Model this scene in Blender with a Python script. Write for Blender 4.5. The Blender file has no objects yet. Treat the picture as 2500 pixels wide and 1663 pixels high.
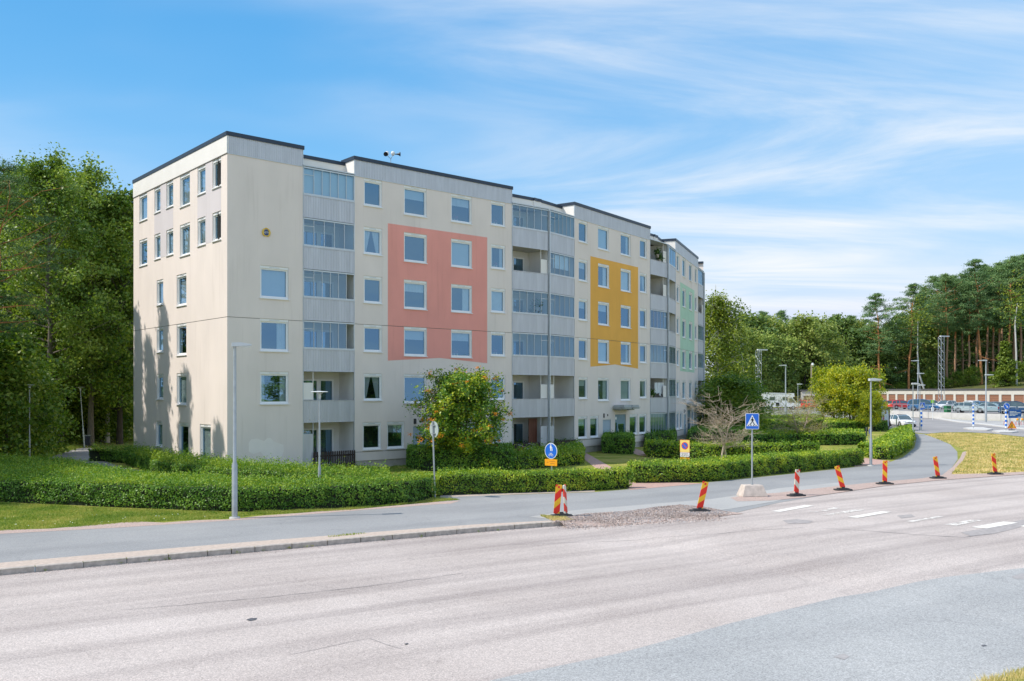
import bpy, bmesh, math, random
import numpy as np
from mathutils import Vector, Matrix
from mathutils.geometry import tessellate_polygon

S = bpy.context.scene
COL = S.collection
RAD = math.radians
PI = math.pi
RND = random.Random(11)

# ------------------------------------------------------------------ camera
F, HOR, CX, CAMZ = 2220.0, 957.0, 1250.0, 4.2      # focal length (px of the 2500 px frame), horizon row, centre column, eye height
cam = bpy.data.cameras.new('camera')
cam.sensor_width = 36.0
cam.lens = 36.0 * F / 2500.0
cam.shift_y = (HOR - 831.5) / 2500.0
cam.clip_start = 0.1
cam.clip_end = 4000.0
camo = bpy.data.objects.new('camera', cam)
COL.objects.link(camo)
camo.location = (0, 0, CAMZ)
camo.rotation_euler = (RAD(90), 0, 0)
S.camera = camo

# ------------------------------------------------------------------ sun and sky
SUN_EL = 49.0
SUNV = Vector((.978 * math.cos(RAD(SUN_EL)), .21 * math.cos(RAD(SUN_EL)), -math.sin(RAD(SUN_EL)))).normalized()
sun = bpy.data.lights.new('sun', 'SUN')
sun.energy = 2.75
sun.angle = RAD(0.53)
sun.color = (1.0, 0.945, 0.86)
suno = bpy.data.objects.new('sun', sun)
COL.objects.link(suno)
suno.location = (-60, -20, 80)
suno.rotation_euler = SUNV.to_track_quat('-Z', 'Y').to_euler()

world = bpy.data.worlds.new('World')
S.world = world
world.use_nodes = True
wn, wl = world.node_tree.nodes, world.node_tree.links
wn.clear()
def wnode(t, **k):
    n = wn.new(t)
    for a, b in k.items():
        setattr(n, a, b)
    return n
def wmath(op, a, b=None, clamp=False):
    n = wnode('ShaderNodeMath', operation=op, use_clamp=clamp)
    for i, v in enumerate((a, b)):
        if v is None:
            continue
        if isinstance(v, (int, float)):
            n.inputs[i].default_value = v
        else:
            wl.new(v, n.inputs[i])
    return n.outputs[0]
sky = wnode('ShaderNodeTexSky', sky_type='NISHITA', sun_disc=False)
sky.sun_elevation = RAD(SUN_EL)
sky.sun_rotation = RAD(102.1)
sky.air_density = 1.0
sky.dust_density = 0.15
sky.ozone_density = 1.6
sky.altitude = 0
wtc = wnode('ShaderNodeTexCoord')
wsep = wnode('ShaderNodeSeparateXYZ')
wl.new(wtc.outputs['Generated'], wsep.inputs[0])
# cirrus layer: the view direction is projected on a plane high above the whole place
zz = wmath('MAXIMUM', wmath('ADD', wsep.outputs[2], 0.09), 0.03)
px = wmath('DIVIDE', wsep.outputs[0], zz)
py = wmath('DIVIDE', wsep.outputs[1], zz)
wcomb = wnode('ShaderNodeCombineXYZ')
wl.new(px, wcomb.inputs[0]); wl.new(py, wcomb.inputs[1])
def cloud_noise(scale, rot, stretch, loc, detail, rough, dist):
    m = wnode('ShaderNodeMapping')
    m.inputs['Location'].default_value = loc
    m.inputs['Rotation'].default_value = (0, 0, RAD(rot))
    m.inputs['Scale'].default_value = stretch
    wl.new(wcomb.outputs[0], m.inputs['Vector'])
    n = wnode('ShaderNodeTexNoise')
    n.inputs['Scale'].default_value = scale
    n.inputs['Detail'].default_value = detail
    n.inputs['Roughness'].default_value = rough
    n.inputs['Distortion'].default_value = dist
    wl.new(m.outputs[0], n.inputs['Vector'])
    return n.outputs['Fac']
def wramp(v, a, b):
    n = wnode('ShaderNodeMapRange')
    n.interpolation_type = 'SMOOTHSTEP'
    n.inputs[1].default_value = a; n.inputs[2].default_value = b
    wl.new(v, n.inputs[0])
    return n.outputs[0]
CL_BIG = cloud_noise(0.42, 30, (0.75, 1.0, 1), (19.304080,10.780367,0), 4, .5, .25)
CL_WISP = cloud_noise(0.85, 46, (0.55, 1.45, 1), (11.069057,9.496998,0), 9, .60, 1.1)
big = wramp(CL_BIG, .35, .61)
wisp = wramp(CL_WISP, .30, .78)
cov = wmath('MULTIPLY', wmath('MULTIPLY', big, wmath('ADD', wmath('MULTIPLY', wisp, .85), .15)), .95, clamp=True)
# colour grade of the clear air, the same all over the sky
ssep = wnode('ShaderNodeSeparateColor'); wl.new(sky.outputs[0], ssep.inputs[0])
scom = wnode('ShaderNodeCombineColor')
for i_, (g_, k_, top_) in enumerate(((1.5, .375, 3.35), (.66, 1.255, 3.9), (.36, 2.62, 4.95))):
    wl.new(wmath('MINIMUM', wmath('MULTIPLY', wmath('POWER', ssep.outputs[i_], g_), k_), top_), scom.inputs[i_])
cmix = wnode('ShaderNodeMix', data_type='RGBA')
wl.new(cov, cmix.inputs[0])
wl.new(scom.outputs[0], cmix.inputs[6])
cmix.inputs[7].default_value = (5.0, 5.0, 5.0, 1)
bg = wnode('ShaderNodeBackground')
bg.inputs['Strength'].default_value = 0.12
wl.new(cmix.outputs[2], bg.inputs['Color'])
wout = wnode('ShaderNodeOutputWorld')
wl.new(bg.outputs[0], wout.inputs['Surface'])

S.view_settings.view_transform = 'Standard'
S.view_settings.look = 'None'
S.view_settings.gamma = 1.0
S.view_settings.exposure = 0.76
S.view_settings.use_curve_mapping = False
S.render.engine = 'CYCLES'
S.cycles.max_bounces = 8
S.cycles.transparent_max_bounces = 24
S.cycles.use_denoising = True
S.cycles.caustics_reflective = False
S.cycles.caustics_refractive = False

# ------------------------------------------------------------------ helpers
def G(x, y, z=0.0):
    """photo pixel -> point of the level plane z"""
    Y = F * (CAMZ - z) / (y - HOR)
    return Vector(((x - CX) / F * Y, Y, z))
def GS(x, y, s=.0145, y0=108.):
    """photo pixel -> point of the ground that climbs by s beyond y0"""
    Y = F * CAMZ / max(y - HOR, .01)
    if Y < y0:
        return Vector(((x - CX) / F * Y, Y, 0))
    Y = (CAMZ + y0 * s) / ((y - HOR) / F + s)
    return Vector(((x - CX) / F * Y, Y, s * (Y - y0)))
def AT(x, Y, z=0.0):
    return Vector(((x - CX) / F * Y, Y, z))

MATS = {}
def mat(name, col, rough=.6, var=.12, scale=6., bump=0., bscale=None, metal=0., spec=.5, stretch=(1, 1, 1), col2=None, coat=0., detail=5.):
    if name in MATS:
        return MATS[name]
    m = bpy.data.materials.new(name)
    m.use_nodes = True
    nt = m.node_tree
    b = nt.nodes['Principled BSDF']
    b.inputs['Roughness'].default_value = rough
    b.inputs['Metallic'].default_value = metal
    b.inputs['Specular IOR Level'].default_value = spec
    b.inputs['Coat Weight'].default_value = coat
    tc = nt.nodes.new('ShaderNodeTexCoord')
    mp = nt.nodes.new('ShaderNodeMapping')
    mp.inputs['Scale'].default_value = stretch
    nt.links.new(tc.outputs['Object'], mp.inputs[0])
    n = nt.nodes.new('ShaderNodeTexNoise')
    n.inputs['Scale'].default_value = scale
    n.inputs['Detail'].default_value = detail
    nt.links.new(mp.outputs[0], n.inputs['Vector'])
    r = nt.nodes.new('ShaderNodeValToRGB')
    r.color_ramp.elements[0].position = .3
    r.color_ramp.elements[1].position = .7
    c2 = col2 if col2 else tuple(min(1, c * (1 + var)) for c in col)
    c1 = col if col2 else tuple(c * (1 - var) for c in col)
    r.color_ramp.elements[0].color = (*c1, 1)
    r.color_ramp.elements[1].color = (*c2, 1)
    nt.links.new(n.outputs['Fac'], r.inputs[0])
    nt.links.new(r.outputs[0], b.inputs['Base Color'])
    if bump:
        n2 = nt.nodes.new('ShaderNodeTexNoise')
        n2.inputs['Scale'].default_value = bscale or scale * 8
        n2.inputs['Detail'].default_value = 3
        nt.links.new(mp.outputs[0], n2.inputs['Vector'])
        bp = nt.nodes.new('ShaderNodeBump')
        bp.inputs['Strength'].default_value = bump
        bp.inputs['Distance'].default_value = .02
        nt.links.new(n2.outputs['Fac'], bp.inputs['Height'])
        nt.links.new(bp.outputs[0], b.inputs['Normal'])
    MATS[name] = m
    return m

def nodes_of(m):
    return m.node_tree.nodes, m.node_tree.links, m.node_tree.nodes['Principled BSDF']

def glassmat(name, tint=(.62, .72, .72), r0=.2, rough=.0, transp=1.0, refl=(1, 1, 1)):
    m = bpy.data.materials.new(name)
    m.use_nodes = True
    nt = m.node_tree
    nt.nodes.clear()
    o = nt.nodes.new('ShaderNodeOutputMaterial')
    mx = nt.nodes.new('ShaderNodeMixShader')
    lw = nt.nodes.new('ShaderNodeLayerWeight'); lw.inputs[0].default_value = .5
    pw = nt.nodes.new('ShaderNodeMath'); pw.operation = 'POWER'; pw.inputs[1].default_value = 4.5
    nt.links.new(lw.outputs['Facing'], pw.inputs[0])
    fr = nt.nodes.new('ShaderNodeMath'); fr.operation = 'MULTIPLY_ADD'; fr.inputs[1].default_value = 1 - r0; fr.inputs[2].default_value = r0
    nt.links.new(pw.outputs[0], fr.inputs[0])
    tr = nt.nodes.new('ShaderNodeBsdfTransparent'); tr.inputs[0].default_value = (*tint, 1)
    gl = nt.nodes.new('ShaderNodeBsdfGlossy'); gl.inputs['Roughness'].default_value = rough
    gl.inputs['Color'].default_value = (*refl, 1)
    tc = nt.nodes.new('ShaderNodeTexCoord')
    nz = nt.nodes.new('ShaderNodeTexNoise'); nz.inputs['Scale'].default_value = 1.1
    nt.links.new(tc.outputs['Object'], nz.inputs['Vector'])
    bp = nt.nodes.new('ShaderNodeBump'); bp.inputs['Strength'].default_value = .06; bp.inputs['Distance'].default_value = .02
    nt.links.new(nz.outputs['Fac'], bp.inputs['Height'])
    nt.links.new(bp.outputs[0], gl.inputs['Normal'])
    nt.links.new(fr.outputs[0], mx.inputs[0])
    nt.links.new(tr.outputs[0], mx.inputs[1])
    nt.links.new(gl.outputs[0], mx.inputs[2])
    nt.links.new(mx.outputs[0], o.inputs['Surface'])
    MATS[name] = m
    return m

def leafmat(name, cols, rough=.5, trans=.3, big=.25):
    """foliage: one colour for each leaf out of a ramp, with light shining through; trans = share of translucency"""
    m = bpy.data.materials.new(name)
    m.use_nodes = True
    nt = m.node_tree
    b = nt.nodes['Principled BSDF']
    b.inputs['Roughness'].default_value = rough
    b.inputs['Specular IOR Level'].default_value = .35
    ge = nt.nodes.new('ShaderNodeNewGeometry')
    r = nt.nodes.new('ShaderNodeValToRGB')
    el = r.color_ramp.elements
    while len(el) < len(cols):
        el.new(.5)
    for i, c in enumerate(cols):
        el[i].position = i / (len(cols) - 1)
        el[i].color = (*c, 1)
    tc = nt.nodes.new('ShaderNodeTexCoord')
    n = nt.nodes.new('ShaderNodeTexNoise'); n.inputs['Scale'].default_value = big * 2
    n.inputs['Detail'].default_value = 2
    nt.links.new(tc.outputs['Object'], n.inputs['Vector'])
    ma = nt.nodes.new('ShaderNodeMath'); ma.operation = 'MULTIPLY_ADD'
    ma.inputs[1].default_value = 2.1; ma.inputs[2].default_value = -1.05
    nt.links.new(n.outputs['Fac'], ma.inputs[0])
    ad = nt.nodes.new('ShaderNodeMath'); ad.operation = 'ADD'; ad.use_clamp = True
    nt.links.new(ge.outputs['Random Per Island'], ad.inputs[0])
    nt.links.new(ma.outputs[0], ad.inputs[1])
    nt.links.new(ad.outputs[0], r.inputs[0])
    nt.links.new(r.outputs[0], b.inputs['Base Color'])
    t = nt.nodes.new('ShaderNodeBsdfTranslucent')
    hs = nt.nodes.new('ShaderNodeHueSaturation'); hs.inputs['Value'].default_value = 1.35; hs.inputs['Saturation'].default_value = 1.1
    nt.links.new(r.outputs[0], hs.inputs['Color'])
    nt.links.new(hs.outputs[0], t.inputs['Color'])
    mx = nt.nodes.new('ShaderNodeMixShader'); mx.inputs[0].default_value = trans
    nt.links.new(b.outputs[0], mx.inputs[1]); nt.links.new(t.outputs[0], mx.inputs[2])
    nt.links.new(mx.outputs[0], nt.nodes['Material Output'].inputs['Surface'])
    MATS[name] = m
    return m

def setp(o, label=None, cat=None, group=None, kind=None):
    if label: o['label'] = label
    if cat: o['category'] = cat
    if group: o['group'] = group
    if kind: o['kind'] = kind
    return o
def thing(name, label, cat, loc=(0, 0, 0), rotz=0., group=None):
    o = bpy.data.objects.new(name, None)
    o.empty_display_size = .3
    COL.objects.link(o)
    o.location = loc
    o.rotation_euler = (0, 0, rotz)
    return setp(o, label, cat, group)
def put(name, mesh, parent=None, loc=(0, 0, 0), rotz=0., m=None):
    """links an object of its own that may share its mesh"""
    o = bpy.data.objects.new(name, mesh)
    COL.objects.link(o)
    o.parent = parent
    o.location = loc
    o.rotation_euler = (0, 0, rotz)
    return o
def copy_tree(o, parent=None):
    c = o.copy()
    COL.objects.link(c)
    c.parent = parent
    for ch in o.children:
        copy_tree(ch, c)
    return c
def dup(root, loc, rotz=0., label=None, group=None, scale=None):
    c = copy_tree(root)
    c.location = loc
    c.rotation_euler = (0, 0, rotz)
    if scale: c.scale = scale if hasattr(scale, '__len__') else (scale,) * 3
    if label: c['label'] = label
    if group: c['group'] = group
    return c

class MB:
    """collects shapes for one mesh"""
    def __init__(s):
        s.v, s.f, s.mi, s.cur = [], [], [], 0
    def face(s, pts):
        i = len(s.v)
        s.v += [tuple(p) for p in pts]
        s.f.append(tuple(range(i, i + len(pts))))
        s.mi.append(s.cur)
        return s
    def box(s, a, b):
        (x0, y0, z0), (x1, y1, z1) = a, b
        i = len(s.v)
        s.v += [(x0, y0, z0), (x1, y0, z0), (x1, y1, z0), (x0, y1, z0), (x0, y0, z1), (x1, y0, z1), (x1, y1, z1), (x0, y1, z1)]
        for q in ((0, 3, 2, 1), (4, 5, 6, 7), (0, 1, 5, 4), (1, 2, 6, 5), (2, 3, 7, 6), (3, 0, 4, 7)):
            s.f.append(tuple(i + k for k in q)); s.mi.append(s.cur)
        return s
    def obox(s, c, ax, ay, az, hx, hy, hz):
        """oriented box: centre, axes, half sizes"""
        c, ax, ay, az = Vector(c), Vector(ax), Vector(ay), Vector(az)
        i = len(s.v)
        for sx, sy, sz in ((-1, -1, -1), (1, -1, -1), (1, 1, -1), (-1, 1, -1), (-1, -1, 1), (1, -1, 1), (1, 1, 1), (-1, 1, 1)):
            s.v.append(tuple(c + ax * hx * sx + ay * hy * sy + az * hz * sz))
        for q in ((0, 3, 2, 1), (4, 5, 6, 7), (0, 1, 5, 4), (1, 2, 6, 5), (2, 3, 7, 6), (3, 0, 4, 7)):
            s.f.append(tuple(i + k for k in q)); s.mi.append(s.cur)
        return s
    def quad(s, x0, x1, z0, z1, y):
        return s.face([(x0, y, z0), (x1, y, z0), (x1, y, z1), (x0, y, z1)])
    def tube(s, pts, rad, n=8, caps=True):
        pts = [Vector(p) for p in pts]
        if not hasattr(rad, '__len__'):
            rad = [rad] * len(pts)
        i = len(s.v)
        up = None
        for k, p in enumerate(pts):
            d = (pts[min(k + 1, len(pts) - 1)] - pts[max(k - 1, 0)]).normalized()
            if up is None:
                up = Vector((0, 0, 1)) if abs(d.z) < .9 else Vector((1, 0, 0))
            x = d.cross(up)
            if x.length < 1e-4:
                x = d.cross(Vector((0, 1, 0)))
            x.normalize()
            y = x.cross(d).normalized()
            up = y
            for j in range(n):
                a = 2 * PI * j / n
                s.v.append(tuple(p + (x * math.cos(a) + y * math.sin(a)) * rad[k]))
        for k in range(len(pts) - 1):
            for j in range(n):
                a, b = i + k * n + j, i + k * n + (j + 1) % n
                s.f.append((a, a + n, b + n, b)); s.mi.append(s.cur)
        if caps:
            s.f.append(tuple(i + j for j in range(n))); s.mi.append(s.cur)
            e = i + (len(pts) - 1) * n
            s.f.append(tuple(e + n - 1 - j for j in range(n))); s.mi.append(s.cur)
        return s
    def cyl(s, p, r, h, n=12, r2=None):
        p = Vector(p)
        return s.tube([p, p + Vector((0, 0, h))], [r, r if r2 is None else r2], n)
    def prism(s, poly, z0, z1, top=True, bot=True):
        """poly = list of (x, y), extruded in z"""
        n = len(poly)
        area = sum(poly[i][0] * poly[(i + 1) % n][1] - poly[(i + 1) % n][0] * poly[i][1] for i in range(n))
        if area < 0:
            poly = poly[::-1]
        i = len(s.v)
        z0f = z0 if hasattr(z0, '__len__') else [z0] * n
        s.v += [(p[0], p[1], z0f[k]) for k, p in enumerate(poly)] + [(p[0], p[1], z1) for p in poly]
        for k in range(n):
            s.f.append((i + k, i + (k + 1) % n, i + n + (k + 1) % n, i + n + k)); s.mi.append(s.cur)
        tris = tessellate_polygon([[Vector((p[0], p[1], 0)) for p in poly]])
        for t in tris:
            a, b, c = [Vector((*poly[q], 0)) for q in t]
            if (b - a).cross(c - a).z < 0:
                t = (t[0], t[2], t[1])
            if top: s.f.append(tuple(i + n + q for q in t)); s.mi.append(s.cur)
            if bot: s.f.append(tuple(i + q for q in reversed(t))); s.mi.append(s.cur)
        return s
    def plate(s, poly, y0, y1):
        """poly = list of (x, z) extruded in y"""
        k0 = len(s.v)
        s.prism(poly, 0, 1)
        for k in range(k0, len(s.v)):
            x, z, e = s.v[k]
            s.v[k] = (x, y1 if e < .5 else y0, z)
        return s
    def lathe(s, prof, n=16, c=(0, 0, 0)):
        """prof = list of (r, z)"""
        i = len(s.v)
        for r, z in prof:
            for j in range(n):
                a = 2 * PI * j / n
                s.v.append((c[0] + r * math.cos(a), c[1] + r * math.sin(a), c[2] + z))
        for k in range(len(prof) - 1):
            for j in range(n):
                a, b = i + k * n + j, i + k * n + (j + 1) % n
                s.f.append((a, b, b + n, a + n)); s.mi.append(s.cur)
        return s
    def xf(s, M, start=0):
        for k in range(start, len(s.v)):
            s.v[k] = tuple(M @ Vector(s.v[k]))
        return s
    def mesh(s, name, mats, smooth=False):
        me = bpy.data.meshes.new(name)
        me.from_pydata(s.v, [], s.f)
        for m in (mats if isinstance(mats, (list, tuple)) else [mats]):
            me.materials.append(m)
        if any(s.mi):
            me.polygons.foreach_set('material_index', s.mi)
        if smooth:
            me.polygons.foreach_set('use_smooth', [True] * len(s.f))
            try:
                me.set_sharp_from_angle(angle=RAD(40))
            except Exception:
                pass
        me.update()
        return me
    def build(s, name, mats, parent=None, loc=(0, 0, 0), rotz=0., smooth=False):
        return put(name, s.mesh(name, mats, smooth), parent, loc, rotz)

def sheet(name, pts, m, kind='structure', parent=None):
    """a level or sloping ground sheet from world points"""
    tris = tessellate_polygon([[Vector((p[0], p[1], 0)) for p in pts]])
    mb = MB()
    mb.v = [tuple(p) for p in pts]
    for t in tris:
        a, b, c = [Vector((pts[q][0], pts[q][1], 0)) for q in t]
        mb.f.append(tuple(t) if (b - a).cross(c - a).z > 0 else (t[0], t[2], t[1]))
        mb.mi.append(0)
    o = mb.build(name, m, parent)
    if not parent and kind:
        o['kind'] = kind
    return o

def quads_mesh(name, V, m):
    """V: (N,4,3) array, one quad each"""
    n = len(V)
    me = bpy.data.meshes.new(name)
    me.vertices.add(4 * n)
    me.vertices.foreach_set('co', np.ascontiguousarray(V, dtype=np.float32).ravel())
    me.loops.add(4 * n)
    me.loops.foreach_set('vertex_index', np.arange(4 * n, dtype=np.int32))
    me.polygons.add(n)
    me.polygons.foreach_set('loop_start', np.arange(0, 4 * n, 4, dtype=np.int32))
    try:
        me.polygons.foreach_set('loop_total', np.full(n, 4, dtype=np.int32))
    except Exception:
        pass
    for mm in (m if isinstance(m, (list, tuple)) else [m]):
        me.materials.append(mm)
    me.update()
    me.validate()
    return me

NR = np.random.default_rng(5)
def leaves(C, size, aspect=.55, droop=0., normal=None, nrand=1.0, sizevar=.35):
    """leaf-shaped quads at centres C (N,3); normal = preferred direction of the face"""
    n = len(C)
    d = NR.normal(size=(n, 3))
    if normal is not None:
        d = d * nrand + normal
    d /= np.linalg.norm(d, axis=1, keepdims=True) + 1e-9
    a = NR.normal(size=(n, 3))
    a[:, 2] -= droop * 2
    u = a - (a * d).sum(1, keepdims=True) * d
    u /= np.linalg.norm(u, axis=1, keepdims=True) + 1e-9
    w = np.cross(d, u)
    sz = (size * (1 + sizevar * NR.uniform(-1, 1, n)))[:, None]
    u = u * sz; w = w * sz * aspect
    V = np.stack([C - u, C + w - u * .15 + d * sz * .12, C + u, C - w - u * .15 + d * sz * .12], axis=1)
    return V
# ------------------------------------------------------------------ ground, roads and paths
def asphalt(name, c1, c2, rot=0., along=.06, across=.9, speck=.35, streak=.5, dark=(.62, .62, .64)):
    m = bpy.data.materials.new(name); m.use_nodes = True
    ns, ls, b = nodes_of(m)
    b.inputs['Roughness'].default_value = .85
    b.inputs['Specular IOR Level'].default_value = .3
    tc = ns.new('ShaderNodeTexCoord')
    r0 = ns.new('ShaderNodeMapping'); r0.inputs['Rotation'].default_value = (0, 0, -rot)
    ls.new(tc.outputs['Object'], r0.inputs[0])
    st = ns.new('ShaderNodeMapping'); st.inputs['Scale'].default_value = (along, across, 1)
    ls.new(r0.outputs[0], st.inputs[0])
    n1 = ns.new('ShaderNodeTexNoise'); n1.inputs['Scale'].default_value = .8; n1.inputs['Detail'].default_value = 6; n1.inputs['Roughness'].default_value = .55
    ls.new(st.outputs[0], n1.inputs['Vector'])
    n2 = ns.new('ShaderNodeTexNoise'); n2.inputs['Scale'].default_value = .22; n2.inputs['Detail'].default_value = 7
    ls.new(tc.outputs['Object'], n2.inputs['Vector'])
    n3 = ns.new('ShaderNodeTexNoise'); n3.inputs['Scale'].default_value = 38; n3.inputs['Detail'].default_value = 4; n3.inputs['Roughness'].default_value = .8
    ls.new(tc.outputs['Object'], n3.inputs['Vector'])
    rp = ns.new('ShaderNodeMapRange'); rp.inputs[1].default_value = .32; rp.inputs[2].default_value = .66
    ls.new(n2.outputs['Fac'], rp.inputs[0])
    mx = ns.new('ShaderNodeMix'); mx.data_type = 'RGBA'
    mx.inputs[6].default_value = (*c1, 1); mx.inputs[7].default_value = (*c2, 1)
    ls.new(rp.outputs[0], mx.inputs[0])
    rs = ns.new('ShaderNodeMapRange'); rs.inputs[1].default_value = .45; rs.inputs[2].default_value = .66; rs.inputs[4].default_value = streak
    ls.new(n1.outputs['Fac'], rs.inputs[0])
    m2 = ns.new('ShaderNodeMix'); m2.data_type = 'RGBA'; m2.blend_type = 'MULTIPLY'; m2.inputs[7].default_value = (*dark, 1)
    ls.new(rs.outputs[0], m2.inputs[0]); ls.new(mx.outputs[2], m2.inputs[6])
    sp = ns.new('ShaderNodeMapRange'); sp.inputs[1].default_value = .28; sp.inputs[2].default_value = .72
    sp.inputs[3].default_value = 1 - speck; sp.inputs[4].default_value = 1 + speck
    ls.new(n3.outputs['Fac'], sp.inputs[0])
    m3 = ns.new('ShaderNodeMix'); m3.data_type = 'RGBA'; m3.blend_type = 'MULTIPLY'; m3.inputs[0].default_value = 1
    ls.new(m2.outputs[2], m3.inputs[6]); ls.new(sp.outputs[0], m3.inputs[7])
    # single stones of the aggregate
    vs = ns.new('ShaderNodeTexVoronoi'); vs.inputs['Scale'].default_value = 34
    ls.new(tc.outputs['Object'], vs.inputs['Vector'])
    vb = ns.new('ShaderNodeSeparateColor'); ls.new(vs.outputs['Color'], vb.inputs[0])
    vr = ns.new('ShaderNodeMapRange'); vr.inputs[3].default_value = 1 - speck * .32; vr.inputs[4].default_value = 1 + speck * .3
    ls.new(vb.outputs[0], vr.inputs[0])
    m3b = ns.new('ShaderNodeMix'); m3b.data_type = 'RGBA'; m3b.blend_type = 'MULTIPLY'; m3b.inputs[0].default_value = 1
    ls.new(m3.outputs[2], m3b.inputs[6]); ls.new(vr.outputs[0], m3b.inputs[7])
    m3 = m3b
    # fine cracks
    vo = ns.new('ShaderNodeTexVoronoi'); vo.feature = 'DISTANCE_TO_EDGE'; vo.inputs['Scale'].default_value = .16
    dn = ns.new('ShaderNodeTexNoise'); dn.inputs['Scale'].default_value = 1.2; dn.inputs['Detail'].default_value = 5
    ls.new(tc.outputs['Object'], dn.inputs['Vector'])
    va = ns.new('ShaderNodeVectorMath'); va.operation = 'MULTIPLY_ADD'; va.inputs[1].default_value = (1.6, 1.6, 0)
    ls.new(dn.outputs['Color'], va.inputs[0]); ls.new(tc.outputs['Object'], va.inputs[2])
    ls.new(va.outputs[0], vo.inputs['Vector'])
    cr = ns.new('ShaderNodeMapRange'); cr.inputs[1].default_value = .0; cr.inputs[2].default_value = .0035; cr.inputs[3].default_value = .22; cr.inputs[4].default_value = 0
    ls.new(vo.outputs['Distance'], cr.inputs[0])
    m4 = ns.new('ShaderNodeMix'); m4.data_type = 'RGBA'; m4.blend_type = 'MULTIPLY'; m4.inputs[7].default_value = (.4, .4, .4, 1)
    ls.new(cr.outputs[0], m4.inputs[0]); ls.new(m3.outputs[2], m4.inputs[6])
    ls.new(m4.outputs[2], b.inputs['Base Color'])
    bp = ns.new('ShaderNodeBump'); bp.inputs['Strength'].default_value = .5; bp.inputs['Distance'].default_value = .012
    ls.new(n3.outputs['Fac'], bp.inputs['Height']); ls.new(bp.outputs[0], b.inputs['Normal'])
    MATS[name] = m
    return m
ROADROT = math.atan2(.53, .848)
M_ROAD = asphalt('pinkish_asphalt', (.46, .395, .36), (.55, .48, .44), ROADROT, .045, 1.15, .5, .75, (.66, .65, .66))
M_BLUE = asphalt('blue_grey_asphalt', (.345, .345, .34), (.415, .41, .40), ROADROT, .08, .5, .5, .4)
M_PATH = asphalt('path_asphalt', (.285, .285, .285), (.34, .335, .33), ROADROT, .1, .5, .26, .45)
M_FAR = asphalt('far_road_asphalt', (.29, .275, .27), (.35, .33, .32), RAD(-60), .04, .5, .15, .6)
M_WALK = asphalt('far_pavement', (.40, .39, .375), (.45, .435, .415), 0, .2, .5, .15, .3)

def grassmat(name, g1, g2, g3, sc=.35):
    m = bpy.data.materials.new(name); m.use_nodes = True
    ns, ls, b = nodes_of(m)
    b.inputs['Roughness'].default_value = .9; b.inputs['Specular IOR Level'].default_value = .15
    tc = ns.new('ShaderNodeTexCoord')
    n = ns.new('ShaderNodeTexNoise'); n.inputs['Scale'].default_value = sc; n.inputs['Detail'].default_value = 8; n.inputs['Roughness'].default_value = .65
    ls.new(tc.outputs['Object'], n.inputs['Vector'])
    n2 = ns.new('ShaderNodeTexNoise'); n2.inputs['Scale'].default_value = 22; n2.inputs['Detail'].default_value = 4; n2.inputs['Roughness'].default_value = .75
    ls.new(tc.outputs['Object'], n2.inputs['Vector'])
    ad = ns.new('ShaderNodeMath'); ad.operation = 'MULTIPLY_ADD'; ad.inputs[1].default_value = .45
    ls.new(n2.outputs['Fac'], ad.inputs[0]); ls.new(n.outputs['Fac'], ad.inputs[2])
    r = ns.new('ShaderNodeValToRGB')
    el = r.color_ramp.elements
    el[0].position = .55; el[0].color = (*g1, 1); el[1].position = .88; el[1].color = (*g3, 1)
    e = el.new(.71); e.color = (*g2, 1)
    ls.new(ad.outputs[0], r.inputs[0]); ls.new(r.outputs[0], b.inputs['Base Color'])
    bp = ns.new('ShaderNodeBump'); bp.inputs['Strength'].default_value = .9; bp.inputs['Distance'].default_value = .05
    ls.new(n2.outputs['Fac'], bp.inputs['Height']); ls.new(bp.outputs[0], b.inputs['Normal'])
    MATS[name] = m
    return m
M_LAWN = grassmat('lawn', (.13, .19, .028), (.27, .29, .05), (.42, .36, .11))
M_DRY = grassmat('dry_grass', (.26, .27, .055), (.52, .42, .17), (.64, .52, .28), .5)
M_WILD = grassmat('woodland_floor', (.06, .075, .02), (.10, .11, .03), (.17, .14, .06))
M_PAVE = mat('granite_setts', (.52, .42, .35), .9, .14, 9., .6, 45)
M_REDP = mat('red_paving', (.48, .31, .26), .9, .14, 7., .5, 40)
M_GRAVEL = mat('pink_gravel', (.48, .36, .31), .95, .28, 22., 1., 60)
M_KERB = mat('granite_kerb', (.46, .40, .35), .85, .25, 7., .4, 50)
M_PAINT = mat('road_paint', (.80, .75, .68), .7, .08, 5., .3, 50)

EDGE = [G(0, 1405, -.13), G(300, 1377, -.13), G(600, 1350, -.13), G(880, 1324.5, -.13), G(1150, 1301, -.13), G(1367, 1284, -.13), G(1500, 1277, -.05), G(1750, 1263, .0), G(1900, 1228, .0),
        G(2052, 1202, .0), G(2160, 1186, .0), G(2285, 1173, .0), G(2425, 1163, .0), G(2500, 1159, .0)]
d0 = (EDGE[0] - EDGE[1]).normalized()
EDGE = [EDGE[0] + d0 * 60, EDGE[0] + d0 * 6] + EDGE + [EDGE[-1] + Vector((10, 8.2, 0)), EDGE[-1] + Vector((60, 50, 0))]
PERP = Vector((.53, -.848, 0))
SOUTH = []
for p in EDGE:
    q = p + PERP * 40
    # meet the straight south side of the road
    a = Vector((8.22, 14.20, 0)); dd = Vector((.848, .53, 0))
    u = (q - a).dot(dd)
    s_ = a + dd * u
    SOUTH.append(Vector((s_.x, s_.y, p.z)))
mb = MB()
mb.v = [tuple(p) for p in EDGE] + [tuple(p) for p in SOUTH]
n_ = len(EDGE)
for i in range(n_ - 1):
    mb.f.append((i, n_ + i, n_ + i + 1, i + 1)); mb.mi.append(0)
setp(mb.build('road', M_ROAD), kind='structure')

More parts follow.
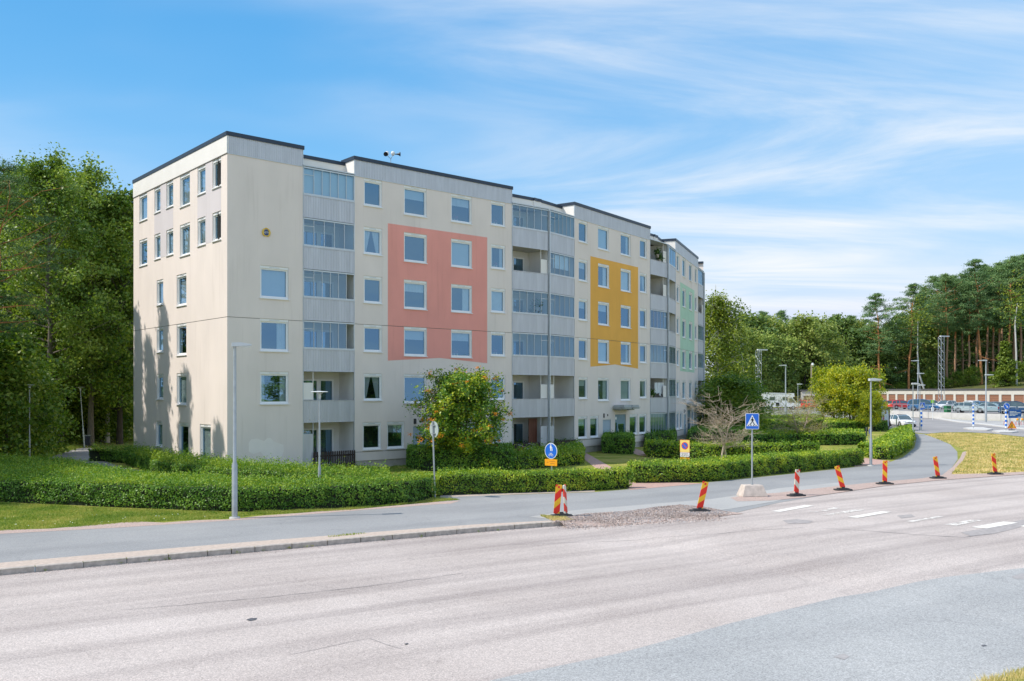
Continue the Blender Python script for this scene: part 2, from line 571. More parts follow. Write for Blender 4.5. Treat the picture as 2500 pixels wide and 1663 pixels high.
RU = [(p.x * .848 + p.y * .53, p.z) for p in EDGE]
def zroad(p):
    u = p.x * .848 + p.y * .53
    if u <= RU[0][0]: return RU[0][1]
    for (a, za), (b, zb) in zip(RU, RU[1:]):
        if u <= b: return za + (zb - za) * (u - a) / max(b - a, 1e-6)
    return RU[-1][1]
def GR(x, y, e=0.):
    p = G(x, y, -.06)
    for _ in range(4):
        p = G(x, y, zroad(p))
    return Vector((p.x, p.y, p.z + e))
def draped(name, pts, e, m, parent=None, subdiv=True):
    """sheet that follows the road surface e metres above it"""
    bm = bmesh.new()
    bm.faces.new([bm.verts.new((p.x, p.y, 0)) for p in pts])
    if subdiv:
        for u, z in RU[6:10]:
            c = Vector((.848, .53, 0)) * u
            bmesh.ops.bisect_plane(bm, geom=bm.verts[:] + bm.edges[:] + bm.faces[:], plane_co=c, plane_no=(.848, .53, 0))
    bmesh.ops.triangulate(bm, faces=bm.faces[:])
    bmesh.ops.recalc_face_normals(bm, faces=bm.faces[:])
    for v in bm.verts: v.co.z = zroad(v.co) + e
    me = bpy.data.meshes.new(name); bm.to_mesh(me); bm.free()
    if me.polygons and me.polygons[0].normal.z < 0: me.flip_normals()
    me.materials.append(m)
    o = put(name, me, parent)
    if not parent: o['kind'] = 'structure'
    return o

# terrain: level up to 108 m, then climbing to the car park and the wooded ridge
prof = [(108, 0), (150, .61), (195, 1.2), (230, 3.0), (300, 7.0), (900, 12)]
pts = [Vector((p.x, p.y, 0)) for p in EDGE] + [Vector((420, 108, 0)), Vector((-420, 108, 0)), Vector((-420, EDGE[0].y, 0))]
tr_ = tessellate_polygon([pts])
mb = MB(); mb.v = [tuple(p) for p in pts]
for t in tr_:
    a, b, c = [pts[q] for q in t]
    mb.f.append(tuple(t) if (b - a).cross(c - a).z > 0 else (t[0], t[2], t[1])); mb.mi.append(0)
k0 = len(mb.v)
for y, z in prof:
    mb.v += [(-420 if y < 200 else -1200, y, z), (420 if y < 200 else 1200, y, z)]
for i in range(len(prof) - 1):
    a = k0 + 2 * i
    mb.f.append((a, a + 1, a + 3, a + 2)); mb.mi.append(0)
# south of the road, where the photographer stands on a low bank
s0, s1 = SOUTH[0], SOUTH[-1]
k1 = len(mb.v)
dd = Vector((.53, -.848, 0))
mb.v += [(s0.x, s0.y, -.10), (s1.x, s1.y, -.10)]
for off, z in ((.4, .0), (5, .6), (30, 1.6), (300, 3.)):
    mb.v += [tuple(Vector((s0.x, s0.y, 0)) + dd * off + Vector((0, 0, z))), tuple(Vector((s1.x, s1.y, 0)) + dd * off + Vector((0, 0, z)))]
for i in range(4):
    a = k1 + 2 * i
    mb.f.append((a, a + 2, a + 3, a + 1)); mb.mi.append(0)
setp(mb.build('ground', M_LAWN), kind='structure')
def zt(y):
    for (a, za), (b, zb) in zip(prof, prof[1:]):
        if a <= y <= b:
            return za + (zb - za) * (y - a) / (b - a)
    return 0. if y < 108 else 14.

# cycle path and pavement
pn = [(-150, 1311), (0, 1302), (300, 1286), (600, 1267), (850, 1247), (1070, 1229), (1074, 1214), (1150, 1211), (1300, 1206.5), (1450, 1201.5), (1545, 1194), (1560, 1184), (1700, 1180.5), (1836, 1167), (1970, 1153), (2112, 1138), (2175, 1127.5), (2205, 1116), (2232, 1094), (2238, 1070), (2232, 1058)]
ps = [(2256, 1060), (2289, 1072), (2320, 1085), (2337, 1103), (2338, 1122), (2318, 1150), (2300, 1166)]
psk = [EDGE[i] for i in (13, 12, 11, 10, 9, 8)]
strip = [(1340, 1271), (1150, 1281), (880, 1301.5), (600, 1323.5), (300, 1348), (0, 1374), (-150, 1387)]
sheet('cycle_path', [G(x, y, .006) for x, y in pn] + [G(x, y, .006) for x, y in ps] + [Vector((p.x, p.y, .006)) for p in psk] + [G(x, y, .006) for x, y in strip], M_PATH)
# strip of setts behind the kerb
ke = [p for p in EDGE[1:8]]
sheet('setts_strip', [Vector((p.x, p.y, .010)) + Vector((-.53, .848, 0)) * .14 for p in ke[:6]] + [Vector((EDGE[7].x, EDGE[7].y, .010)) + Vector((-.53, .848, 0)) * .14] + [G(x, y, .010) for x, y in [(1352, 1272)] + strip], M_PAVE)
# repaired lighter asphalt beside the crossing
sheet('path_repair', [G(x, y, .012) for x, y in ((1290, 1262), (1400, 1246), (1560, 1233), (1740, 1218), (1830, 1205), (1900, 1192), (2050, 1178), (2050, 1186), (1960, 1206), (1890, 1225), (1780, 1243), (1600, 1262), (1420, 1268), (1378, 1270), (1352, 1268))], M_WALK)
# gravel: verge along the lawn, heap at the kerb end, verge along the boards
sheet('gravel_verge', [G(x, y, .010) for x, y in ((-150, 1300), (0, 1294), (120, 1291), (200, 1284), (260, 1279), (330, 1273), (400, 1276), (480, 1270), (560, 1268), (640, 1259), (740, 1252), (850, 1242), (960, 1235), (1070, 1225), (1125, 1222), (1100, 1230), (1070, 1231), (850, 1248), (600, 1268.5), (300, 1287.5), (0, 1303.5), (-150, 1313))], M_GRAVEL)
sheet('gravel_patch', [G(x, y, .015) for x, y in ((1345, 1273), (1375, 1262), (1430, 1254), (1530, 1248), (1600, 1238), (1660, 1232), (1720, 1238), (1760, 1246), (1815, 1254), (1790, 1256))] + [Vector((EDGE[i].x, EDGE[i].y, .015)) for i in (9, 8, 7)], M_GRAVEL)
sheet('gravel_verge', [G(x, y, .016) for x, y in ((1783, 1215), (1830, 1208), (1900, 1203), (1960, 1196), (2050, 1186), (2150, 1176), (2250, 1168), (2300, 1160), (2326, 1140), (2344, 1118), (2350, 1104), (2364, 1100), (2352, 1125), (2330, 1148), (2322, 1158), (2410, 1156), (2500, 1152), (2500, 1158), (2425, 1163), (2285, 1173), (2160, 1186), (2052, 1202), (1960, 1215), (1880, 1222), (1800, 1224))], M_GRAVEL)
sheet('red_paving', [G(x, y, .010) for x, y in ((1075, 1214), (1300, 1205.5), (1452, 1200.5), (1452, 1197), (1300, 1201), (1075, 1208))], M_PAVE)
sheet('red_paving', [G(x, y, .012) for x, y in ((1540, 1196), (1640, 1187), (1720, 1180), (1650, 1178), (1560, 1178), (1420, 1100), (1400, 1100), (1500, 1180))], M_REDP)
sheet('red_paving', [G(x, y, .012) for x, y in ((1512, 1094), (1560, 1112), (1600, 1114), (1545, 1092))], M_REDP)
sheet('red_paving', [G(x, y, .012) for x, y in ((2085, 1140), (2150, 1133), (2175, 1126), (2112, 1118), (2095, 1126))], M_REDP)
sheet('red_paving', [G(x, y, .012) for x, y in ((2105, 1087), (2150, 1086), (2150, 1080), (2115, 1080))], M_REDP)
# path beside the gable, disappearing behind the clipped hedges
sheet('garden_path', [G(x, y, .006) for x, y in ((116, 1118), (150, 1105), (175, 1098), (205, 1093), (222, 1094), (240, 1120), (300, 1142), (420, 1160), (600, 1178), (800, 1186), (1000, 1190), (1060, 1200), (1060, 1212), (1000, 1206), (800, 1200), (600, 1192), (400, 1172), (280, 1152), (200, 1136))], M_FAR)
sheet('grass_verge', [G(x, y, .008) for x, y in ((2257, 1061), (2300, 1057.5), (2360, 1057), (2420, 1060), (2500, 1069), (2800, 1106), (2800, 1135), (2500, 1153), (2410, 1157), (2322, 1159), (2330, 1148), (2352, 1124), (2362, 1100), (2340, 1092), (2318, 1083), (2290, 1071))], M_DRY)

# blue-grey asphalt lay-by in front
draped('road_layby', [GR(x, y) for x, y in ((900, 1720), (1080, 1690), (1250, 1650), (1515, 1595), (1780, 1523), (2045, 1459), (2310, 1409), (2500, 1387), (2700, 1370))] + [Vector((8.22, 14.20, 0)) + Vector((.848, .53, 0)) * q for q in (14, -14)], .005, M_BLUE)
M_DARKP = mat('oil_stain', (.10, .10, .11), .7, .3, 12.)
for pl in (((601, 1514), (612, 1510), (628, 1510), (624, 1514), (610, 1517)), ((2395, 1577), (2404, 1575), (2410, 1577), (2400, 1580)), ((987, 1573), (995, 1571), (998, 1573), (990, 1575))):
    draped('asphalt_stain', [GR(x, y) for x, y in pl], .009, M_DARKP, None, False)
M_PALEP = mat('pale_asphalt_repair', (.36, .335, .325), .9, .12, 12.)
for pl in (((2035, 1605), (2060, 1597), (2075, 1604), (2062, 1612)), ((2470, 1408), (2500, 1400), (2520, 1404), (2500, 1415), (2478, 1414))):
    draped('asphalt_stain', [GR(x, y) for x, y in pl], .010, M_PALEP, None, False)
for pl in (((1910, 1271), (1945, 1268), (1985, 1272), (1975, 1278), (1925, 1279)), ((2190, 1259), (2225, 1256), (2235, 1262), (2200, 1266)), ((2345, 1300), (2420, 1288), (2500, 1268), (2500, 1285), (2430, 1303), (2370, 1310))):
    draped('asphalt_stain', [GR(x, y) for x, y in pl], .006, mat('darker_asphalt', (.36, .325, .31), .9, .18, 6., .3, 60), None, False)

# sealed cracks and seams
def seam(name, pts, w, m, rnd):
    P = [GR(x, y) for x, y in pts]
    Q = []
    for a, b in zip(P, P[1:]):
        n = max(2, int((b - a).length / .35))
        for i in range(n):
            d = (b - a).normalized(); k = Vector((-d.y, d.x, 0))
            Q.append(a.lerp(b, i / n) + k * rnd.gauss(0, .03))
    Q.append(P[-1])
    L, R = [], []
    for i, q in enumerate(Q):
        d = (Q[min(i + 1, len(Q) - 1)] - Q[max(i - 1, 0)]); d.z = 0; d.normalize()
        k = Vector((-d.y, d.x, 0)) * w * rnd.uniform(.5, 1.3)
        L.append(q + k); R.append(q - k)
    mb = MB()
    mb.v = [(v.x, v.y, zroad(v) + .0085) for v in L + R]
    n = len(Q)
    for i in range(n - 1):
        mb.f.append((n + i, n + i + 1, i + 1, i)); mb.mi.append(0)
    setp(mb.build(name, m), kind='structure')
M_SEAM = mat('crack_filler', (.17, .165, .17), .8, .25, 9.)
M_SEAM2 = mat('open_crack', (.24, .22, .215), .9, .25, 9.)
rs_ = random.Random(8)
for pts, w, m in (([(2010, 1291), (2110, 1296), (2240, 1306), (2350, 1312), (2420, 1304)], .018, M_SEAM2), ([(1250, 1330), (1500, 1322), (1760, 1303), (1960, 1288)], .010, M_SEAM2), ([(300, 1490), (620, 1462), (900, 1432), (1130, 1400)], .010, M_SEAM2),
                  ([(700, 1600), (900, 1560), (980, 1585)], .006, M_SEAM2)):
    seam('road_crack', pts, w, m, rs_)
# grit and small litter of the road
# painted crossing
M_WORN = bpy.data.materials.new('worn_road_paint'); M_WORN.use_nodes = True
ns, ls, b = nodes_of(M_WORN)
b.inputs['Base Color'].default_value = (.76, .71, .65, 1); b.inputs['Roughness'].default_value = .8
tc = ns.new('ShaderNodeTexCoord'); nz = ns.new('ShaderNodeTexNoise'); nz.inputs['Scale'].default_value = 3.2; nz.inputs['Detail'].default_value = 9; nz.inputs['Roughness'].default_value = .75
ls.new(tc.outputs['Object'], nz.inputs['Vector'])
mr = ns.new('ShaderNodeMapRange'); mr.inputs[1].default_value = .40; mr.inputs[2].default_value = .54
ls.new(nz.outputs['Fac'], mr.inputs[0]); ls.new(mr.outputs[0], b.inputs['Alpha'])
cw = bpy.data.objects.new('crosswalk', None); COL.objects.link(cw); cw['kind'] = 'structure'
def R4(p):
    return GR(1700 + p[0] * .3394, 980 + p[1] * .3394)
bars = [([(535, 793), (605, 797), (850, 752), (780, 748)], 0), ([(800, 796), (860, 801), (880, 797), (830, 792)], 1), ([(895, 788), (935, 791), (1035, 768), (985, 765)], 1),
        ([(900, 818), (960, 821), (1215, 783), (1150, 778)], 1), ([(1085, 835), (1160, 840), (1405, 798), (1330, 793)], 0), ([(1505, 866), (1560, 869), (1780, 832), (1730, 829)], 1),
        ([(1770, 891), (1870, 896), (2065, 857), (1975, 853)], 1), ([(1975, 908), (2090, 916), (2315, 875), (2210, 867)], 0), ([(2330, 900), (2357, 905), (2480, 880), (2440, 872)], 0)]
for pl, worn in bars:
    draped('crosswalk_bar', [R4(p) for p in pl], .011, M_WORN if worn else M_PAINT, cw)
# kerb stones, one by one
kerb = bpy.data.objects.new('kerb', None); COL.objects.link(kerb); kerb['kind'] = 'structure'
path = EDGE[1:8]
seglen = [(b - a).length for a, b in zip(path, path[1:])]
tot = sum(seglen)
def along(u):
    for i, L in enumerate(seglen):
        if u <= L or i == len(seglen) - 1:
            return path[i].lerp(path[i + 1], u / L)
        u -= L
u = 0.
rk = random.Random(3)
end_u = sum(seglen[:6]) + .22
while u < end_u - .02:
    L = rk.choice([1.0, 1.02, .98, .62, 1.05, 1.0])
    if u + L > end_u - .3: L = end_u - u
    a, b = along(u), along(u + L)
    d = (b - a); d.z = 0; d.normalize()
    nrm = Vector((-d.y, d.x, 0))
    zt_ = .016 + rk.uniform(-.005, .006)
    c = (a + b) / 2
    mb = MB()
    o_ = rk.uniform(-.008, .008)
    hl = L / 2 - .011
    bev = .018
    lowz = min(a.z, b.z) - .1
    mb.v = []
    for sx in (-hl, hl):
        for (yy, zz_) in ((o_, lowz), (o_, zt_ - bev), (o_ + bev, zt_), (.15, zt_), (.15, lowz)):
            mb.v.append((sx, yy, zz_))
    for i in range(5):
        j = (i + 1) % 5
        mb.f.append((i, 5 + i, 5 + j, j)); mb.mi.append(0)
    mb.f += [(4, 3, 2, 1, 0), (5, 6, 7, 8, 9)]; mb.mi += [0, 0]
    mb.build('kerb_stone', M_KERB, kerb, (c.x, c.y, 0), math.atan2(d.y, d.x))
    u += L

# the verge runs down to the road where the kerb ends
i0 = 7
up_ = [Vector((EDGE[i].x, EDGE[i].y, .015)) for i in (i0, i0 + 1, i0 + 2)]
dn_ = [GR(1384, 1290), GR(1515, 1284), GR(1762, 1266)]
mb = MB()
mb.v = [tuple(p) for p in up_] + [(p.x, p.y, zroad(p) + .004) for p in dn_]
mb.f = [(0, 3, 4, 1), (1, 4, 5, 2)]; mb.mi = [0, 0]
setp(mb.build('gravel_verge', M_GRAVEL), kind='structure')
# ------------------------------------------------------------------ the apartment building
M_CREAM = mat('cream_render', (.815, .712, .645), .9, .05, .7, .25, 60, stretch=(1, 1, .45))
def add_wall_wear(m):
    ns, ls, b = nodes_of(m)
    src = b.inputs['Base Color'].links[0].from_socket
    tc = ns.new('ShaderNodeTexCoord')
    mp = ns.new('ShaderNodeMapping'); mp.inputs['Scale'].default_value = (2.6, 2.6, .16)
    ls.new(tc.outputs['Object'], mp.inputs[0])
    n = ns.new('ShaderNodeTexNoise'); n.inputs['Scale'].default_value = 1.6; n.inputs['Detail'].default_value = 6
    ls.new(mp.outputs[0], n.inputs['Vector'])
    r = ns.new('ShaderNodeMapRange'); r.inputs[1].default_value = .56; r.inputs[2].default_value = .80; r.inputs[4].default_value = .45
    ls.new(n.outputs['Fac'], r.inputs[0])
    mx = ns.new('ShaderNodeMix'); mx.data_type = 'RGBA'; mx.blend_type = 'MULTIPLY'
    ls.new(r.outputs[0], mx.inputs[0]); ls.new(src, mx.inputs[6]); mx.inputs[7].default_value = (.78, .76, .73, 1)
    ls.new(mx.outputs[2], b.inputs['Base Color'])
add_wall_wear(M_CREAM)
M_PATCHR = mat('fresh_render', (.89, .80, .73), .9, .03, 2., .2, 60)
M_PINK = mat('pink_render', (.86, .355, .295), .9, .05, .8, .25, 60, stretch=(1, 1, .5)); add_wall_wear(M_PINK)
M_YELL = mat('ochre_render', (.86, .44, .085), .9, .05, .8, .25, 60, stretch=(1, 1, .5)); add_wall_wear(M_YELL)
M_GREEN = mat('mint_render', (.47, .66, .50), .9, .05, .8, .25, 60, stretch=(1, 1, .5)); add_wall_wear(M_GREEN)
M_GREYR = mat('grey_render', (.66, .60, .60), .9, .04, .8, .25, 60, stretch=(1, 1, .5)); add_wall_wear(M_GREYR)
M_METAL = mat('grey_sheet_metal', (.57, .57, .60), .42, .08, 1.3, 0, metal=.25, stretch=(3, 3, .35)); add_wall_wear(M_METAL)
M_WSHEET = mat('white_sheet_metal', (.86, .81, .75), .5, .04, 1.)
M_FLASH = mat('dark_roof_flashing', (.035, .05, .075), .4, .15, 2., metal=.3)
M_WFRAME = mat('white_window_paint', (.87, .86, .85), .45, .02, 3.)
M_ALU = mat('aluminium_profile', (.58, .61, .63), .4, .05, 3., metal=.4)
M_GROOVE = mat('joint_sealant', (.22, .20, .18), .9, .1, 5.)
M_PLINTH = mat('plinth_concrete', (.50, .45, .39), .95, .14, 3., .5, 40)
M_CONC = mat('slab_concrete', (.46, .45, .43), .9, .12, 3., .3, 40)
M_ROOF = mat('roof_felt', (.09, .09, .095), .95, .2, 4.)
M_ROOM = mat('dim_room_backdrop', (.10, .095, .09), .9, .25, .9)  # backdrop behind the windows, dimness of the rooms put into its colour
M_BALW = mat('balcony_back_wall', (.76, .74, .70), .8, .05, 1.5, stretch=(1, 1, .4))
M_CURT = mat('white_curtain', (.80, .80, .79), .8, .06, 3.)
M_CURTP = mat('purple_curtain', (.20, .13, .24), .8, .15, 3.)
M_BLIND = mat('pale_roller_blind', (.70, .74, .75), .7, .02, 2.)
M_BROWNW = mat('red_brown_boards', (.16, .055, .03), .6, .2, 3., stretch=(6, 1, .4))
M_WENGE = mat('dark_brown_fence_paint', (.045, .027, .022), .6, .2, 4.)
M_DOORB = mat('blue_grey_door_paint', (.38, .47, .54), .5, .05, 2.)
M_TEAL = mat('blue_door_frame_paint', (.20, .31, .38), .45, .08, 3.)
M_DARK = mat('dark_fitting', (.03, .03, .033), .5, .1, 5.)
G_WIN = glassmat('window_glass', (.70, .78, .80), .30, refl=(.38, .70, 1.0))
G_BAL = glassmat('balcony_glass', (.70, .83, .90), .20, refl=(.45, .74, 1.0))

BC = Vector((-14.09, 44.99, 0))
ANG = [49.3, 35.7, 21.0]
class Seg:
    def __init__(s, P, a):
        s.P, s.a = Vector((P[0], P[1], 0)), RAD(a)
        s.d = Vector((math.sin(s.a), math.cos(s.a), 0))
        s.n = Vector((math.cos(s.a), -math.sin(s.a), 0))
        s.rz = PI / 2 - s.a
    def t(s, x):
        k = (x - CX) / F
        return (k * s.P.y - s.P.x) / (s.d.x - k * s.d.y)
    def at(s, t, y=0., z=0.):
        return s.P + s.d * t - s.n * y + Vector((0, 0, z))
SA = Seg(BC, ANG[0]); TA = SA.t(1340)
SB = Seg(SA.at(TA), ANG[1]); TB = SB.t(1629.6)
SC = Seg(SB.at(TB), ANG[2])
GL = 13.77
SG = Seg(BC + Vector((-math.cos(SA.a), math.sin(SA.a), 0)) * GL, 90 + ANG[0])   # gable: runs from its far end to the corner

house = thing('apartment_building', 'curved cream six storey apartment building with pink, ochre and mint painted fields', 'building', BC)
def hb(mb, name, mats, seg, t=0., y=0., z=0., parent=None, smooth=False):
    """part of the house in the frame of one facade (x along, y inward, z up)"""
    if parent is None:
        return mb.build(name, mats, house, seg.at(t, y, z) - BC, seg.rz, smooth)
    return mb.build(name, mats, parent, (t, y, z), 0, smooth)
def hput(name, me, seg, t=0., y=0., z=0.):
    return put(name, me, house, seg.at(t, y, z) - BC, seg.rz)

WTOP = [2.52 + 2.7 * k for k in range(6)]            # window heads of the six floors
Z_PAR, Z_TOP, Z_BASE = 16.02, 16.90, .42
JOINT = 7.92

def holed(mb, x0, x1, z0, z1, holes, y=0., reveal=.16):
    xs = sorted({x0, x1, *[min(max(v, x0), x1) for h in holes for v in (h[0], h[1])]})
    zs = sorted({z0, z1, *[min(max(v, z0), z1) for h in holes for v in (h[2], h[3])]})
    for i in range(len(xs) - 1):
        for j in range(len(zs) - 1):
            cx, cz = (xs[i] + xs[i + 1]) / 2, (zs[j] + zs[j + 1]) / 2
            if any(h[0] < cx < h[1] and h[2] < cz < h[3] for h in holes):
                continue
            mb.face([(xs[i], y, zs[j]), (xs[i + 1], y, zs[j]), (xs[i + 1], y, zs[j + 1]), (xs[i], y, zs[j + 1])])
    if reveal:
        for h in holes:
            a, b, c, d = max(h[0], x0), min(h[1], x1), max(h[2], z0), min(h[3], z1)
            if a >= b or c >= d:
                continue
            mb.face([(a, y, c), (a, y + reveal, c), (a, y + reveal, d), (a, y, d)][::-1])
            mb.face([(b, y, c), (b, y + reveal, c), (b, y + reveal, d), (b, y, d)])
            if h[3] <= z1: mb.face([(a, y, d), (a, y + reveal, d), (b, y + reveal, d), (b, y, d)][::-1])
            if h[2] >= z0: mb.face([(a, y, c), (a, y + reveal, c), (b, y + reveal, c), (b, y, c)])

WCACHE = {}
def win_meshes(w, h):
    key = (round(w, 2), round(h, 2))
    if key in WCACHE:
        return WCACHE[key]
    f = MB()
    e, y0, y1 = .035, .03, .17
    f.box((.004, y0, .004), (e, y1, h - .004)); f.box((w - e, y0, .004), (w - .004, y1, h - .004))
    f.box((e, y0 + .002, h - .13), (w - e, y1, h - .004)); f.box((e, y0 + .002, .004), (w - e, y1, .05))
    s, ys = .075, .085
    f.box((e, ys, .05), (e + s, y1 - .004, h - .13)); f.box((w - e - s, ys, .05), (w - e, y1 - .004, h - .13))
    f.box((e + s, ys + .002, h - .13 - s), (w - e - s, y1 - .006, h - .13)); f.box((e + s, ys + .002, .05), (w - e - s, y1 - .006, .05 + s))
    fr = f.mesh('window_frame', M_WFRAME)
    g = MB().quad(e + s - .004, w - e - s + .004, .05 + s - .004, h - .13 - s + .004, .127).mesh('window_pane', G_WIN)
    sl = MB().box((-.03, -.065, -.035), (w + .03, .03, -.002)).mesh('window_sill', M_WFRAME)
    v = MB().box((w * .32, .024, h - .085), (w * .68, .03, h - .055)).mesh('vent_slot', M_ALU)
    gw = w - 2 * (e + s)
    x0, x1, za, zb = e + s, w - e - s, .05 + s, h - .13 - s
    def cloth(xa, xb, z0, z1, waves, amp=.018, taper=0.):
        mb = MB(); n = max(8, int(waves * 6)); row = []
        for zi, zz_ in enumerate((z1, z0)):
            for i in range(n + 1):
                u = i / n
                xx = xa + (xb - xa) * u
                if zi and taper:
                    xx = xx + taper * (u if taper < 0 else (1 - u))
                row.append((xx, .215 + amp * math.sin(u * waves * 2 * PI), zz_))
        mb.v = row
        for i in range(n):
            mb.f.append((i, n + 1 + i, n + 2 + i, i + 1)); mb.mi.append(0)
        return mb
    def join(*ms):
        r = MB()
        for q in ms:
            k = len(r.v); r.v += q.v; r.f += [tuple(k + i for i in fc) for fc in q.f]; r.mi += [0] * len(q.f)
        return r
    cs = {
        'sheer': cloth(x0, x1, za, zb, 9 * gw).mesh('curtain', M_CURT, True),
        'blind': cloth(x0, x1, za, zb, .5, .002).mesh('blind', M_BLIND),
        'half': cloth(x0, x1, za + (zb - za) * .62, zb, .5, .002).mesh('blind', M_BLIND),
        'val': cloth(x0, x1, zb - .34 * (zb - za), zb, 10 * gw).mesh('curtain', M_CURT, True),
        'side': join(cloth(x0, x0 + gw * .16, za, zb, 3), cloth(x1 - gw * .22, x1, za, zb, 4)).mesh('curtain', M_CURT, True),
        'right': cloth(x1 - gw * .34, x1, za, zb, 4).mesh('curtain', M_CURT, True),
        'drape': join(cloth(x0, x0 + gw * .45, za, zb, 4, .02, -.28 * gw), cloth(x1 - gw * .45, x1, za, zb, 4, .02, .28 * gw)).mesh('curtain', M_CURT, True),
    }
    WCACHE[key] = (fr, g, sl, v, cs)
    return WCACHE[key]
CSEQ = ['sheer', 'val', 'none', 'none', 'side', 'right', 'half', 'drape', 'none', 'blind', 'val', 'none']
M_POT = mat('flower_pot', (.5, .42, .36), .7, .2, 8.)
M_FLOW = leafmat('window_flowers', [(.55, .06, .2), (.10, .2, .06), (.6, .1, .25)], .6, .2)
POTS = MB()
for i in range(3):
    POTS.lathe([(.0, 0), (.05, 0), (.065, .11), (.0, .11)], 8, (.2 * i, 0, 0))
POT_ME = POTS.mesh('flower_pot', M_POT)
PLANT_ME = quads_mesh('pot_plant', leaves(np.concatenate([NR.normal((.2 * i, 0, .2), (.05, .03, .06), (40, 3)) for i in range(3)]), .035), M_FLOW)

def window(seg, t0, t1, z0, z1, cur=None, sill=True, pots=False):
    fr, g, sl, v, cs = win_meshes(t1 - t0, z1 - z0)
    o = hput('window', fr, seg, t0, 0, z0)
    put('pane', g, o)
    if sill: put('sill', sl, o)
    put('vent', v, o)
    if cur and cur != 'none':
        put('curtain' if cur not in ('blind', 'half') else 'blind', cs[cur], o)
    if pots:
        put('flower_pot', POT_ME, o, (.22, .24, .125))
        put('pot_plant', PLANT_ME, o, (.22, .24, .13))
    return o

def groove_wall(seg, t0, t1, holes, low=True, name='wall'):
    """rendered wall in storey-high panels with open joints between them"""
    cuts = [Z_BASE, .90, JOINT, Z_PAR] if low else [Z_BASE, JOINT, Z_PAR]
    for i in range(len(cuts) - 1):
        mb = MB()
        a, b = cuts[i] + (.013 if i else 0), cuts[i + 1] - (.013 if i < len(cuts) - 2 else 0)
        cut = sorted(h for h in holes if h[2] <= a and h[3] >= b)
        xs = [t0] + [v for h in cut for v in h[:2]] + [t1]
        for q in range(0, len(xs), 2):
            mb = MB()
            holed(mb, xs[q], xs[q + 1], a, b, [h for h in holes if h not in cut and h[0] < xs[q + 1] and h[1] > xs[q]])
            for h in cut:
                for x_, e in ((h[0], 1), (h[1], 0)):
                    if abs(x_ - xs[q + e]) < 1e-6 and (x_ > t0 and x_ < t1):
                        f_ = [(x_, 0, a), (x_, .16, a), (x_, .16, b), (x_, 0, b)]
                        mb.face(f_ if e else f_[::-1])
            if i: mb.face([(xs[q], 0, a), (xs[q], .04, a), (xs[q + 1], .04, a), (xs[q + 1], 0, a)][::-1])
            hb(mb, name, M_CREAM, seg)
    g = MB()
    for z in cuts[1:-1]:
        hs = [h for h in holes if h[2] < z < h[3]]
        xs = [t0] + [v for h in sorted(hs) for v in h[:2]] + [t1]
        for k in range(0, len(xs), 2):
            g.face([(xs[k], .035, z - .02), (xs[k + 1], .035, z - .02), (xs[k + 1], .035, z + .02), (xs[k], .035, z + .02)])
    hb(g, 'joint', M_GROOVE, seg)
    p = MB()
    p.box((t0 + .002, .045, -.2), (t1 - .002, .30, Z_BASE + .004))
    hb(p, 'plinth', M_PLINTH, seg)
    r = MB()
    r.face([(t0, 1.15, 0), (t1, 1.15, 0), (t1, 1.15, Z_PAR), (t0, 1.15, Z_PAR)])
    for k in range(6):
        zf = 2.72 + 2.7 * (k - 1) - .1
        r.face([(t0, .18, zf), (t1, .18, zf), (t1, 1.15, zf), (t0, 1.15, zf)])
    hb(r, 'room_backdrop', M_ROOM, seg)

def ribbed(mb, x0, x1, z0, z1, y, pitch=.105, dep=.012):
    """vertical trapezoid-ribbed metal sheet"""
    n = max(1, int(round((x1 - x0) / pitch))); p = (x1 - x0) / n
    pr = []
    for i in range(n):
        a = x0 + i * p
        pr += [(a, y), (a + p * .55, y), (a + p * .65, y + dep), (a + p * .9, y + dep)]
    pr.append((x1, y))
    for (xa, ya), (xb, yb) in zip(pr, pr[1:]):
        mb.face([(xa, ya, z0), (xb, yb, z0), (xb, yb, z1), (xa, ya, z1)])

def attic(seg, t0, t1, dep=1.05):
    mb = MB()
    ribbed(mb, t0 + .03, t1 - .03, Z_PAR + .02, Z_TOP, -.012)
    mb.box((t0 + .03, .003, Z_PAR + .02), (t1 - .03, .02, Z_TOP - .002))
    hb(mb, 'parapet_sheet', M_METAL, seg)
    e = MB()
    e.box((t0 - .004, -.02, Z_PAR + .016), (t0 + .028, .03, Z_TOP)); e.box((t1 - .028, -.02, Z_PAR + .016), (t1 + .004, .03, Z_TOP))
    e.box((t0 - .004, -.03, Z_PAR - .015), (t1 + .004, .04, Z_PAR + .015))
    hb(e, 'edge_trim', M_ALU, seg)
    c = MB().box((t0, .03, Z_PAR + .02), (t1, dep, Z_TOP - .004))
    hb(c, 'parapet_cheek', M_WSHEET, seg)
    f = MB()
    f.box((t0 - .05, -.06, Z_TOP), (t1 + .05, dep + .3, Z_TOP + .20))
    hb(f, 'roof_flashing', M_FLASH, seg)

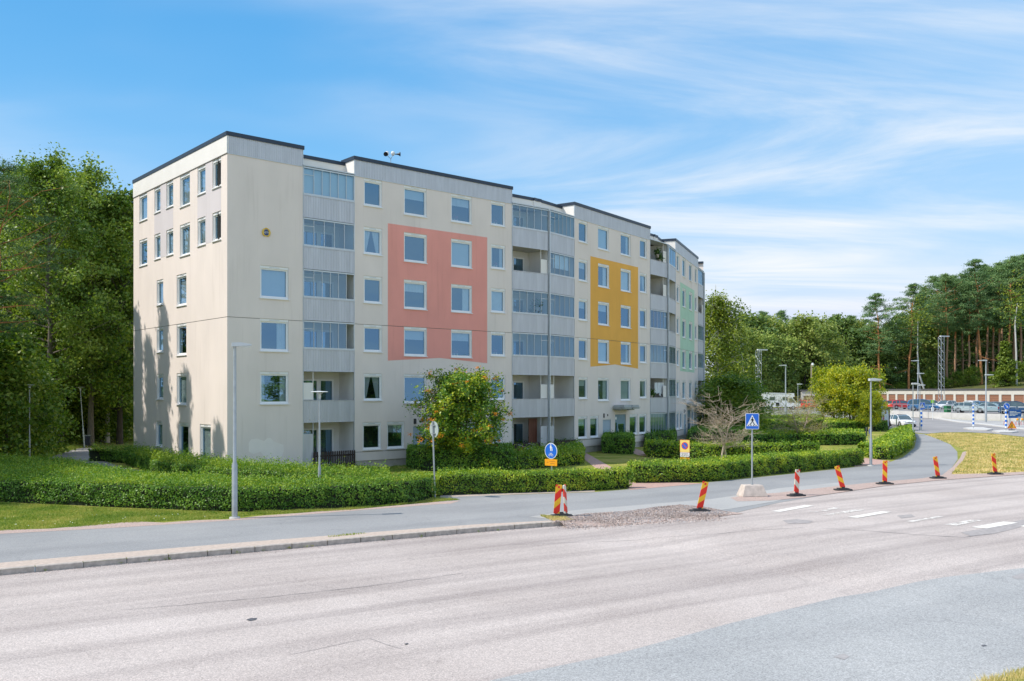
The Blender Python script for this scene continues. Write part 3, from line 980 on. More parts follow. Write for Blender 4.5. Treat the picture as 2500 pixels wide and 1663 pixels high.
# ---- balconies
SLAB0 = 2.58
DOOR_CACHE = {}
def balcony_door(flip):
    if flip in DOOR_CACHE: return DOOR_CACHE[flip]
    mb, gl, cu = MB(), MB(), MB()
    units = [(.0, 1.0, .55), (1.05, 1.95, .12)] if not flip else [(.0, .9, .12), (.95, 1.95, .55)]
    for a, b, z0 in units:
        z1 = 2.15
        mb.box((a, -.05, .05), (b, .02, z0)) if z0 > .3 else None
        mb.box((a, -.06, z0), (a + .1, .03, z1)); mb.box((b - .1, -.06, z0), (b, .03, z1))
        mb.box((a + .1, -.058, z1 - .1), (b - .1, .03, z1)); mb.box((a + .1, -.058, z0), (b - .1, .03, z0 + .12))
        gl.quad(a + .098, b - .098, z0 + .118, z1 - .098, -.018)
        cu.box((a + .1, .004, z0 + .12), (b - .1, .008, z1 - .1))  # dark sheet behind the glass, shade of the room painted in
    mb.box((1.0 if not flip else .9, -.05, .05), (1.05 if not flip else .95, .02, 2.15))
    DOOR_CACHE[flip] = (mb.mesh('balcony_door_frame', M_WFRAME), gl.mesh('balcony_door_pane', G_WIN), cu.mesh('balcony_door_dim_backing', mat('dim_interior', (.16, .19, .19), .9, .4, 1.2, stretch=(5, 1, .3))))
    return DOOR_CACHE[flip]

def ribbed_front(w, h):
    mb = MB()
    ribbed(mb, 0, w, 0, h, 0, .1, .012)
    mb.box((0, .014, 0), (w, .03, h))
    mb.box((-.004, -.02, h), (w + .004, .05, h + .03)); mb.box((-.004, -.02, -.03), (w + .004, .05, 0))
    mb.box((-.006, -.016, 0), (.01, .05, h)); mb.box((w - .01, -.016, 0), (w + .006, .05, h))
    return mb

def bay(seg, t0, t1, side, spec):
    """side: where the privacy screen stands (-1 left, +1 right); spec: six entries from the ground up"""
    w = t1 - t0
    D = 1.6
    bw = MB()
    bw.face([(0, D, 0), (w, D, 0), (w, D, 16.05), (0, D, 16.05)])
    bw.face([(.02, 0, 0), (.02, D, 0), (.02, D, 16.05), (.02, 0, 16.05)])
    bw.face([(w - .02, 0, 0), (w - .02, 0, 16.05), (w - .02, D, 16.05), (w - .02, D, 0)])
    hb(bw, 'bay_wall', M_BALW, seg, t0)
    tr = MB()
    for x in (0., w):
        tr.box((x - .02, -.012, 0), (x + .02, .06, 16.05))
    hb(tr, 'corner_trim', M_ALU, seg, t0)
    # roof over the top balcony, recessed parapet behind it
    rf = MB().box((-.03, -.08, 16.06), (w + .03, 1.05, 16.12)); hb(rf, 'balcony_roof', M_ALU, seg, t0)
    pr = MB().box((-.3, 1.0, 16.12), (w + .3, 1.2, 16.74)); hb(pr, 'recessed_parapet', M_WSHEET, seg, t0)
    fl = MB().box((-.3, .95, 16.74), (w + .3, 1.5, 16.93)); hb(fl, 'roof_flashing', M_FLASH, seg, t0)
    for k in range(6):
        zf = SLAB0 + 2.7 * (k - 1)            # underside of the slab
        top = SLAB0 + 2.7 * k if k < 5 else 16.06
        kind = spec[k]
        if k > 0:
            o = hb(MB().box((.03, .035, zf + .02), (w - .03, D - .004, zf + .18)), 'balcony', M_CONC, seg, t0)
            hbp = ribbed_front(w - .03, 1.12).build('front_panel', M_METAL, o, (.015, -.02, zf + .03))
        else:
            o = hb(MB().box((.03, .1, -.05), (w - .03, D - .004, .06)), 'patio', M_CONC, seg, t0)
        zr = zf + 1.185 if k else .1           # rail height
        zfl = zf + .18 if k else .06
        # door and window in the back wall
        fl_ = side > 0
        dm = balcony_door(fl_)
        xo = .72 if side < 0 else w - 2.7
        d = put('balcony_door', dm[0], o, (xo, D - .03, zfl)); put('pane', dm[1], d); put('dim_backing', dm[2], d)
        xa, xb = (.04, .62) if side < 0 else (w - .62, w - .04)
        if kind in ('open', 'dark', 'laundry', 'plants', 'patio', 'patiowood', 'brown'):
            s = MB()
            s.box((xa, .05, zr + .02 if k else .1), (xb, .08, zr + .92 if k else 1.98))
            s.box((xa if side > 0 else xb - .03, .04, zr), (xa + .03 if side > 0 else xb, .09, top - .01))
            s.build('privacy_screen', M_METAL if k == 0 else M_WSHEET, o)
        if kind == 'brown':
            MB().box((w * .34, .9, zfl), (w * .37, D - .1, top - .05)).build('wood_screen', mat('weathered_boards', (.17, .14, .115), .8, .2, 3., stretch=(6, 1, .4)), o)
            MB().box((w * .37, D - .12, zfl), (w - .1, D - .09, top - .05)).build('wood_screen', MATS['weathered_boards'], o)
        if kind == 'patiowood':
            MB().box((w * .60, .5, .06), (w * .83, .54, top - .1)).build('wood_screen', M_BROWNW, o)
        if kind.startswith('gl'):
            fr = MB()
            z1 = top - .03
            fr.box((.02, -.03, zr), (w - .02, .03, zr + .09)); fr.box((.02, -.05, z1 - .07), (w - .02, .04, z1))
            n = 6 if 'n' in kind else 5
            gaps = [0.] + [.62 + (w - .64) * i / (n - 1) for i in range(n)]
            if side > 0:
                gaps = [w - g for g in gaps][::-1]
            gaps = [min(max(g, .03), w - .03) for g in gaps]
            for g in gaps:
                fr.box((g - .016, -.022, zr + .09), (g + .016, .022, z1 - .07))
            i0 = 0 if side < 0 else len(gaps) - 2
            fr.box((gaps[i0], -.018, zr + 1.05), (gaps[i0 + 1], .018, zr + 1.08))
            fr.build('glazing_frame', M_ALU, o)
            skip = {'glopen': len(gaps) - 2}.get(kind, -1)
            for i in range(len(gaps) - 1):
                if i == skip: continue
                MB().quad(gaps[i] + .012, gaps[i + 1] - .012, zr + .085, z1 - .065, 0).build('pane', G_BAL, o)
            if kind == 'glblind':
                b = MB(); b.face([(gaps[0], .07, zr + .1), (gaps[-1], .07, zr + .1), (gaps[-1], .07, z1 - .1), (gaps[0], .07, z1 - .1)]); b.build('blind', M_BLIND, o)
            if kind in ('glcurt', 'glpurple'):
                b = MB(); nn = 40
                for i in range(nn):
                    a0, a1 = .62 + (w * .62) * i / nn, .62 + (w * .62) * (i + 1) / nn
                    if side > 0: a0, a1 = w - a1, w - a0
                    b.face([(a0, .12 + .02 * math.sin(i * 1.3), zr + (.1 if kind == 'glpurple' else .5)), (a1, .12 + .02 * math.sin(i * 1.3 + 1.3), zr + (.1 if kind == 'glpurple' else .5)),
                            (a1, .12 + .02 * math.sin(i * 1.3 + 1.3), z1 - .1), (a0, .12 + .02 * math.sin(i * 1.3), z1 - .1)])
                b.build('curtain', M_CURTP if kind == 'glpurple' else M_CURT, o)

# ---- gable
gz = lambda t0, t1, z0, z1: (t0, t1, z0, z1)
def gt(px):     # photo column -> distance along the gable
    return SG.t(300 + px * .28694)
gcols = [(140, 207), (268, 320), (370, 428), (485, 570), (635, 703), (763, 835)]
gh = []
for k, top in ((5, 16.0), (4, WTOP[4])):
    for i, (a, b) in enumerate(gcols):
        hh = (1.58, 1.45, 1.45, 1.72, 1.45, 1.45)[i]
        gh.append((gt(a), gt(b), top - hh - .02, top - .02, ('sheer', 'blind', 'sheer', 'blind', 'right', 'sheer')[(i + k) % 6]))
for k in (3, 2, 1):
    for i, (a, b) in enumerate(((288, 343), (458, 540))):
        gh.append((gt(a), gt(b), WTOP[k] - (1.45, 1.72)[i], WTOP[k], ('sheer', 'blind')[i] if k != 2 else ('blind', 'side')[i]))
gh.append((gt(281), gt(336), WTOP[0] - 1.45, WTOP[0], 'sheer'))
gh.append((gt(475), gt(557), WTOP[0] - 2.05, WTOP[0], 'right'))
gh.append((gt(655), gt(748), WTOP[0] - 2.15, WTOP[0], 'sheer'))
groove_wall(SG, 0, GL, [h[:4] for h in gh], False)
for h in gh:
    window(SG, h[0], h[1], h[2], h[3], h[4])
for a, b in ((268, 428), (635, 835)):
    mb = MB()
    z0 = WTOP[4] - 1.47
    holed(mb, gt(a), gt(b) + .0, z0, Z_PAR - .03, [h[:4] for h in gh], -.004, 0)
    hb(mb, 'painted_field', M_GREYR, SG)
mb = MB().box((0, -.03, Z_PAR + .02), (GL + .02, .06, Z_TOP - .002)); hb(mb, 'parapet_sheet', M_WSHEET, SG)
mb = MB().box((-.05, -.06, Z_TOP), (GL + .04, .35, Z_TOP + .2)); hb(mb, 'roof_flashing', M_FLASH, SG)
mb = MB().box((0, -.035, Z_PAR - .015), (GL + .02, .03, Z_PAR + .018)); hb(mb, 'edge_trim', mat('brown_edge_trim', (.22, .19, .17), .5, .1, 4.), SG)

# ---- front of the corner block
T1 = SA.t(740)
eh = []
for k in (3, 2, 1):
    eh.append((SA.t(635), SA.t(705), WTOP[k] + .02 - 1.66, WTOP[k] + .02))
groove_wall(SA, 0, T1, eh, False)
for h, c in zip(eh, ('blind', 'right', 'side')):
    window(SA, *h, c)
attic(SA, .0, T1)
# paler repair patch low on the wall
mb = MB()
pp = [(607, 1082), (613, 1073), (628, 1071), (645, 1077), (652, 1070), (660, 1069), (668, 1078), (680, 1082), (692, 1086), (693, 1100), (688, 1116), (672, 1120), (655, 1121), (643, 1113), (636, 1103), (628, 1106), (618, 1109), (608, 1103)]
poly = []
for x, y in pp:
    t = SA.t(x); P = SA.at(t)
    poly.append((t, CAMZ - (y - HOR) / F * P.y))
for i in range(len(poly)):
    pass
mb.plate(poly, -.004, .0)
hb(mb, 'repair_patch', M_PATCHR, SA)

# ---- the three painted blocks
MODB = 3.13
def blk(seg, t0, wid, field, seedk, doors=True):
    cols = [(.59, 1.76), (3.20, 4.77), (6.50, 8.05), (9.52, 10.66)]
    cols = [(a * wid / 11.2, b * wid / 11.2) for a, b in cols]
    holes, wl_ = [], []
    for k in range(1, 6):
        for i, (a, b) in enumerate(cols):
            hh = 1.50 if i in (0, 3) else 1.66
            topz = WTOP[k] if k < 5 else 15.99
            wl_.append((t0 + a, t0 + b, topz - hh, topz, k, i))
    gcol = [(SB.t(x0) - MODB, SB.t(x1) - MODB) for x0, x1 in ((1412, 1434), (1441, 1461.6), (1537.4, 1556.5), (1561, 1579))]
    for i, (a, b) in enumerate(gcol):
        if i == 2 and seg is SA: pass
        wl_.append((t0 + a, t0 + b, WTOP[0] - 1.52, WTOP[0], 0, i))
    holes = [w[:4] for w in wl_]
    da, db = SB.t(1471.8) - MODB, SB.t(1491.5) - MODB
    ea, eb = SB.t(1501.7) - MODB, SB.t(1528) - MODB
    holes.append((t0 + da, t0 + db, .2, 2.22))
    holes.append((t0 + ea, t0 + eb, .2, 2.55))
    groove_wall(seg, t0, t0 + wid, holes)
    for w in wl_:
        j = (w[4] * 4 + w[5] * 7 + seedk) % 12
        window(seg, w[0], w[1], w[2], w[3], CSEQ[j], True, pots=(j in (1, 4, 8) and w[4] > 1))
    attic(seg, t0, t0 + wid)
    # painted field with its arrow-shaped lower edge, a coat 4 mm proud of the wall
    fa, fb, za, zb = t0 + 2.13 * wid / 11.2, t0 + 9.22 * wid / 11.2, 6.2, 13.68
    mb = MB()
    hs = [w[:4] for w in wl_ if w[4] in (2, 3, 4)]
    holed(mb, fa, fb, za, JOINT - .014, hs, -.004, 0)
    holed(mb, fa, fb, JOINT + .014, zb, hs, -.004, 0)
    m_ = (fa + fb) / 2
    if field is not M_GREEN:
        mb.face([(fa, -.004, za), (fa, -.004, za - .24), (m_, -.004, za)])
        mb.face([(fb, -.004, za), (m_, -.004, za), (fb, -.004, za - .24)])
    else:
        mb.face([(fa, -.004, za), (fa, -.004, za - .2), (fb, -.004, za - .2), (fb, -.004, za)])
    hb(mb, 'painted_field', field, seg)
    # store door, entrance and its canopy
    d = hb(MB().box((.03, .06, .2), (db - da - .03, .1, 2.19)), 'store_door', M_DOORB, seg, t0 + da)
    fr = MB()
    for q in ((0, .03), (db - da - .03, db - da)): fr.box((q[0], .02, .2), (q[1], .12, 2.22))
    fr.box((.03, .02, 2.19), (db - da - .03, .12, 2.22)); fr.build('door_frame', M_ALU, d)
    MB().box((db - da - .14, .03, 1.15), (db - da - .09, .06, 1.32)).build('handle', M_DARK, d)
    w = eb - ea
    e = MB()
    e.box((0, .05, .2), (.07, .15, 2.55)); e.box((w - .07, .05, .2), (w, .15, 2.55)); e.box((.07, .052, 1.95), (w - .07, .15, 2.55))
    e.box((.40, .052, .2), (.47, .15, 1.95)); e.box((.47, .06, .2), (w - .07, .14, .75)); e.box((.47, .06, 1.85), (w - .07, .14, 1.95))
    e.box((.47, .06, .75), (.55, .14, 1.85)); e.box((w - .16, .06, .75), (w - .07, .14, 1.85)); e.box((.07, .06, .2), (.40, .14, .3))
    ent = hb(e, 'entrance_door', M_TEAL, seg, t0 + ea)
    MB().quad(.55, w - .16, .75, 1.85, .09).build('pane', G_WIN, ent)
    MB().quad(.07, .40, .3, 1.95, .09).build('side_pane', G_WIN, ent)
    MB().box((.57, .03, 1.0), (.60, .055, 1.5)).build('handle', M_ALU, ent)
    lb = MB().lathe([(0, -.05), (.1, -.04), (.12, 0), (0, .001)], 12); lb.xf(Matrix.Rotation(RAD(90), 4, 'X'))
    lb.build('door_lamp', M_WFRAME, ent, (.22, .05, 2.28), smooth=True)
    cn = MB()
    for a, b in ((-.35, w * .52), (w * .58, w + .38)):
        cn.plate([(a, 2.96), (b, 2.96), (b - .06, 3.06), (a + .02, 3.06)], -.95, 0)
        cn.box((a - .04, -1.0, 3.06), (b + .06, 0, 3.10)); cn.box((a + .06, -.9, 3.10), (b - .02, -.05, 3.24))
        cn.box((a + .16, -.6, 2.86), (b - .16, -.05, 2.96))
    cp = hb(cn, 'entrance_canopy', mat('canopy_metal', (.40, .42, .41), .6, .12, 3.), seg, t0 + ea)
    vb = MB().box((da + .06, -.03, 2.36), (da + .22, 0, 2.66)); vb.box((da + .62, -.03, 2.46), (da + .72, 0, 2.6))
    hb(vb, 'wall_box', M_DARK, seg, t0)
TA0 = SA.t(865); WA = SA.t(1250) - TA0
blk(SA, TA0, WA, M_PINK, 3)
WB = SB.t(1587) - SB.t(1402)
blk(SB, SB.t(1402), WB, M_YELL, 6)
TC0 = SC.t(1649); WC = 11.3
blk(SC, TC0, WC, M_GREEN, 1)

bay(SA, T1, TA0, -1, ['patio', 'open', 'glopen', 'glopen', 'gl', 'glblind'])
bay(SA, TA0 + WA, TA - .06, 1, ['patiowood', 'open', 'gl', 'gl', 'open', 'gl'])
bay(SB, .06, SB.t(1402), -1, ['patio', 'open', 'gl', 'gl', 'glcurt', 'gln'])
bay(SB, SB.t(1587), TB - .06, 1, ['gln', 'laundry', 'gl', 'glpurple', 'brown', 'plants'])
bay(SC, .06, TC0, -1, ['gln', 'gl', 'gl', 'open', 'open', 'gl'])
bay(SC, TC0 + WC, TC0 + WC + 3.15, 1, ['dark', 'dark', 'gl', 'gl', 'brown', 'gl'])
for s_, t_ in ((SA, TA), (SB, TB), (SC, TC0 + WC + 3.2)):
    mb = MB().tube([s_.at(t_, -.10, 0), s_.at(t_, -.10, 16.0)], .05, 10)
    for z in range(2, 16, 3): mb.tube([s_.at(t_, -.10, z), s_.at(t_, -.10, z + .12)], .058, 10)
    mb.xf(Matrix.Translation(-BC)); mb.build('drainpipe', M_ALU, house, smooth=True)
    mb = MB().tube([s_.at(t_, .02, 0), s_.at(t_, .02, 16.05)], .07, 6); mb.xf(Matrix.Translation(-BC)); mb.build('corner_post', M_ALU, house)

# ---- back, end and roof
DEP = GL
endp = SC.at(TC0 + WC + 3.2)
back = [SG.at(0), SA.at(TA, DEP), SB.at(TB, DEP), SC.at(TC0 + WC + 3.2, DEP)]
mb = MB()
bk = [SA.at(.0, DEP), SA.at(TA - 1.5, DEP), SB.at(TB - 1.5, DEP), SC.at(TC0 + WC + 3.2, DEP), endp]
for a, b in zip(bk, bk[1:]):
    mb.face([(a.x, a.y, -.1), (a.x, a.y, 17.0), (b.x, b.y, 17.0), (b.x, b.y, -.1)])
mb.xf(Matrix.Translation(-BC)); mb.build('rear_wall', M_CREAM, house)
mb = MB()
fr_ = [SG.at(.0, .05), SG.at(GL - 1.06, .05), SA.at(.05, 1.06), SA.at(TA - .15, 1.06), SB.at(TB - .15, 1.06), SC.at(TC0 + WC + 3.2, 1.06)]
ring = fr_ + [bk[3], bk[2], bk[1]]
tr_ = tessellate_polygon([[Vector((p.x, p.y, 0)) for p in ring]])
mb.v = [(p.x, p.y, 16.6) for p in ring]
for t in tr_:
    a, b, c = [Vector(mb.v[q]) for q in t]
    mb.f.append(tuple(t) if (b - a).cross(c - a).z > 0 else (t[0], t[2], t[1])); mb.mi.append(0)
mb.xf(Matrix.Translation(-BC)); mb.build('roof', M_ROOF, house)
mb = MB()
for a, b in zip(bk, bk[1:]):
    d_ = (b - a).normalized(); nn_ = Vector((-d_.y, d_.x, 0))
    mb.obox((a + b) / 2 + Vector((0, 0, 17.0)), d_, nn_, (0, 0, 1), (b - a).length / 2, .15, .1)
mb.xf(Matrix.Translation(-BC)); mb.build('roof_flashing', M_FLASH, house)
# ------------------------------------------------------------------ vegetation
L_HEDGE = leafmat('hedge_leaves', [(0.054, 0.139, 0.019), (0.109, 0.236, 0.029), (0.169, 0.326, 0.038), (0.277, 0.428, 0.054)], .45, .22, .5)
L_HEDGE2 = leafmat('sunny_hedge_leaves', [(0.095, 0.196, 0.022), (0.18, 0.32, 0.032), (0.315, 0.458, 0.042), (0.547, 0.597, 0.053)], .45, .25, .5)  # paler copy of hedge_leaves, sunlight on hedges and tops put into the colour
L_WEED = leafmat('weeds', [(0.096, 0.21, 0.026), (0.192, 0.336, 0.037), (0.365, 0.461, 0.051)], .55, .3, .4)
L_DEC = leafmat('broadleaf', [(0.077, 0.157, 0.023), (0.144, 0.242, 0.031), (0.23, 0.315, 0.044), (0.326, 0.388, 0.059)], .45, .35, .12)
L_DEC2 = leafmat('light_broadleaf', [(0.093, 0.168, 0.028), (0.17, 0.269, 0.041), (0.261, 0.353, 0.062), (0.338, 0.419, 0.082)], .45, .35, .12)
L_DEC3 = leafmat('dark_broadleaf', [(0.039, 0.095, 0.019), (0.078, 0.151, 0.024), (0.13, 0.208, 0.032)], .45, .3, .12)
L_BIRCH = leafmat('birch_leaves', [(0.095, 0.154, 0.021), (0.157, 0.224, 0.029), (0.253, 0.31, 0.042), (0.331, 0.378, 0.056)], .45, .35, .15)
L_PINE = leafmat('pine_needles', [(0.057, 0.13, 0.048), (0.096, 0.188, 0.059), (0.144, 0.242, 0.068)], .5, .15, .15)
L_SPR = leafmat('spruce_needles', [(0.096, 0.157, 0.021), (0.173, 0.251, 0.031), (0.25, 0.315, 0.035)], .5, .15, .3)
L_ROWAN = leafmat('rowan_leaves', [(0.057, 0.157, 0.023), (0.125, 0.251, 0.035), (0.23, 0.356, 0.042), (0.519, 0.546, 0.042)], .4, .3, .5)
L_BERRY = leafmat('rowan_berries', [(0.813, 0.307, 0.028), (0.961, 0.4, 0.041), (0.813, 0.215, 0.028)], .4, .1, .5)
L_YEL = leafmat('yellow_green_leaves', [(0.134, 0.207, 0.021), (0.269, 0.35, 0.028), (0.448, 0.476, 0.028), (0.625, 0.573, 0.028)], .45, .35, .3)
L_BROWN = leafmat('withered_leaves', [(0.308, 0.273, 0.085), (0.423, 0.378, 0.103), (0.326, 0.399, 0.085)], .6, .25, .4)
L_FAR1 = leafmat('far_broadleaf', [(0.111, 0.182, 0.039), (0.195, 0.273, 0.055), (0.299, 0.364, 0.078), (0.39, 0.429, 0.111)], .5, .35, .1)  # far foliage: paler, bluer copies with distance haze put into the colour
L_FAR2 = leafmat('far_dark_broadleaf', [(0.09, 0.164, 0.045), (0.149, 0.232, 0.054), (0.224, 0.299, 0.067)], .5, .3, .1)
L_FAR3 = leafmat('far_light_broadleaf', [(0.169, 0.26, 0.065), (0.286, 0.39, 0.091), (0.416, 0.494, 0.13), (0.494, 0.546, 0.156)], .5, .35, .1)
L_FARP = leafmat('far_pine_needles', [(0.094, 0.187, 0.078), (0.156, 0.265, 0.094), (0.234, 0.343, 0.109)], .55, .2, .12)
M_CORE = mat('dark_hedge_core', (.022, .032, .012), .95, .4, 14.)  # shade inside the hedges put into the core colour
M_BARK = mat('grey_bark', (.16, .135, .11), .9, .3, 6., .6, 30, stretch=(3, 3, .6))
M_BARKD = mat('dark_bark', (.075, .06, .05), .9, .3, 6., .6, 30, stretch=(3, 3, .6))
M_BIRCHB = mat('birch_bark', (.58, .56, .53), .8, .2, 4., .3, 30, stretch=(1, 1, 3.5))
M_PINEB = mat('pine_bark', (.30, .20, .15), .9, .2, 5., .6, 25, stretch=(3, 3, .7), col2=(.50, .27, .14))
M_PINEO = mat('orange_pine_bark', (.58, .25, .10), .85, .25, 4., .4, 25, stretch=(3, 3, .7))
M_TWIG = mat('bare_twigs', (.46, .37, .29), .9, .2, 6.)

def sample_poly(poly, n):
    """n random points in a polygon (list of (x, y))"""
    P = [Vector((p[0], p[1], 0)) for p in poly]
    tris = tessellate_polygon([P])
    A = np.array([[[P[i].x, P[i].y] for i in t] for t in tris])
    ar = np.abs(np.cross(A[:, 1] - A[:, 0], A[:, 2] - A[:, 0])) / 2
    idx = NR.choice(len(A), n, p=ar / ar.sum())
    u, v = NR.uniform(size=(2, n))
    s = np.sqrt(u)
    T = A[idx]
    return T[:, 0] * (1 - s)[:, None] + T[:, 1] * (s * (1 - v))[:, None] + T[:, 2] * (s * v)[:, None], ar.sum()
def vnoise(x, y, s=1.):
    return (np.sin(x * 1.7 * s + y * .6 * s) + np.sin(x * .53 * s - y * 1.9 * s + 1.3) + np.sin(x * 3.1 * s + y * 2.7 * s + .5) * .6) / 2.6

def hedge(label, front, back, h=.85, lm=None, lm2=None, size=.05, dens=260, wild=0., side=1.0, rag=.05, name='hedge'):
    """front, back: world points of the two long sides, left to right; a clipped hedge with real leaves round a solid dark core"""
    poly = [(p[0], p[1]) for p in front] + [(p[0], p[1]) for p in reversed(back)]
    c = Vector((sum(p[0] for p in poly) / len(poly), sum(p[1] for p in poly) / len(poly), 0))
    root = thing(name, label, 'hedge', c)
    cen = np.array([c.x, c.y])
    # core
    pl = []
    n = len(poly)
    area = sum(poly[i][0] * poly[(i + 1) % n][1] - poly[(i + 1) % n][0] * poly[i][1] for i in range(n))
    sg = 1 if area > 0 else -1
    nor = []
    for i in range(n):
        a, b_ = Vector(poly[i]), Vector(poly[(i + 1) % n])
        d = (b_ - a).normalized(); nor.append(Vector((d.y, -d.x)) * sg)
    for i in range(n):
        m_ = (nor[i] + nor[i - 1]); m_ = m_.normalized() if m_.length > .1 else nor[i]
        pl.append((poly[i][0] - m_.x * .10 - c.x, poly[i][1] - m_.y * .10 - c.y))
    MB().prism(pl, 0.0, h - .09).build('stems', M_CORE, root)  # solid dark block standing for the shaded inside
    # top
    pts, ar = sample_poly(poly, int(20))
    nt = int(ar * dens)
    pts, _ = sample_poly(poly, nt)
    z = h + vnoise(pts[:, 0], pts[:, 1]) * rag + vnoise(pts[:, 0] * .35, pts[:, 1] * .4 + 2) * rag + NR.normal(0, .025 + wild * .25, nt) * 1.
    z = np.maximum(z, h - .1)
    T = np.column_stack([pts - cen, z])
    V = [leaves(T, size, .6, 0, np.array([[0, 0, 1.]]), .8)]
    mi = [np.zeros(nt, int) + 1]
    # sides
    per = [(Vector(poly[i]), Vector(poly[(i + 1) % n]), nor[i]) for i in range(n)]
    for a, b_, nn in per:
        L = (b_ - a).length
        m_ = int(L * h * dens * 1.7 * side)
        if m_ < 2: continue
        u = NR.uniform(size=m_); zz_ = NR.uniform(.02, h + .01, m_)
        base = np.outer(1 - u, np.array(a)) + np.outer(u, np.array(b_))
        bulge = vnoise(base[:, 0] * 1.3, base[:, 1] * 1.3 + zz_ * 2, 1.5) * .09 + vnoise(base[:, 0] * .4, base[:, 1] * .5, 1.) * .05 + NR.normal(0, .025, m_) - .05 * (zz_ < .15) - .10 * np.clip((zz_ - h + .12) / .12, 0, 1) ** 2
        base = base + bulge[:, None] * np.array(nn)
        hole = vnoise(base[:, 0] * 2.3 + 5, base[:, 1] * 2.1 + zz_ * 4.3, 2.1) + NR.normal(0, .25, m_)   # thin places where the dark core shows
        keep = (hole > -.62) & (NR.uniform(size=m_) < .35 + .65 * np.clip(zz_ / .22, 0, 1))
        base, zz_ = base[keep], zz_[keep]; m_ = len(zz_)
        V.append(leaves(np.column_stack([base - cen, zz_]), size, .6, .1, np.array([[nn.x, nn.y, .35]]), .75))
        mi.append(np.zeros(m_, int))
    if wild:
        m_ = int(ar * dens * wild * .5)
        pts, _ = sample_poly(poly, m_)
        zz_ = h + np.abs(NR.normal(0, .16, m_))
        V.append(leaves(np.column_stack([pts - cen, zz_]), size * 1.3, .25, -1.2)); mi.append(np.zeros(m_, int) + 1)
    V = np.concatenate(V)
    me = quads_mesh('hedge_foliage', V, [lm or L_HEDGE, lm2 or lm or L_HEDGE])
    me.polygons.foreach_set('material_index', np.concatenate(mi).astype(np.int32))
    put('foliage', me, root)
    return root

def T(x, y, z=.85):
    g = G(x, y, z)
    return (g.x, g.y)
def B(x, y):
    g = G(x, y, 0)
    return (g.x, g.y)
gw = lambda t, y=.0: (SG.at(t, y).x, SG.at(t, y).y)
sw = lambda s, t, y=.0: (s.at(t, y).x, s.at(t, y).y)

hedge('broad dark green clipped hedge along the pavement, left of the lamp post and beyond', [B(-260, 1216), B(-90, 1221), B(0, 1226), B(150, 1233), B(300, 1240), B(450, 1246), B(573, 1250), B(700, 1248), B(850, 1241), B(1000, 1229), B(1060, 1217)],
      [T(-260, 1105), T(-90, 1113), T(0, 1117), T(110, 1119), T(180, 1123), T(230, 1136), T(300, 1150), T(400, 1157), T(600, 1168), T(780, 1172), T(950, 1168), T(1056, 1158)], .85, L_HEDGE, L_WEED, .038, 520, .22)
hedge('low hedge curving round the foot of the sunlit gable wall', [B(222, 1124), T(300, 1096), T(400, 1122), T(550, 1137), T(700, 1147), T(900, 1156), T(955, 1160)],
      [gw(-1.5, -2.), gw(.5, -.25), gw(5, -.25), gw(GL - 1., -.3), T(565, 1128, .72), T(650, 1135, .72), T(740, 1143, .72), T(820, 1147, .72), T(950, 1153, .72)], .72, L_HEDGE, L_WEED, .042, 420, .6, rag=.09)
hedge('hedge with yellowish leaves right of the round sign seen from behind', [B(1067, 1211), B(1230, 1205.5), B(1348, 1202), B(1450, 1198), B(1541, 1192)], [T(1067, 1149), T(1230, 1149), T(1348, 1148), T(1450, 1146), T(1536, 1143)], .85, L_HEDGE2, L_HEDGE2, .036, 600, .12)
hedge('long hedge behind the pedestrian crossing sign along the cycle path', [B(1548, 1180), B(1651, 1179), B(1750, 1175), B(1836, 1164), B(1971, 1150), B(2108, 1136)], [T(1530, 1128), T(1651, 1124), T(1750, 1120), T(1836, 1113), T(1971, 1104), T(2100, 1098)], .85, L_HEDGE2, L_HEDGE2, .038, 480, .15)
hedge('square block hedge in front of the entrance below the ochre field', [B(1470, 1107), B(1546, 1109)], [B(1476, 1094), B(1545, 1095)], 1.15, L_HEDGE, L_HEDGE, .055, 320, .2)
hedge('box hedge under the store door behind the rowan tree', [B(995, 1147), B(1075, 1152), B(1250, 1150)], [B(996, 1133), B(1075, 1135), B(1250, 1132)], 1.1, L_HEDGE, L_HEDGE, .055, 250, .15)
hedge('ragged shrub hedge beside the parked bicycles', [B(1180, 1152), B(1270, 1147), B(1420, 1135), B(1425, 1118)], [B(1215, 1140), B(1290, 1134), B(1380, 1122), B(1405, 1112)], .75, L_HEDGE2, L_WEED, .055, 230, .6, rag=.12)
hedge('low shrubs under the balconies between pink and ochre fields', [B(1255, 1116), B(1330, 1112), B(1418, 1108)], [B(1255, 1106), B(1330, 1102), B(1412, 1098)], .8, L_HEDGE, L_HEDGE, .06, 160, .4)
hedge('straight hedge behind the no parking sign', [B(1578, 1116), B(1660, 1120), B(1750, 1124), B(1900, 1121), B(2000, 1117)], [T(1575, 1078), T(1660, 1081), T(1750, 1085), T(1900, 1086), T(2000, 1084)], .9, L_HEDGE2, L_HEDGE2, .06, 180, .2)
hedge('dark hedge against the building below the far balconies', [B(1576, 1092), B(1650, 1086)], [B(1578, 1082), B(1648, 1078)], 1.0, L_HEDGE, L_HEDGE, .06, 170, .2)
hedge('dark green hedge behind the half bare tree', [B(1800, 1092), B(1870, 1089), B(1960, 1088), B(2112, 1086)], [T(1800, 1054), T(1960, 1052), T(2108, 1051)], .9, L_HEDGE, L_HEDGE2, .07, 140, .15)
hedge('rounded hedge bulging into the bend of the cycle path', [B(2105, 1112), B(2138, 1122), B(2172, 1123), B(2200, 1112), B(2226, 1092), B(2231, 1072), B(2222, 1058)], [T(2098, 1082), T(2130, 1076), T(2150, 1070), T(2160, 1062), T(2168, 1055), T(2174, 1050), T(2182, 1046)], .85, L_HEDGE2, L_HEDGE2, .07, 150, .1)
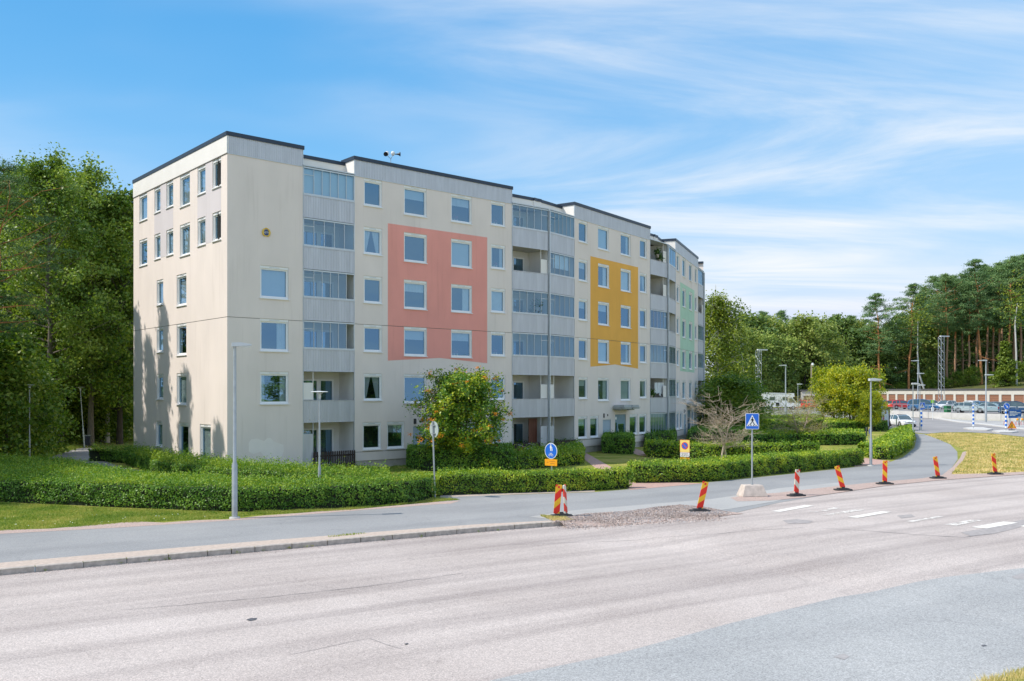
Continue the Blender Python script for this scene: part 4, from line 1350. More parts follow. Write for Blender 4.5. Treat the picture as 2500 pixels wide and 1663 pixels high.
hedge('hedge under the yellow green trees', [B(2010, 1056), B(2090, 1053), B(2165, 1052)], [B(2015, 1046), B(2090, 1044), B(2165, 1043)], 1.0, L_HEDGE, L_HEDGE2, .08, 110, .2)
hedge('farthest hedge rows beside the car park road', [B(1800, 1060), B(1900, 1055), B(2010, 1048)], [B(1800, 1040), B(1900, 1036), B(2010, 1034)], 1.1, L_HEDGE, L_HEDGE2, .09, 80, .2)
hedge('hedge beside the sitting corner at the end of the building', [B(1680, 1085), B(1760, 1080), B(1830, 1076)], [B(1690, 1070), B(1760, 1066), B(1830, 1064)], 1.0, L_HEDGE, L_HEDGE, .07, 120, .2)

# ---------------------------------------------------------------- trees
def limb(mb, p, d, L, r, rng, bend=.25, n=5, up=0., sides=6):
    pts, rad = [Vector(p)], [r]
    d = Vector(d).normalized()
    for i in range(n):
        d = (d + Vector((rng.uniform(-1, 1), rng.uniform(-1, 1), rng.uniform(-1, 1))) * bend * .5 + Vector((0, 0, up))).normalized()
        pts.append(pts[-1] + d * L / n)
        rad.append(max(r * (1 - (i + 1) / n * .8), .006))
    mb.tube(pts, rad, sides, False)
    return pts

def make_tree(name, label, cat, H, rad, crown0=.25, shape='round', nb=34, lm=None, bark=None, size=.12, ncl=6, lpc=30, cr=.5, flat=.6, tr=.18, up=(.1, .7), droop=0., seed=1,
              lean=(0, 0), wig=.04, stems=1, aspect=.6, bark2=None, dead=0, asym=0., sub=True):
    rng = random.Random(seed)
    global NR
    NR = np.random.default_rng(seed)
    root = thing(name, label, cat)
    tb, t2, C, R_ = MB(), MB(), [], []
    for st in range(stems):
        base = Vector((0, 0, 0)) if stems == 1 else Vector((rng.uniform(-.2, .2), rng.uniform(-.2, .2), 0))
        ln = Vector((lean[0], lean[1], 0)) if stems == 1 else Vector((math.cos(st * 2 * PI / stems + .5), math.sin(st * 2 * PI / stems + .5), 0)) * rad * .35
        tp, n = [], 9
        for i in range(n + 1):
            u = i / n
            tp.append(base + ln * u ** 1.3 + Vector((rng.uniform(-1, 1) * wig * H * u * .35, rng.uniform(-1, 1) * wig * H * u * .35, H * .97 * u)) - Vector((0, 0, .15 * (i == 0))))
        tr_ = [tr * (1.25 if i == 0 else (1 - .88 * (i / n)) ** .8) + .01 for i in range(n + 1)]
        k = max(1, int(n * crown0)) if bark2 else n
        tb.tube(tp[:k + 1], tr_[:k + 1], 9, False)
        if bark2: t2.tube(tp[k:], tr_[k:], 9, False)
        def at(u):
            i = min(int(u * n), n - 1)
            return tp[i].lerp(tp[i + 1], u * n - i)
        tgt = t2 if bark2 else tb
        for b_ in range(nb // stems):
            u = crown0 + (1 - crown0) * ((b_ + rng.random()) / (nb // stems))
            v = (u - crown0) / (1 - crown0)
            if shape == 'round': s_ = math.sqrt(max(.05, 1 - (2 * v - .85) ** 2 * .85)) if v < .95 else .35
            elif shape == 'cone': s_ = (1 - v) * .95 + .05
            elif shape == 'pine': s_ = (.45 + .55 * math.sin(PI * min(1, v * 1.15)) ** .8) * (1 if v < .85 else .6)
            elif shape == 'col': s_ = (.55 + .45 * math.sin(PI * v)) * (1 if v < .9 else .5)
            elif shape == 'spread': s_ = .55 + .45 * v if v < .8 else .8
            az = b_ * 2.39996 + rng.uniform(-.5, .5)
            el = up[0] + (up[1] - up[0]) * v
            L = rad * s_ * rng.uniform(.72, 1.12) * (1 + asym * math.cos(az - 1.))
            d = Vector((math.cos(az) * math.cos(el), math.sin(az) * math.cos(el), math.sin(el)))
            r = max(.012, tr * .42 * (1 - u * .6))
            pts = limb(tgt, at(u), d, L, r, rng, .28, 5, -.03 if droop else .03, 5)
            for c in range(ncl):
                q = rng.uniform(.3, 1.05) ** .8
                i = min(int(q * 5), 4)
                p = pts[i].lerp(pts[i + 1], min(q * 5 - i, 1.1))
                off = Vector((rng.gauss(0, 1), rng.gauss(0, 1), rng.gauss(0, .7))) * L * .18
                p2 = p + off
                if droop: p2 += Vector((0, 0, -rng.uniform(0, droop)))
                if sub and rng.random() < .5:
                    tgt.tube([p, p2], [.012, .006], 3, False)
                C.append(p2); R_.append(cr * rng.uniform(.6, 1.2))
        for i in range(dead):
            u = rng.uniform(crown0 * .35, crown0 * 1.1)
            az = rng.uniform(0, 2 * PI)
            limb(tb if u < crown0 or not bark2 else t2, at(u), (math.cos(az), math.sin(az), rng.uniform(-.3, .2)), rng.uniform(.4, .9) * rad, .035, rng, .4, 4, 0, 4)
    tb.build('trunk', bark or M_BARK, root, smooth=True)
    if bark2: t2.build('upper_trunk', bark2, root, smooth=True)
    if lm and C:
        C = np.array([tuple(c) for c in C]); R_ = np.array(R_)
        P = np.repeat(C, lpc, axis=0) + NR.normal(size=(len(C) * lpc, 3)) * np.repeat(R_, lpc)[:, None] * np.array([[.62, .62, .62 * flat]])
        if droop: P[:, 2] -= np.abs(NR.normal(0, droop * .5, len(P)))
        out = P - np.array([[lean[0] * .6, lean[1] * .6, H * (crown0 + 1) / 2]])
        out = out / (np.linalg.norm(out, axis=1, keepdims=True) + 1e-6)
        me = quads_mesh('crown', leaves(P, size, aspect, .3 if droop else .0, out * .55 + np.array([[0, 0, .5]]), .8), lm)
        put('crown', me, root)
    return root

def zr2(X, Y):
    """ground height, counting the wooded ridge behind the garages"""
    a, d = Vector((76.5, 191)), Vector((9.1, -41.)).normalized()
    k = (Vector((X, Y)) - a).dot(Vector((-d.y, d.x))) - 6.5
    if k <= 0: return zt(Y)
    return 1.2 + min(k, 5) / 5 * 3.1 + max(0, min(k - 5, 17)) / 17 * 1.7 + max(0, k - 22) * .06
def place(proto, x, Y, topy=None, label=None, group=None, rot=None, sc=1., z=None, Hp=None, wide=1., used={}):
    """sets a tree so that its top meets photo row topy at distance Y"""
    loc = AT(x, Y)
    zb = zr2(loc.x, Y) if z is None else z
    loc.z = zb
    if topy is not None:
        sc = (CAMZ + (HOR - topy) / F * Y - zb) / Hp
    r = RND.uniform(0, 6.28) if rot is None else rot
    if proto.name not in used:
        used[proto.name] = 1
        proto.location, proto.rotation_euler, proto.scale = loc, (0, 0, r), (sc * wide, sc * wide, sc)
        if label: proto['label'] = label
        if group: proto['group'] = group
        return proto
    return dup(proto, loc, r, label, group, (sc * wide, sc * wide, sc))

# woods at the left
decA = make_tree('aspen_tree', '', 'tree', 21, 4.6, .22, 'round', 60, L_DEC2, M_BARK, .12, 9, 48, .62, .8, .22, (.1, .9), seed=3)
decB = make_tree('birch_tree', '', 'tree', 20, 4.2, .2, 'round', 56, L_BIRCH, M_BIRCHB, .105, 9, 50, .6, .8, .17, (.15, .8), .9, seed=4)
decC = make_tree('broadleaf_tree', '', 'tree', 18, 4.8, .14, 'round', 60, L_DEC, M_BARKD, .12, 9, 46, .65, .8, .2, (.05, .9), seed=8)
decD = make_tree('dark_broadleaf_tree', '', 'tree', 16, 4.4, .1, 'round', 54, L_DEC3, M_BARKD, .13, 8, 46, .7, .8, .18, (.0, .8), seed=9)
pinN = make_tree('pine_tree', '', 'tree', 19, 4.2, .42, 'pine', 36, L_PINE, M_PINEB, .10, 8, 70, .5, .35, .2, (-.05, .6), seed=10, bark2=M_PINEO, dead=6, aspect=.2)
WG = 'trees of the wood left of the gable'
place(decA, 120, 66, 402, 'tallest pale green aspen of the wood left of the gable', WG, Hp=21)
place(decA, 222, 71, 425, 'aspen whose crown drops towards the gable roof line', WG, 2.0, Hp=21)
place(decA, 40, 75, 425, 'aspen at the left picture edge behind the pine', WG, 4.0, Hp=21)
place(decC, 292, 73, 485, 'broadleaf tree touching the left edge of the gable', WG, Hp=18)
place(decB, 150, 73, 470, 'birch with pale stem between the two garden lamps', WG, .7, Hp=20, wide=1.1)
place(decB, 262, 75, 600, 'lower hanging birch beside the gable wall', WG, 3.1, Hp=20, wide=1.2)
place(pinN, -12, 57, 378, 'pine with orange branches at the left picture edge', WG, 1.2, Hp=19)
place(decD, 110, 78, 560, 'dark broadleaf tree deep in the wood behind the birch', WG, Hp=16)
place(decD, 30, 70, 700, 'dark shaded tree low in the wood at the left edge', WG, 2.6, Hp=16, wide=1.2)
place(decD, 200, 82, 620, 'dark tree closing the wood behind the garden path', WG, 5., Hp=16, wide=1.2)
place(decD, 300, 84, 640, 'dark tree deep in the wood beside the gable', WG, 1.3, Hp=16, wide=1.2)
place(decC, 170, 90, 455, 'broadleaf tree at the back of the wood', WG, 2.2, Hp=18, wide=1.2)
place(decC, -30, 85, 450, 'tree at the back of the wood by the picture edge', WG, 3.9, Hp=18, wide=1.2)
place(decC, 300, 95, 510, 'tree at the back of the wood next to the building', WG, .4, Hp=18, wide=1.3)
shrubN = make_tree('leafy_bush', '', 'bush', 5, 2.3, .03, 'round', 40, L_DEC, M_BARKD, .10, 7, 40, .55, .8, .06, (.1, .9), seed=12)
place(shrubN, 15, 56, 855, 'large leafy bush at the left picture edge behind the lamp', 'bushes at the edge of the wood', Hp=5, wide=1.0)
place(shrubN, 75, 61, 935, 'bush right behind the left garden lamp', 'bushes at the edge of the wood', Hp=5, wide=1.2)
place(shrubN, 245, 76, 940, 'dark bush under the birch at the end of the path', 'bushes at the edge of the wood', Hp=5, wide=1.3)
place(shrubN, 310, 79, 960, 'dark bush touching the gable edge', 'bushes at the edge of the wood', Hp=5, wide=1.4)
place(shrubN, 140, 73, 960, 'dark bush between the two garden lamps', 'bushes at the edge of the wood', Hp=5, wide=1.4)
place(shrubN, 190, 75, 1010, 'low bush behind the leaning garden lamp', 'bushes at the edge of the wood', Hp=5, wide=1.6)
# the wood goes on to the left of the picture; these trees shade the hedge, the path and the foot of the gable
sprN = make_tree('spruce_tree', '', 'tree', 22, 2.6, .06, 'cone', 90, L_SPR, M_BARKD, .13, 6, 26, .45, .5, .2, (-.25, .3), seed=14)
OG = 'spruces beside the garden path'
for i, (x, y, h) in enumerate(((-31.2, 46.2, 21.5), (-32.0, 49.0, 23.5), (-33.5, 52.5, 22.0), (-36., 50., 25.), (-35., 56, 22.), (-39., 58., 24.), (-30., 42.6, 20.5), (-31.5, 40., 21.))):
    o = sprN if i == 0 else dup(sprN, (0, 0, 0))
    o.location = (x, y, 0); o.rotation_euler = (0, 0, i * 1.1); o.scale = (h / 22 * .95,) * 2 + (h / 22,)
    setp(o, 'spruce standing left of the picture beside the garden path', 'tree', OG)
for i, (x, y, h) in enumerate(((-29.5, 34., 13.), (-33, 37., 16.), (-31, 29., 13.), (-38, 41., 18.), (-27.5, 40.5, 11.))):
    o = dup(decC, (x, y, 0), i * 1.7, 'broadleaf tree left of the picture that shades the hedge', 'broadleaf trees left of the picture', (h / 18,) * 3)

# trees in the garden
def make_rowan():
    r = make_tree('rowan_tree', 'rowan tree with orange berry clusters in front of the pink block', 'tree', 4.9, 2.35, .2, 'round', 66, L_ROWAN, M_BARK, .075, 10, 48, .36, .8, .075, (.05, 1.0), seed=21, stems=3, wig=.05)
    me = [c for c in r.children if c.name.startswith('crown')][0]
    co = np.empty(len(me.data.vertices) * 3, dtype=np.float32); me.data.vertices.foreach_get('co', co)
    co = co.reshape(-1, 4, 3).mean(1)
    out = np.linalg.norm(co - np.array([[0, 0, 3.0]]), axis=1)
    idx = np.argsort(-out + NR.normal(0, .45, len(out)))[:3000]
    sel = NR.choice(idx, 80, replace=False)
    P = np.repeat(co[sel], 36, axis=0) + NR.normal(size=(80 * 36, 3)) * np.array([[.085, .085, .05]])
    put('berries', quads_mesh('berries', leaves(P, .03, .9), L_BERRY), r)
    return r
rowan = make_rowan()
rowan.location = AT(1128, 48.6); rowan.scale = (.95, .95, .93)
bare = make_tree('bare_tree', 'leafless small tree with pale tangled branches on the lawn behind the hedge', 'tree', 3.3, 2.4, .28, 'spread', 30, None, M_TWIG, .1, 12, 1, .1, 1, .055, (-.05, .7), seed=31, stems=2, wig=.08)
def twigs(root, n, seed, rad, H, lm=None, nl=0, m=None):
    rng = random.Random(seed); mb = MB()
    src = [c for c in root.children if c.name.startswith('trunk')][0].data
    vs = [v.co.copy() for v in src.vertices if v.co.z > .8]
    L = []
    for i in range(n):
        p = rng.choice(vs)
        d = Vector((p.x + rng.gauss(0, .8), p.y + rng.gauss(0, .8), abs(rng.gauss(0, .9)) + .1)).normalized()
        pts = limb(mb, p, d, rng.uniform(.3, .95) * rad * .42, .008, rng, .55, 4, .05, 3)
        L.append(pts[-1]); L.append(pts[2])
    mb.build('twigs', m or M_TWIG, root)['kind'] = 'stuff'
    if lm and nl:
        C = np.array([tuple(p) for p in L]); P = np.repeat(C, nl, axis=0) + NR.normal(size=(len(C) * nl, 3)) * .13
        put('crown', quads_mesh('crown', leaves(P, .05, .6), lm), root)
twigs(bare, 650, 5, 2.3, 3.3)
bare.location = AT(1768, 55.3)
bare.scale = (1.1, 1.1, .86)
half = make_tree('half_bare_tree', 'half bare small tree with a few withered leaves behind the clipped hedge', 'tree', 4.2, 3.2, .25, 'spread', 40, None, M_TWIG, .1, 12, 1, .1, 1, .11, (.0, .75), seed=33, stems=2, wig=.07)
twigs(half, 420, 7, 3.0, 4.2, L_BROWN, 7)
half.location = AT(1955, 72.5); half.scale = (.85, .85, .68)
yel = make_tree('multi_stemmed_tree', 'yellow green tree with forked stems beside the poster case', 'tree', 5.6, 3.4, .3, 'round', 60, L_YEL, M_BARK, .11, 9, 40, .5, .8, .12, (.1, .9), seed=41, stems=3, wig=.05)
yel.location = AT(2082, 99); yel.scale = (.86, .9, 1.0)
y2 = dup(yel, AT(2036, 106), 2.2, 'yellower tree behind the half bare tree', None, (.78, .8, 1.02))
y3 = dup(yel, AT(2128, 96), 4.0, 'smaller yellow green tree right beside the poster case', None, (.42, .42, .62))
dk = dup(shrubN, AT(1785, 86), 1., 'wide dark bush behind the leafless tree', None, (1.5, 1.5, 1.02)); del dk['group']
for i, (x, Y, s, z_, l) in enumerate(((1822, 92, 1.1, .9, 'dark bush left of the white camper van'), (1725, 95, 1.2, .9, 'dark bush at the far end of the building'))):
    o = dup(shrubN, AT(x, Y), 2.1 * i, l, None, (s, s, z_)); del o['group']

# far woods
bir2 = make_tree('weeping_birch', 'tall weeping birch beside the far end of the building', 'tree', 16, 4.2, .12, 'round', 60, L_BIRCH, M_BIRCHB, .13, 9, 44, .62, .9, .16, (.3, 1.0), 1.6, seed=51)
place(bir2, 1750, 105, 712, None, None, .5, Hp=16, wide=1.2)
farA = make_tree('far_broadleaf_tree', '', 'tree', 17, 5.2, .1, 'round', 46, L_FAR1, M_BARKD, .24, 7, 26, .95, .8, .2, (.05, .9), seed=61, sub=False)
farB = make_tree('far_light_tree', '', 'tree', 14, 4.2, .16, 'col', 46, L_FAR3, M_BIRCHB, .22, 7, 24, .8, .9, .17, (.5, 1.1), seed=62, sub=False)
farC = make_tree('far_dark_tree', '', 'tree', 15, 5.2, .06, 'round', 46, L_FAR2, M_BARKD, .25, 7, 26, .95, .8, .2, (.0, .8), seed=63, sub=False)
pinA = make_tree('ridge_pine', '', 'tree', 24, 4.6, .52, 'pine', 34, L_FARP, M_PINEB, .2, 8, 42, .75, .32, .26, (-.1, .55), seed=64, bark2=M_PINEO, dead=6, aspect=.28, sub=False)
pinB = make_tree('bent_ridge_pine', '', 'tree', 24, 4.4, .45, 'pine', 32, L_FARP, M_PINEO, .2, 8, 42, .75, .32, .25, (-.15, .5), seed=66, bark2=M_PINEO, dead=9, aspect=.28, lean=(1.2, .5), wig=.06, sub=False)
sprF = make_tree('young_spruce', '', 'tree', 9, 2.6, .03, 'cone', 60, L_SPR, M_BARKD, .2, 6, 22, .5, .5, .12, (-.2, .3), seed=67, sub=False)
FG = 'broadleaf trees of the far wood'
for x, Y, ty, pr, lab in (
        (1795, 158, 795, farA, 0), (1830, 165, 780, farC, 0), (1875, 168, 790, farA, 0), (1920, 172, 800, farC, 0), (1965, 165, 785, farA, 0), (2005, 170, 790, farA, 0), (2050, 203, 785, farC, 0), (2095, 206, 795, farA, 0), (2125, 208, 800, farA, 0),
        (1860, 161, 825, farB, 'pale green tree with a bare silvery stem behind the left lamp mast'), (1915, 163, 832, farB, 'pale green tree right of the tree with the bare stem'),
        (1830, 158, 850, farA, 0), (1960, 172, 850, farC, 0), (1990, 170, 845, farA, 0), (2040, 176, 838, farA, 'bright green rounded tree left of the first orange pine'), (2080, 203, 850, farC, 0), (2120, 205, 845, farC, 0), (1790, 155, 870, farC, 0), (1880, 171, 870, farC, 0), (1935, 174, 880, farC, 0)):
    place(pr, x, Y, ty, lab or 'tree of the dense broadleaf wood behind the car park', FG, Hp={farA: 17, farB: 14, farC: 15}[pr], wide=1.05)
for x, Y, ty in ((1868, 176, 758), (1905, 180, 756), (1945, 178, 772), (2040, 206, 766), (2080, 208, 768), (1985, 184, 772)):
    place(pinA, x, Y, ty, 'pine top rising above the far broadleaf wood', 'pines above the far wood', Hp=24, wide=.8)
PG = 'pines on the ridge behind the garages'
for x, Y, ty, pr, lab in (
        (2150, 195, 712, pinB, 'leftmost tall pine on the ridge with a bright orange stem'), (2218, 197, 690, pinB, 'second orange pine on the ridge, left of the curved birch stem'),
        (2312, 199, 668, pinA, 0), (2332, 203, 676, pinA, 0), (2366, 199, 690, pinA, 0), (2396, 198, 628, pinB, 'tallest crooked pine on the ridge right of the lattice mast'), (2425, 206, 650, pinA, 0), (2440, 201, 652, pinA, 0),
        (2462, 197, 640, pinB, 'pine leaning to the right near the young spruce'), (2492, 201, 622, pinA, 0), (2530, 199, 630, pinA, 0), (2290, 211, 672, pinA, 0), (2350, 216, 668, pinA, 0), (2410, 219, 645, pinA, 0), (2475, 221, 632, pinA, 0), (2260, 216, 700, pinA, 0), (2385, 211, 660, pinA, 0), (2510, 216, 620, pinA, 0), (2322, 225, 670, pinA, 0), (2445, 227, 640, pinA, 0)):
    place(pr, x, Y, ty, lab or 'straight pine among the tall pines on the ridge', PG, Hp=24, wide=.95)
for x, Y, ty, pr in ((2175, 207, 800, farC), (2205, 211, 780, farC), (2245, 209, 770, farA), (2285, 216, 790, farC), (2330, 229, 800, farC), (2380, 231, 790, farC), (2440, 233, 790, farC), (2490, 231, 780, farC), (2140, 201, 830, farC), (2270, 226, 740, farC), (2350, 237, 740, farC), (2420, 239, 730, farC), (2480, 241, 730, farC), (2530, 236, 760, farC), (2310, 239, 760, farC)):
    place(pr, x, Y, ty, 'dark broadleaf tree filling the ridge between the pines', 'dark trees between the pines', Hp=15 if pr is farC else 17, wide=1.1)
place(sprF, 2455, 184, 832, 'young yellowish spruce on the ridge at the right', None, .3, Hp=9)
bs = MB()
for i, (pts) in enumerate(([(2482, 940, 183), (2481, 860, 183), (2478, 790, 183), (2484, 740, 183)], [(2258, 945, 194), (2243, 910, 194), (2240, 860, 194), (2241, 780, 194)])):
    r_ = thing('slender_birch', ['white birch stem at the right edge of the ridge', 'curved grey birch stem bending up behind the garages'][i], 'tree', AT(pts[0][0], pts[0][2], zr2(AT(pts[0][0], pts[0][2]).x, pts[0][2])))
    o0 = r_.location
    P3 = [AT(x, Y, CAMZ + (HOR - y) / F * Y) - o0 for x, y, Y in pts]; P3[0].z = -.2
    MB().tube(P3, [.2, .17, .13, .06], 8).build('trunk', M_BIRCHB, r_, smooth=True)
    rr = NR.normal(size=(700, 3)) * np.array([[1.6, 1.6, 2.4]]) + np.array(P3[-1])
    put('crown', quads_mesh('crown', leaves(rr, .22, .6), L_BIRCH), r_)
# undergrowth on the ridge
for i, x in enumerate((2170, 2200, 2270, 2300, 2340, 2375, 2430, 2455, 2490)):
    o = dup(shrubN, Vector((AT(x, 197.5).x, 197.5, zr2(AT(x, 197.5).x, 197.5))), i * 1.3, 'low bush between the pine stems behind the garage roof', 'bushes behind the garage roof', (.75, .75, .45 + .15 * (i % 3)))

# trees across the street, behind the photographer, that the windows mirror
for i, (x, y, h) in enumerate(((62, 2, 13), (75, 12, 15), (70, -14, 14), (92, 20, 16), (88, -4, 15), (110, 30, 17), (105, 8, 15))):
    dup(farA if i % 2 else farC, (x, y, 0), i * 1.9, 'tree across the street outside the picture', 'trees across the street', (h / 16 * .95, h / 16 * .95, h / 16 * .55))

# ---------------------------------------------------------------- grass
def blades(name, poly, n, h, lm, z=0., wid=.012):
    pts, ar = sample_poly([(p[0], p[1]) for p in poly], n)
    hh = h * NR.uniform(.5, 1.3, n) * (1 + .5 * vnoise(pts[:, 0] * 2, pts[:, 1] * 2))
    a = NR.uniform(0, 2 * PI, n)
    w = np.column_stack([np.cos(a), np.sin(a), np.zeros(n)]) * wid
    l = NR.normal(0, .35, (n, 2)) * hh[:, None]
    b0 = np.column_stack([pts, np.full(n, z)])
    t = b0 + np.column_stack([l, hh])
    V = np.stack([b0 - w, b0 + w, t + w * .15, t - w * .15], axis=1)
    o = put(name, quads_mesh(name, V, lm))
    return o
L_GRASS = leafmat('lawn_blades', [(0.14, 0.238, 0.035), (0.28, 0.364, 0.056), (0.434, 0.42, 0.112)], .6, .3, .35)
L_DRYB = leafmat('dry_blades', [(0.316, 0.345, 0.071), (0.632, 0.532, 0.216), (0.834, 0.675, 0.345)], .6, .3, .4)
setp(blades('lawn_grass', [B(-80, 1225), B(0, 1228), B(300, 1242), B(573, 1252), B(620, 1252), B(640, 1256), B(560, 1266), B(300, 1278), B(200, 1287), B(0, 1297), B(-80, 1301)], 42000, .045, L_GRASS, .0, .010), 'short sunburnt lawn between hedge and cycle path', 'grass', None, 'stuff')
setp(blades('verge_grass', [B(620, 1250), B(850, 1242), B(1000, 1230), B(1060, 1218), B(1125, 1221), B(1060, 1226), B(850, 1246), B(640, 1257)], 9000, .06, L_GRASS, .0, .012), 'thin grass fringe along the foot of the hedge', 'grass', None, 'stuff')
setp(blades('dry_grass', [B(2262, 1062), B(2300, 1059), B(2360, 1058), B(2420, 1061), B(2500, 1070), B(2560, 1078), B(2560, 1148), B(2500, 1152), B(2410, 1156), B(2324, 1158), B(2332, 1147), B(2354, 1123), B(2361, 1101), B(2338, 1091)], 60000, .09, L_DRYB, .008, .03), 'dry yellow grass on the traffic island by the bend', 'grass', None, 'stuff')
gp = [Vector((SOUTH[i].x, SOUTH[i].y, 0)) + PERP * .15 for i in (4, 16)]
a = Vector((8.22, 14.20, 0)); dd = Vector((.848, .53, 0))
setp(blades('bank_grass', [a - dd * 2.2 + PERP * .05, a + dd * 3 + PERP * .0, a + dd * 3 + PERP * 1.2, a - dd * 2.2 + PERP * 1.2], 12000, .08, L_DRYB, -.06, .008), 'grass on the near roadside at the lower right corner', 'grass', None, 'stuff')
setp(blades('kerb_weeds', [G(1318, 1260), G(1375, 1263), Vector((EDGE[7].x + .5, EDGE[7].y + .28, 0)), EDGE[7], G(1348, 1272)], 1500, .06, L_DRYB, .012, .012), 'yellow weeds at the end of the kerb', 'weeds', None, 'stuff')
setp(blades('kerb_weeds', [G(800, 1311), G(890, 1302), G(895, 1304), G(805, 1313)], 130, .04, L_GRASS, .012, .012), 'small weeds on the setts behind the kerb', 'weeds', None, 'stuff')
setp(blades('meadow_grass', [B(-60, 1118), B(0, 1112), B(120, 1117), B(200, 1092), B(160, 1084), B(0, 1092), B(-60, 1094)], 14000, .12, L_GRASS, .0, .03), 'taller grass beside the garden path at the left', 'grass', None, 'stuff')
setp(blades('garden_grass', [T(950, 1158, .1), sw(SA, 7.4, -.6), sw(SA, 11.2, -.6), B(1000, 1150), B(1070, 1156)], 9000, .1, L_GRASS, .0, .02), 'rough grass in front of the pink block', 'grass', None, 'stuff')
# pebbles
def pebbles(name, poly, n, s, m, z, label):
    pts, _ = sample_poly([(p[0], p[1]) for p in poly], n)
    C = np.column_stack([pts, np.full(n, z) + NR.uniform(0, s * .6, n)])
    A_ = leaves(C, s, .8, 0, np.array([[0, 0, .6]]), 1.)
    Bq = leaves(C, s, .8, 0, np.array([[0, -.8, .4]]), .6)
    o = put(name, quads_mesh(name, np.concatenate([A_, Bq]), m))
    return setp(o, label, 'gravel', None, 'stuff')
L_PEB = leafmat('gravel_stones', [(0.28, 0.24, 0.22), (0.54, 0.42, 0.37), (0.66, 0.56, 0.5), (0.42, 0.41, 0.42)], .9, .0, .5)
pebbles('gravel', [G(1345, 1280), G(1375, 1264), G(1430, 1256), G(1530, 1250), G(1600, 1240), G(1660, 1234), G(1720, 1240), G(1760, 1247), G(1790, 1255), EDGE[9], EDGE[8], EDGE[7]], 14000, .022, L_PEB, .02, 'loose pink gravel heap at the end of the kerb')

setp(blades('wall_grass', [sw(SA, .0, -.4), sw(SA, 4.0, -.15), sw(SA, 7.2, -.5), sw(SA, 7.2, -2.6), sw(SA, 3.0, -3.0), sw(SA, .0, -2.6)], 16000, .22, L_GRASS, .0, .022), 'tall unmown grass at the foot of the blank corner wall', 'grass', None, 'stuff')

# clover flowers in the lawn
pts, _ = sample_poly([B(-20, 1262), B(300, 1258), B(560, 1258), B(500, 1266), B(200, 1284), B(0, 1292)], 26)
setp(put('lawn_flowers', quads_mesh('lawn_flowers', leaves(np.column_stack([pts, np.full(26, .045)]), .015, .9, 0, np.array([[0, -.5, 1.]]), .3), mat('white_petals', (.8, .8, .76), .7, .05, 5.))), 'small white flowers dotted over the lawn', 'flowers', None, 'stuff')
# leaves and grit blown along the kerb
def along_kerb(n, d0_, d1_):
    out = []
    for _ in range(n):
        i = RND.randrange(2, 7); q = EDGE[i].lerp(EDGE[i + 1], RND.random()) + PERP * (d0_ + (d1_ - d0_) * RND.random() ** 2)
        out.append((q.x, q.y, zroad(q) + .012))
    return np.array(out)
setp(put('kerb_grit', quads_mesh('kerb_grit', leaves(along_kerb(2600, .02, .5), .011, .8, 0, np.array([[0, 0, 1.]]), .4), L_PEB)), 'grit gathered along the foot of the kerb', 'grit', None, 'stuff')
setp(put('kerb_tufts', quads_mesh('kerb_tufts', leaves(np.concatenate([along_kerb(1, .0, .01) + NR.normal(0, .03, (14, 3)) * np.array([[1, 1, .5]]) + np.array([[0, 0, .03]]) for _ in range(16)]), .03, .25, -1.), L_GRASS)), 'grass tufts growing in the joints of the kerb', 'weeds', None, 'stuff')

uu = NR.uniform(size=(5200, 2)); k_ = NR.integers(0, 2, 5200)
A0, A1 = np.array([tuple(v) for v in up_]), np.array([(v.x, v.y, zroad(v) + .004) for v in dn_])
C = (A0[k_] * (1 - uu[:, :1]) + A0[k_ + 1] * uu[:, :1]) * (1 - uu[:, 1:]) + (A1[k_] * (1 - uu[:, :1]) + A1[k_ + 1] * uu[:, :1]) * uu[:, 1:]
C[:, 2] += .008
C = np.concatenate([C, C[:900] + NR.normal(0, .18, (900, 3)) * np.array([[1, 1, 0]]) + np.array([[.1, -.16, 0]])])
for q in C[5200:]: q[2] = zroad(Vector(q)) + .01
setp(put('scattered_gravel', quads_mesh('scattered_gravel', leaves(C, .02, .8, 0, np.array([[0, -.4, .8]]), .8), L_PEB)), 'loose stones spilling from the gravel heap onto the road', 'gravel', None, 'stuff')
# ------------------------------------------------------------------ street furniture and other things
M_GALV = mat('galvanised_steel', (.42, .45, .47), .45, .12, 4., metal=.45)
M_LAMPW = mat('lamp_housing', (.62, .64, .65), .45, .06, 4.)
M_LENS = mat('lamp_lens', (.75, .76, .74), .25, .03, 4.)
M_RED = mat('signal_red', (.72, .035, .02), .45, .06, 4.)
M_YEL = mat('signal_yellow', (.85, .42, .02), .5, .05, 4.)
M_ORG = mat('signal_orange', (.88, .36, .01), .5, .05, 4.)
M_SBLUE = mat('sign_blue', (.015, .14, .62), .4, .05, 4.)
M_SWHITE = mat('sign_white', (.80, .81, .80), .4, .03, 4.)
M_SYELP = mat('sign_pale_yellow', (.82, .62, .20), .45, .04, 4.)
M_SBLACK = mat('sign_black', (.015, .015, .018), .5, .05, 4.)
M_SGREY = mat('sign_back_grey', (.42, .48, .47), .5, .06, 3.)
M_RUBBER = mat('black_rubber', (.045, .047, .05), .8, .25, 8., .3, 30)
M_CBLOCK = mat('pale_concrete', (.56, .48, .42), .9, .16, 5., .5, 30)
M_WCONC = mat('white_concrete', (.58, .56, .53), .9, .08, 2., .3, 30)
M_TYRE = mat('tyre', (.02, .02, .022), .8, .2, 10.)
M_RIM = mat('wheel_rim', (.45, .46, .47), .35, .1, 6., metal=.7)

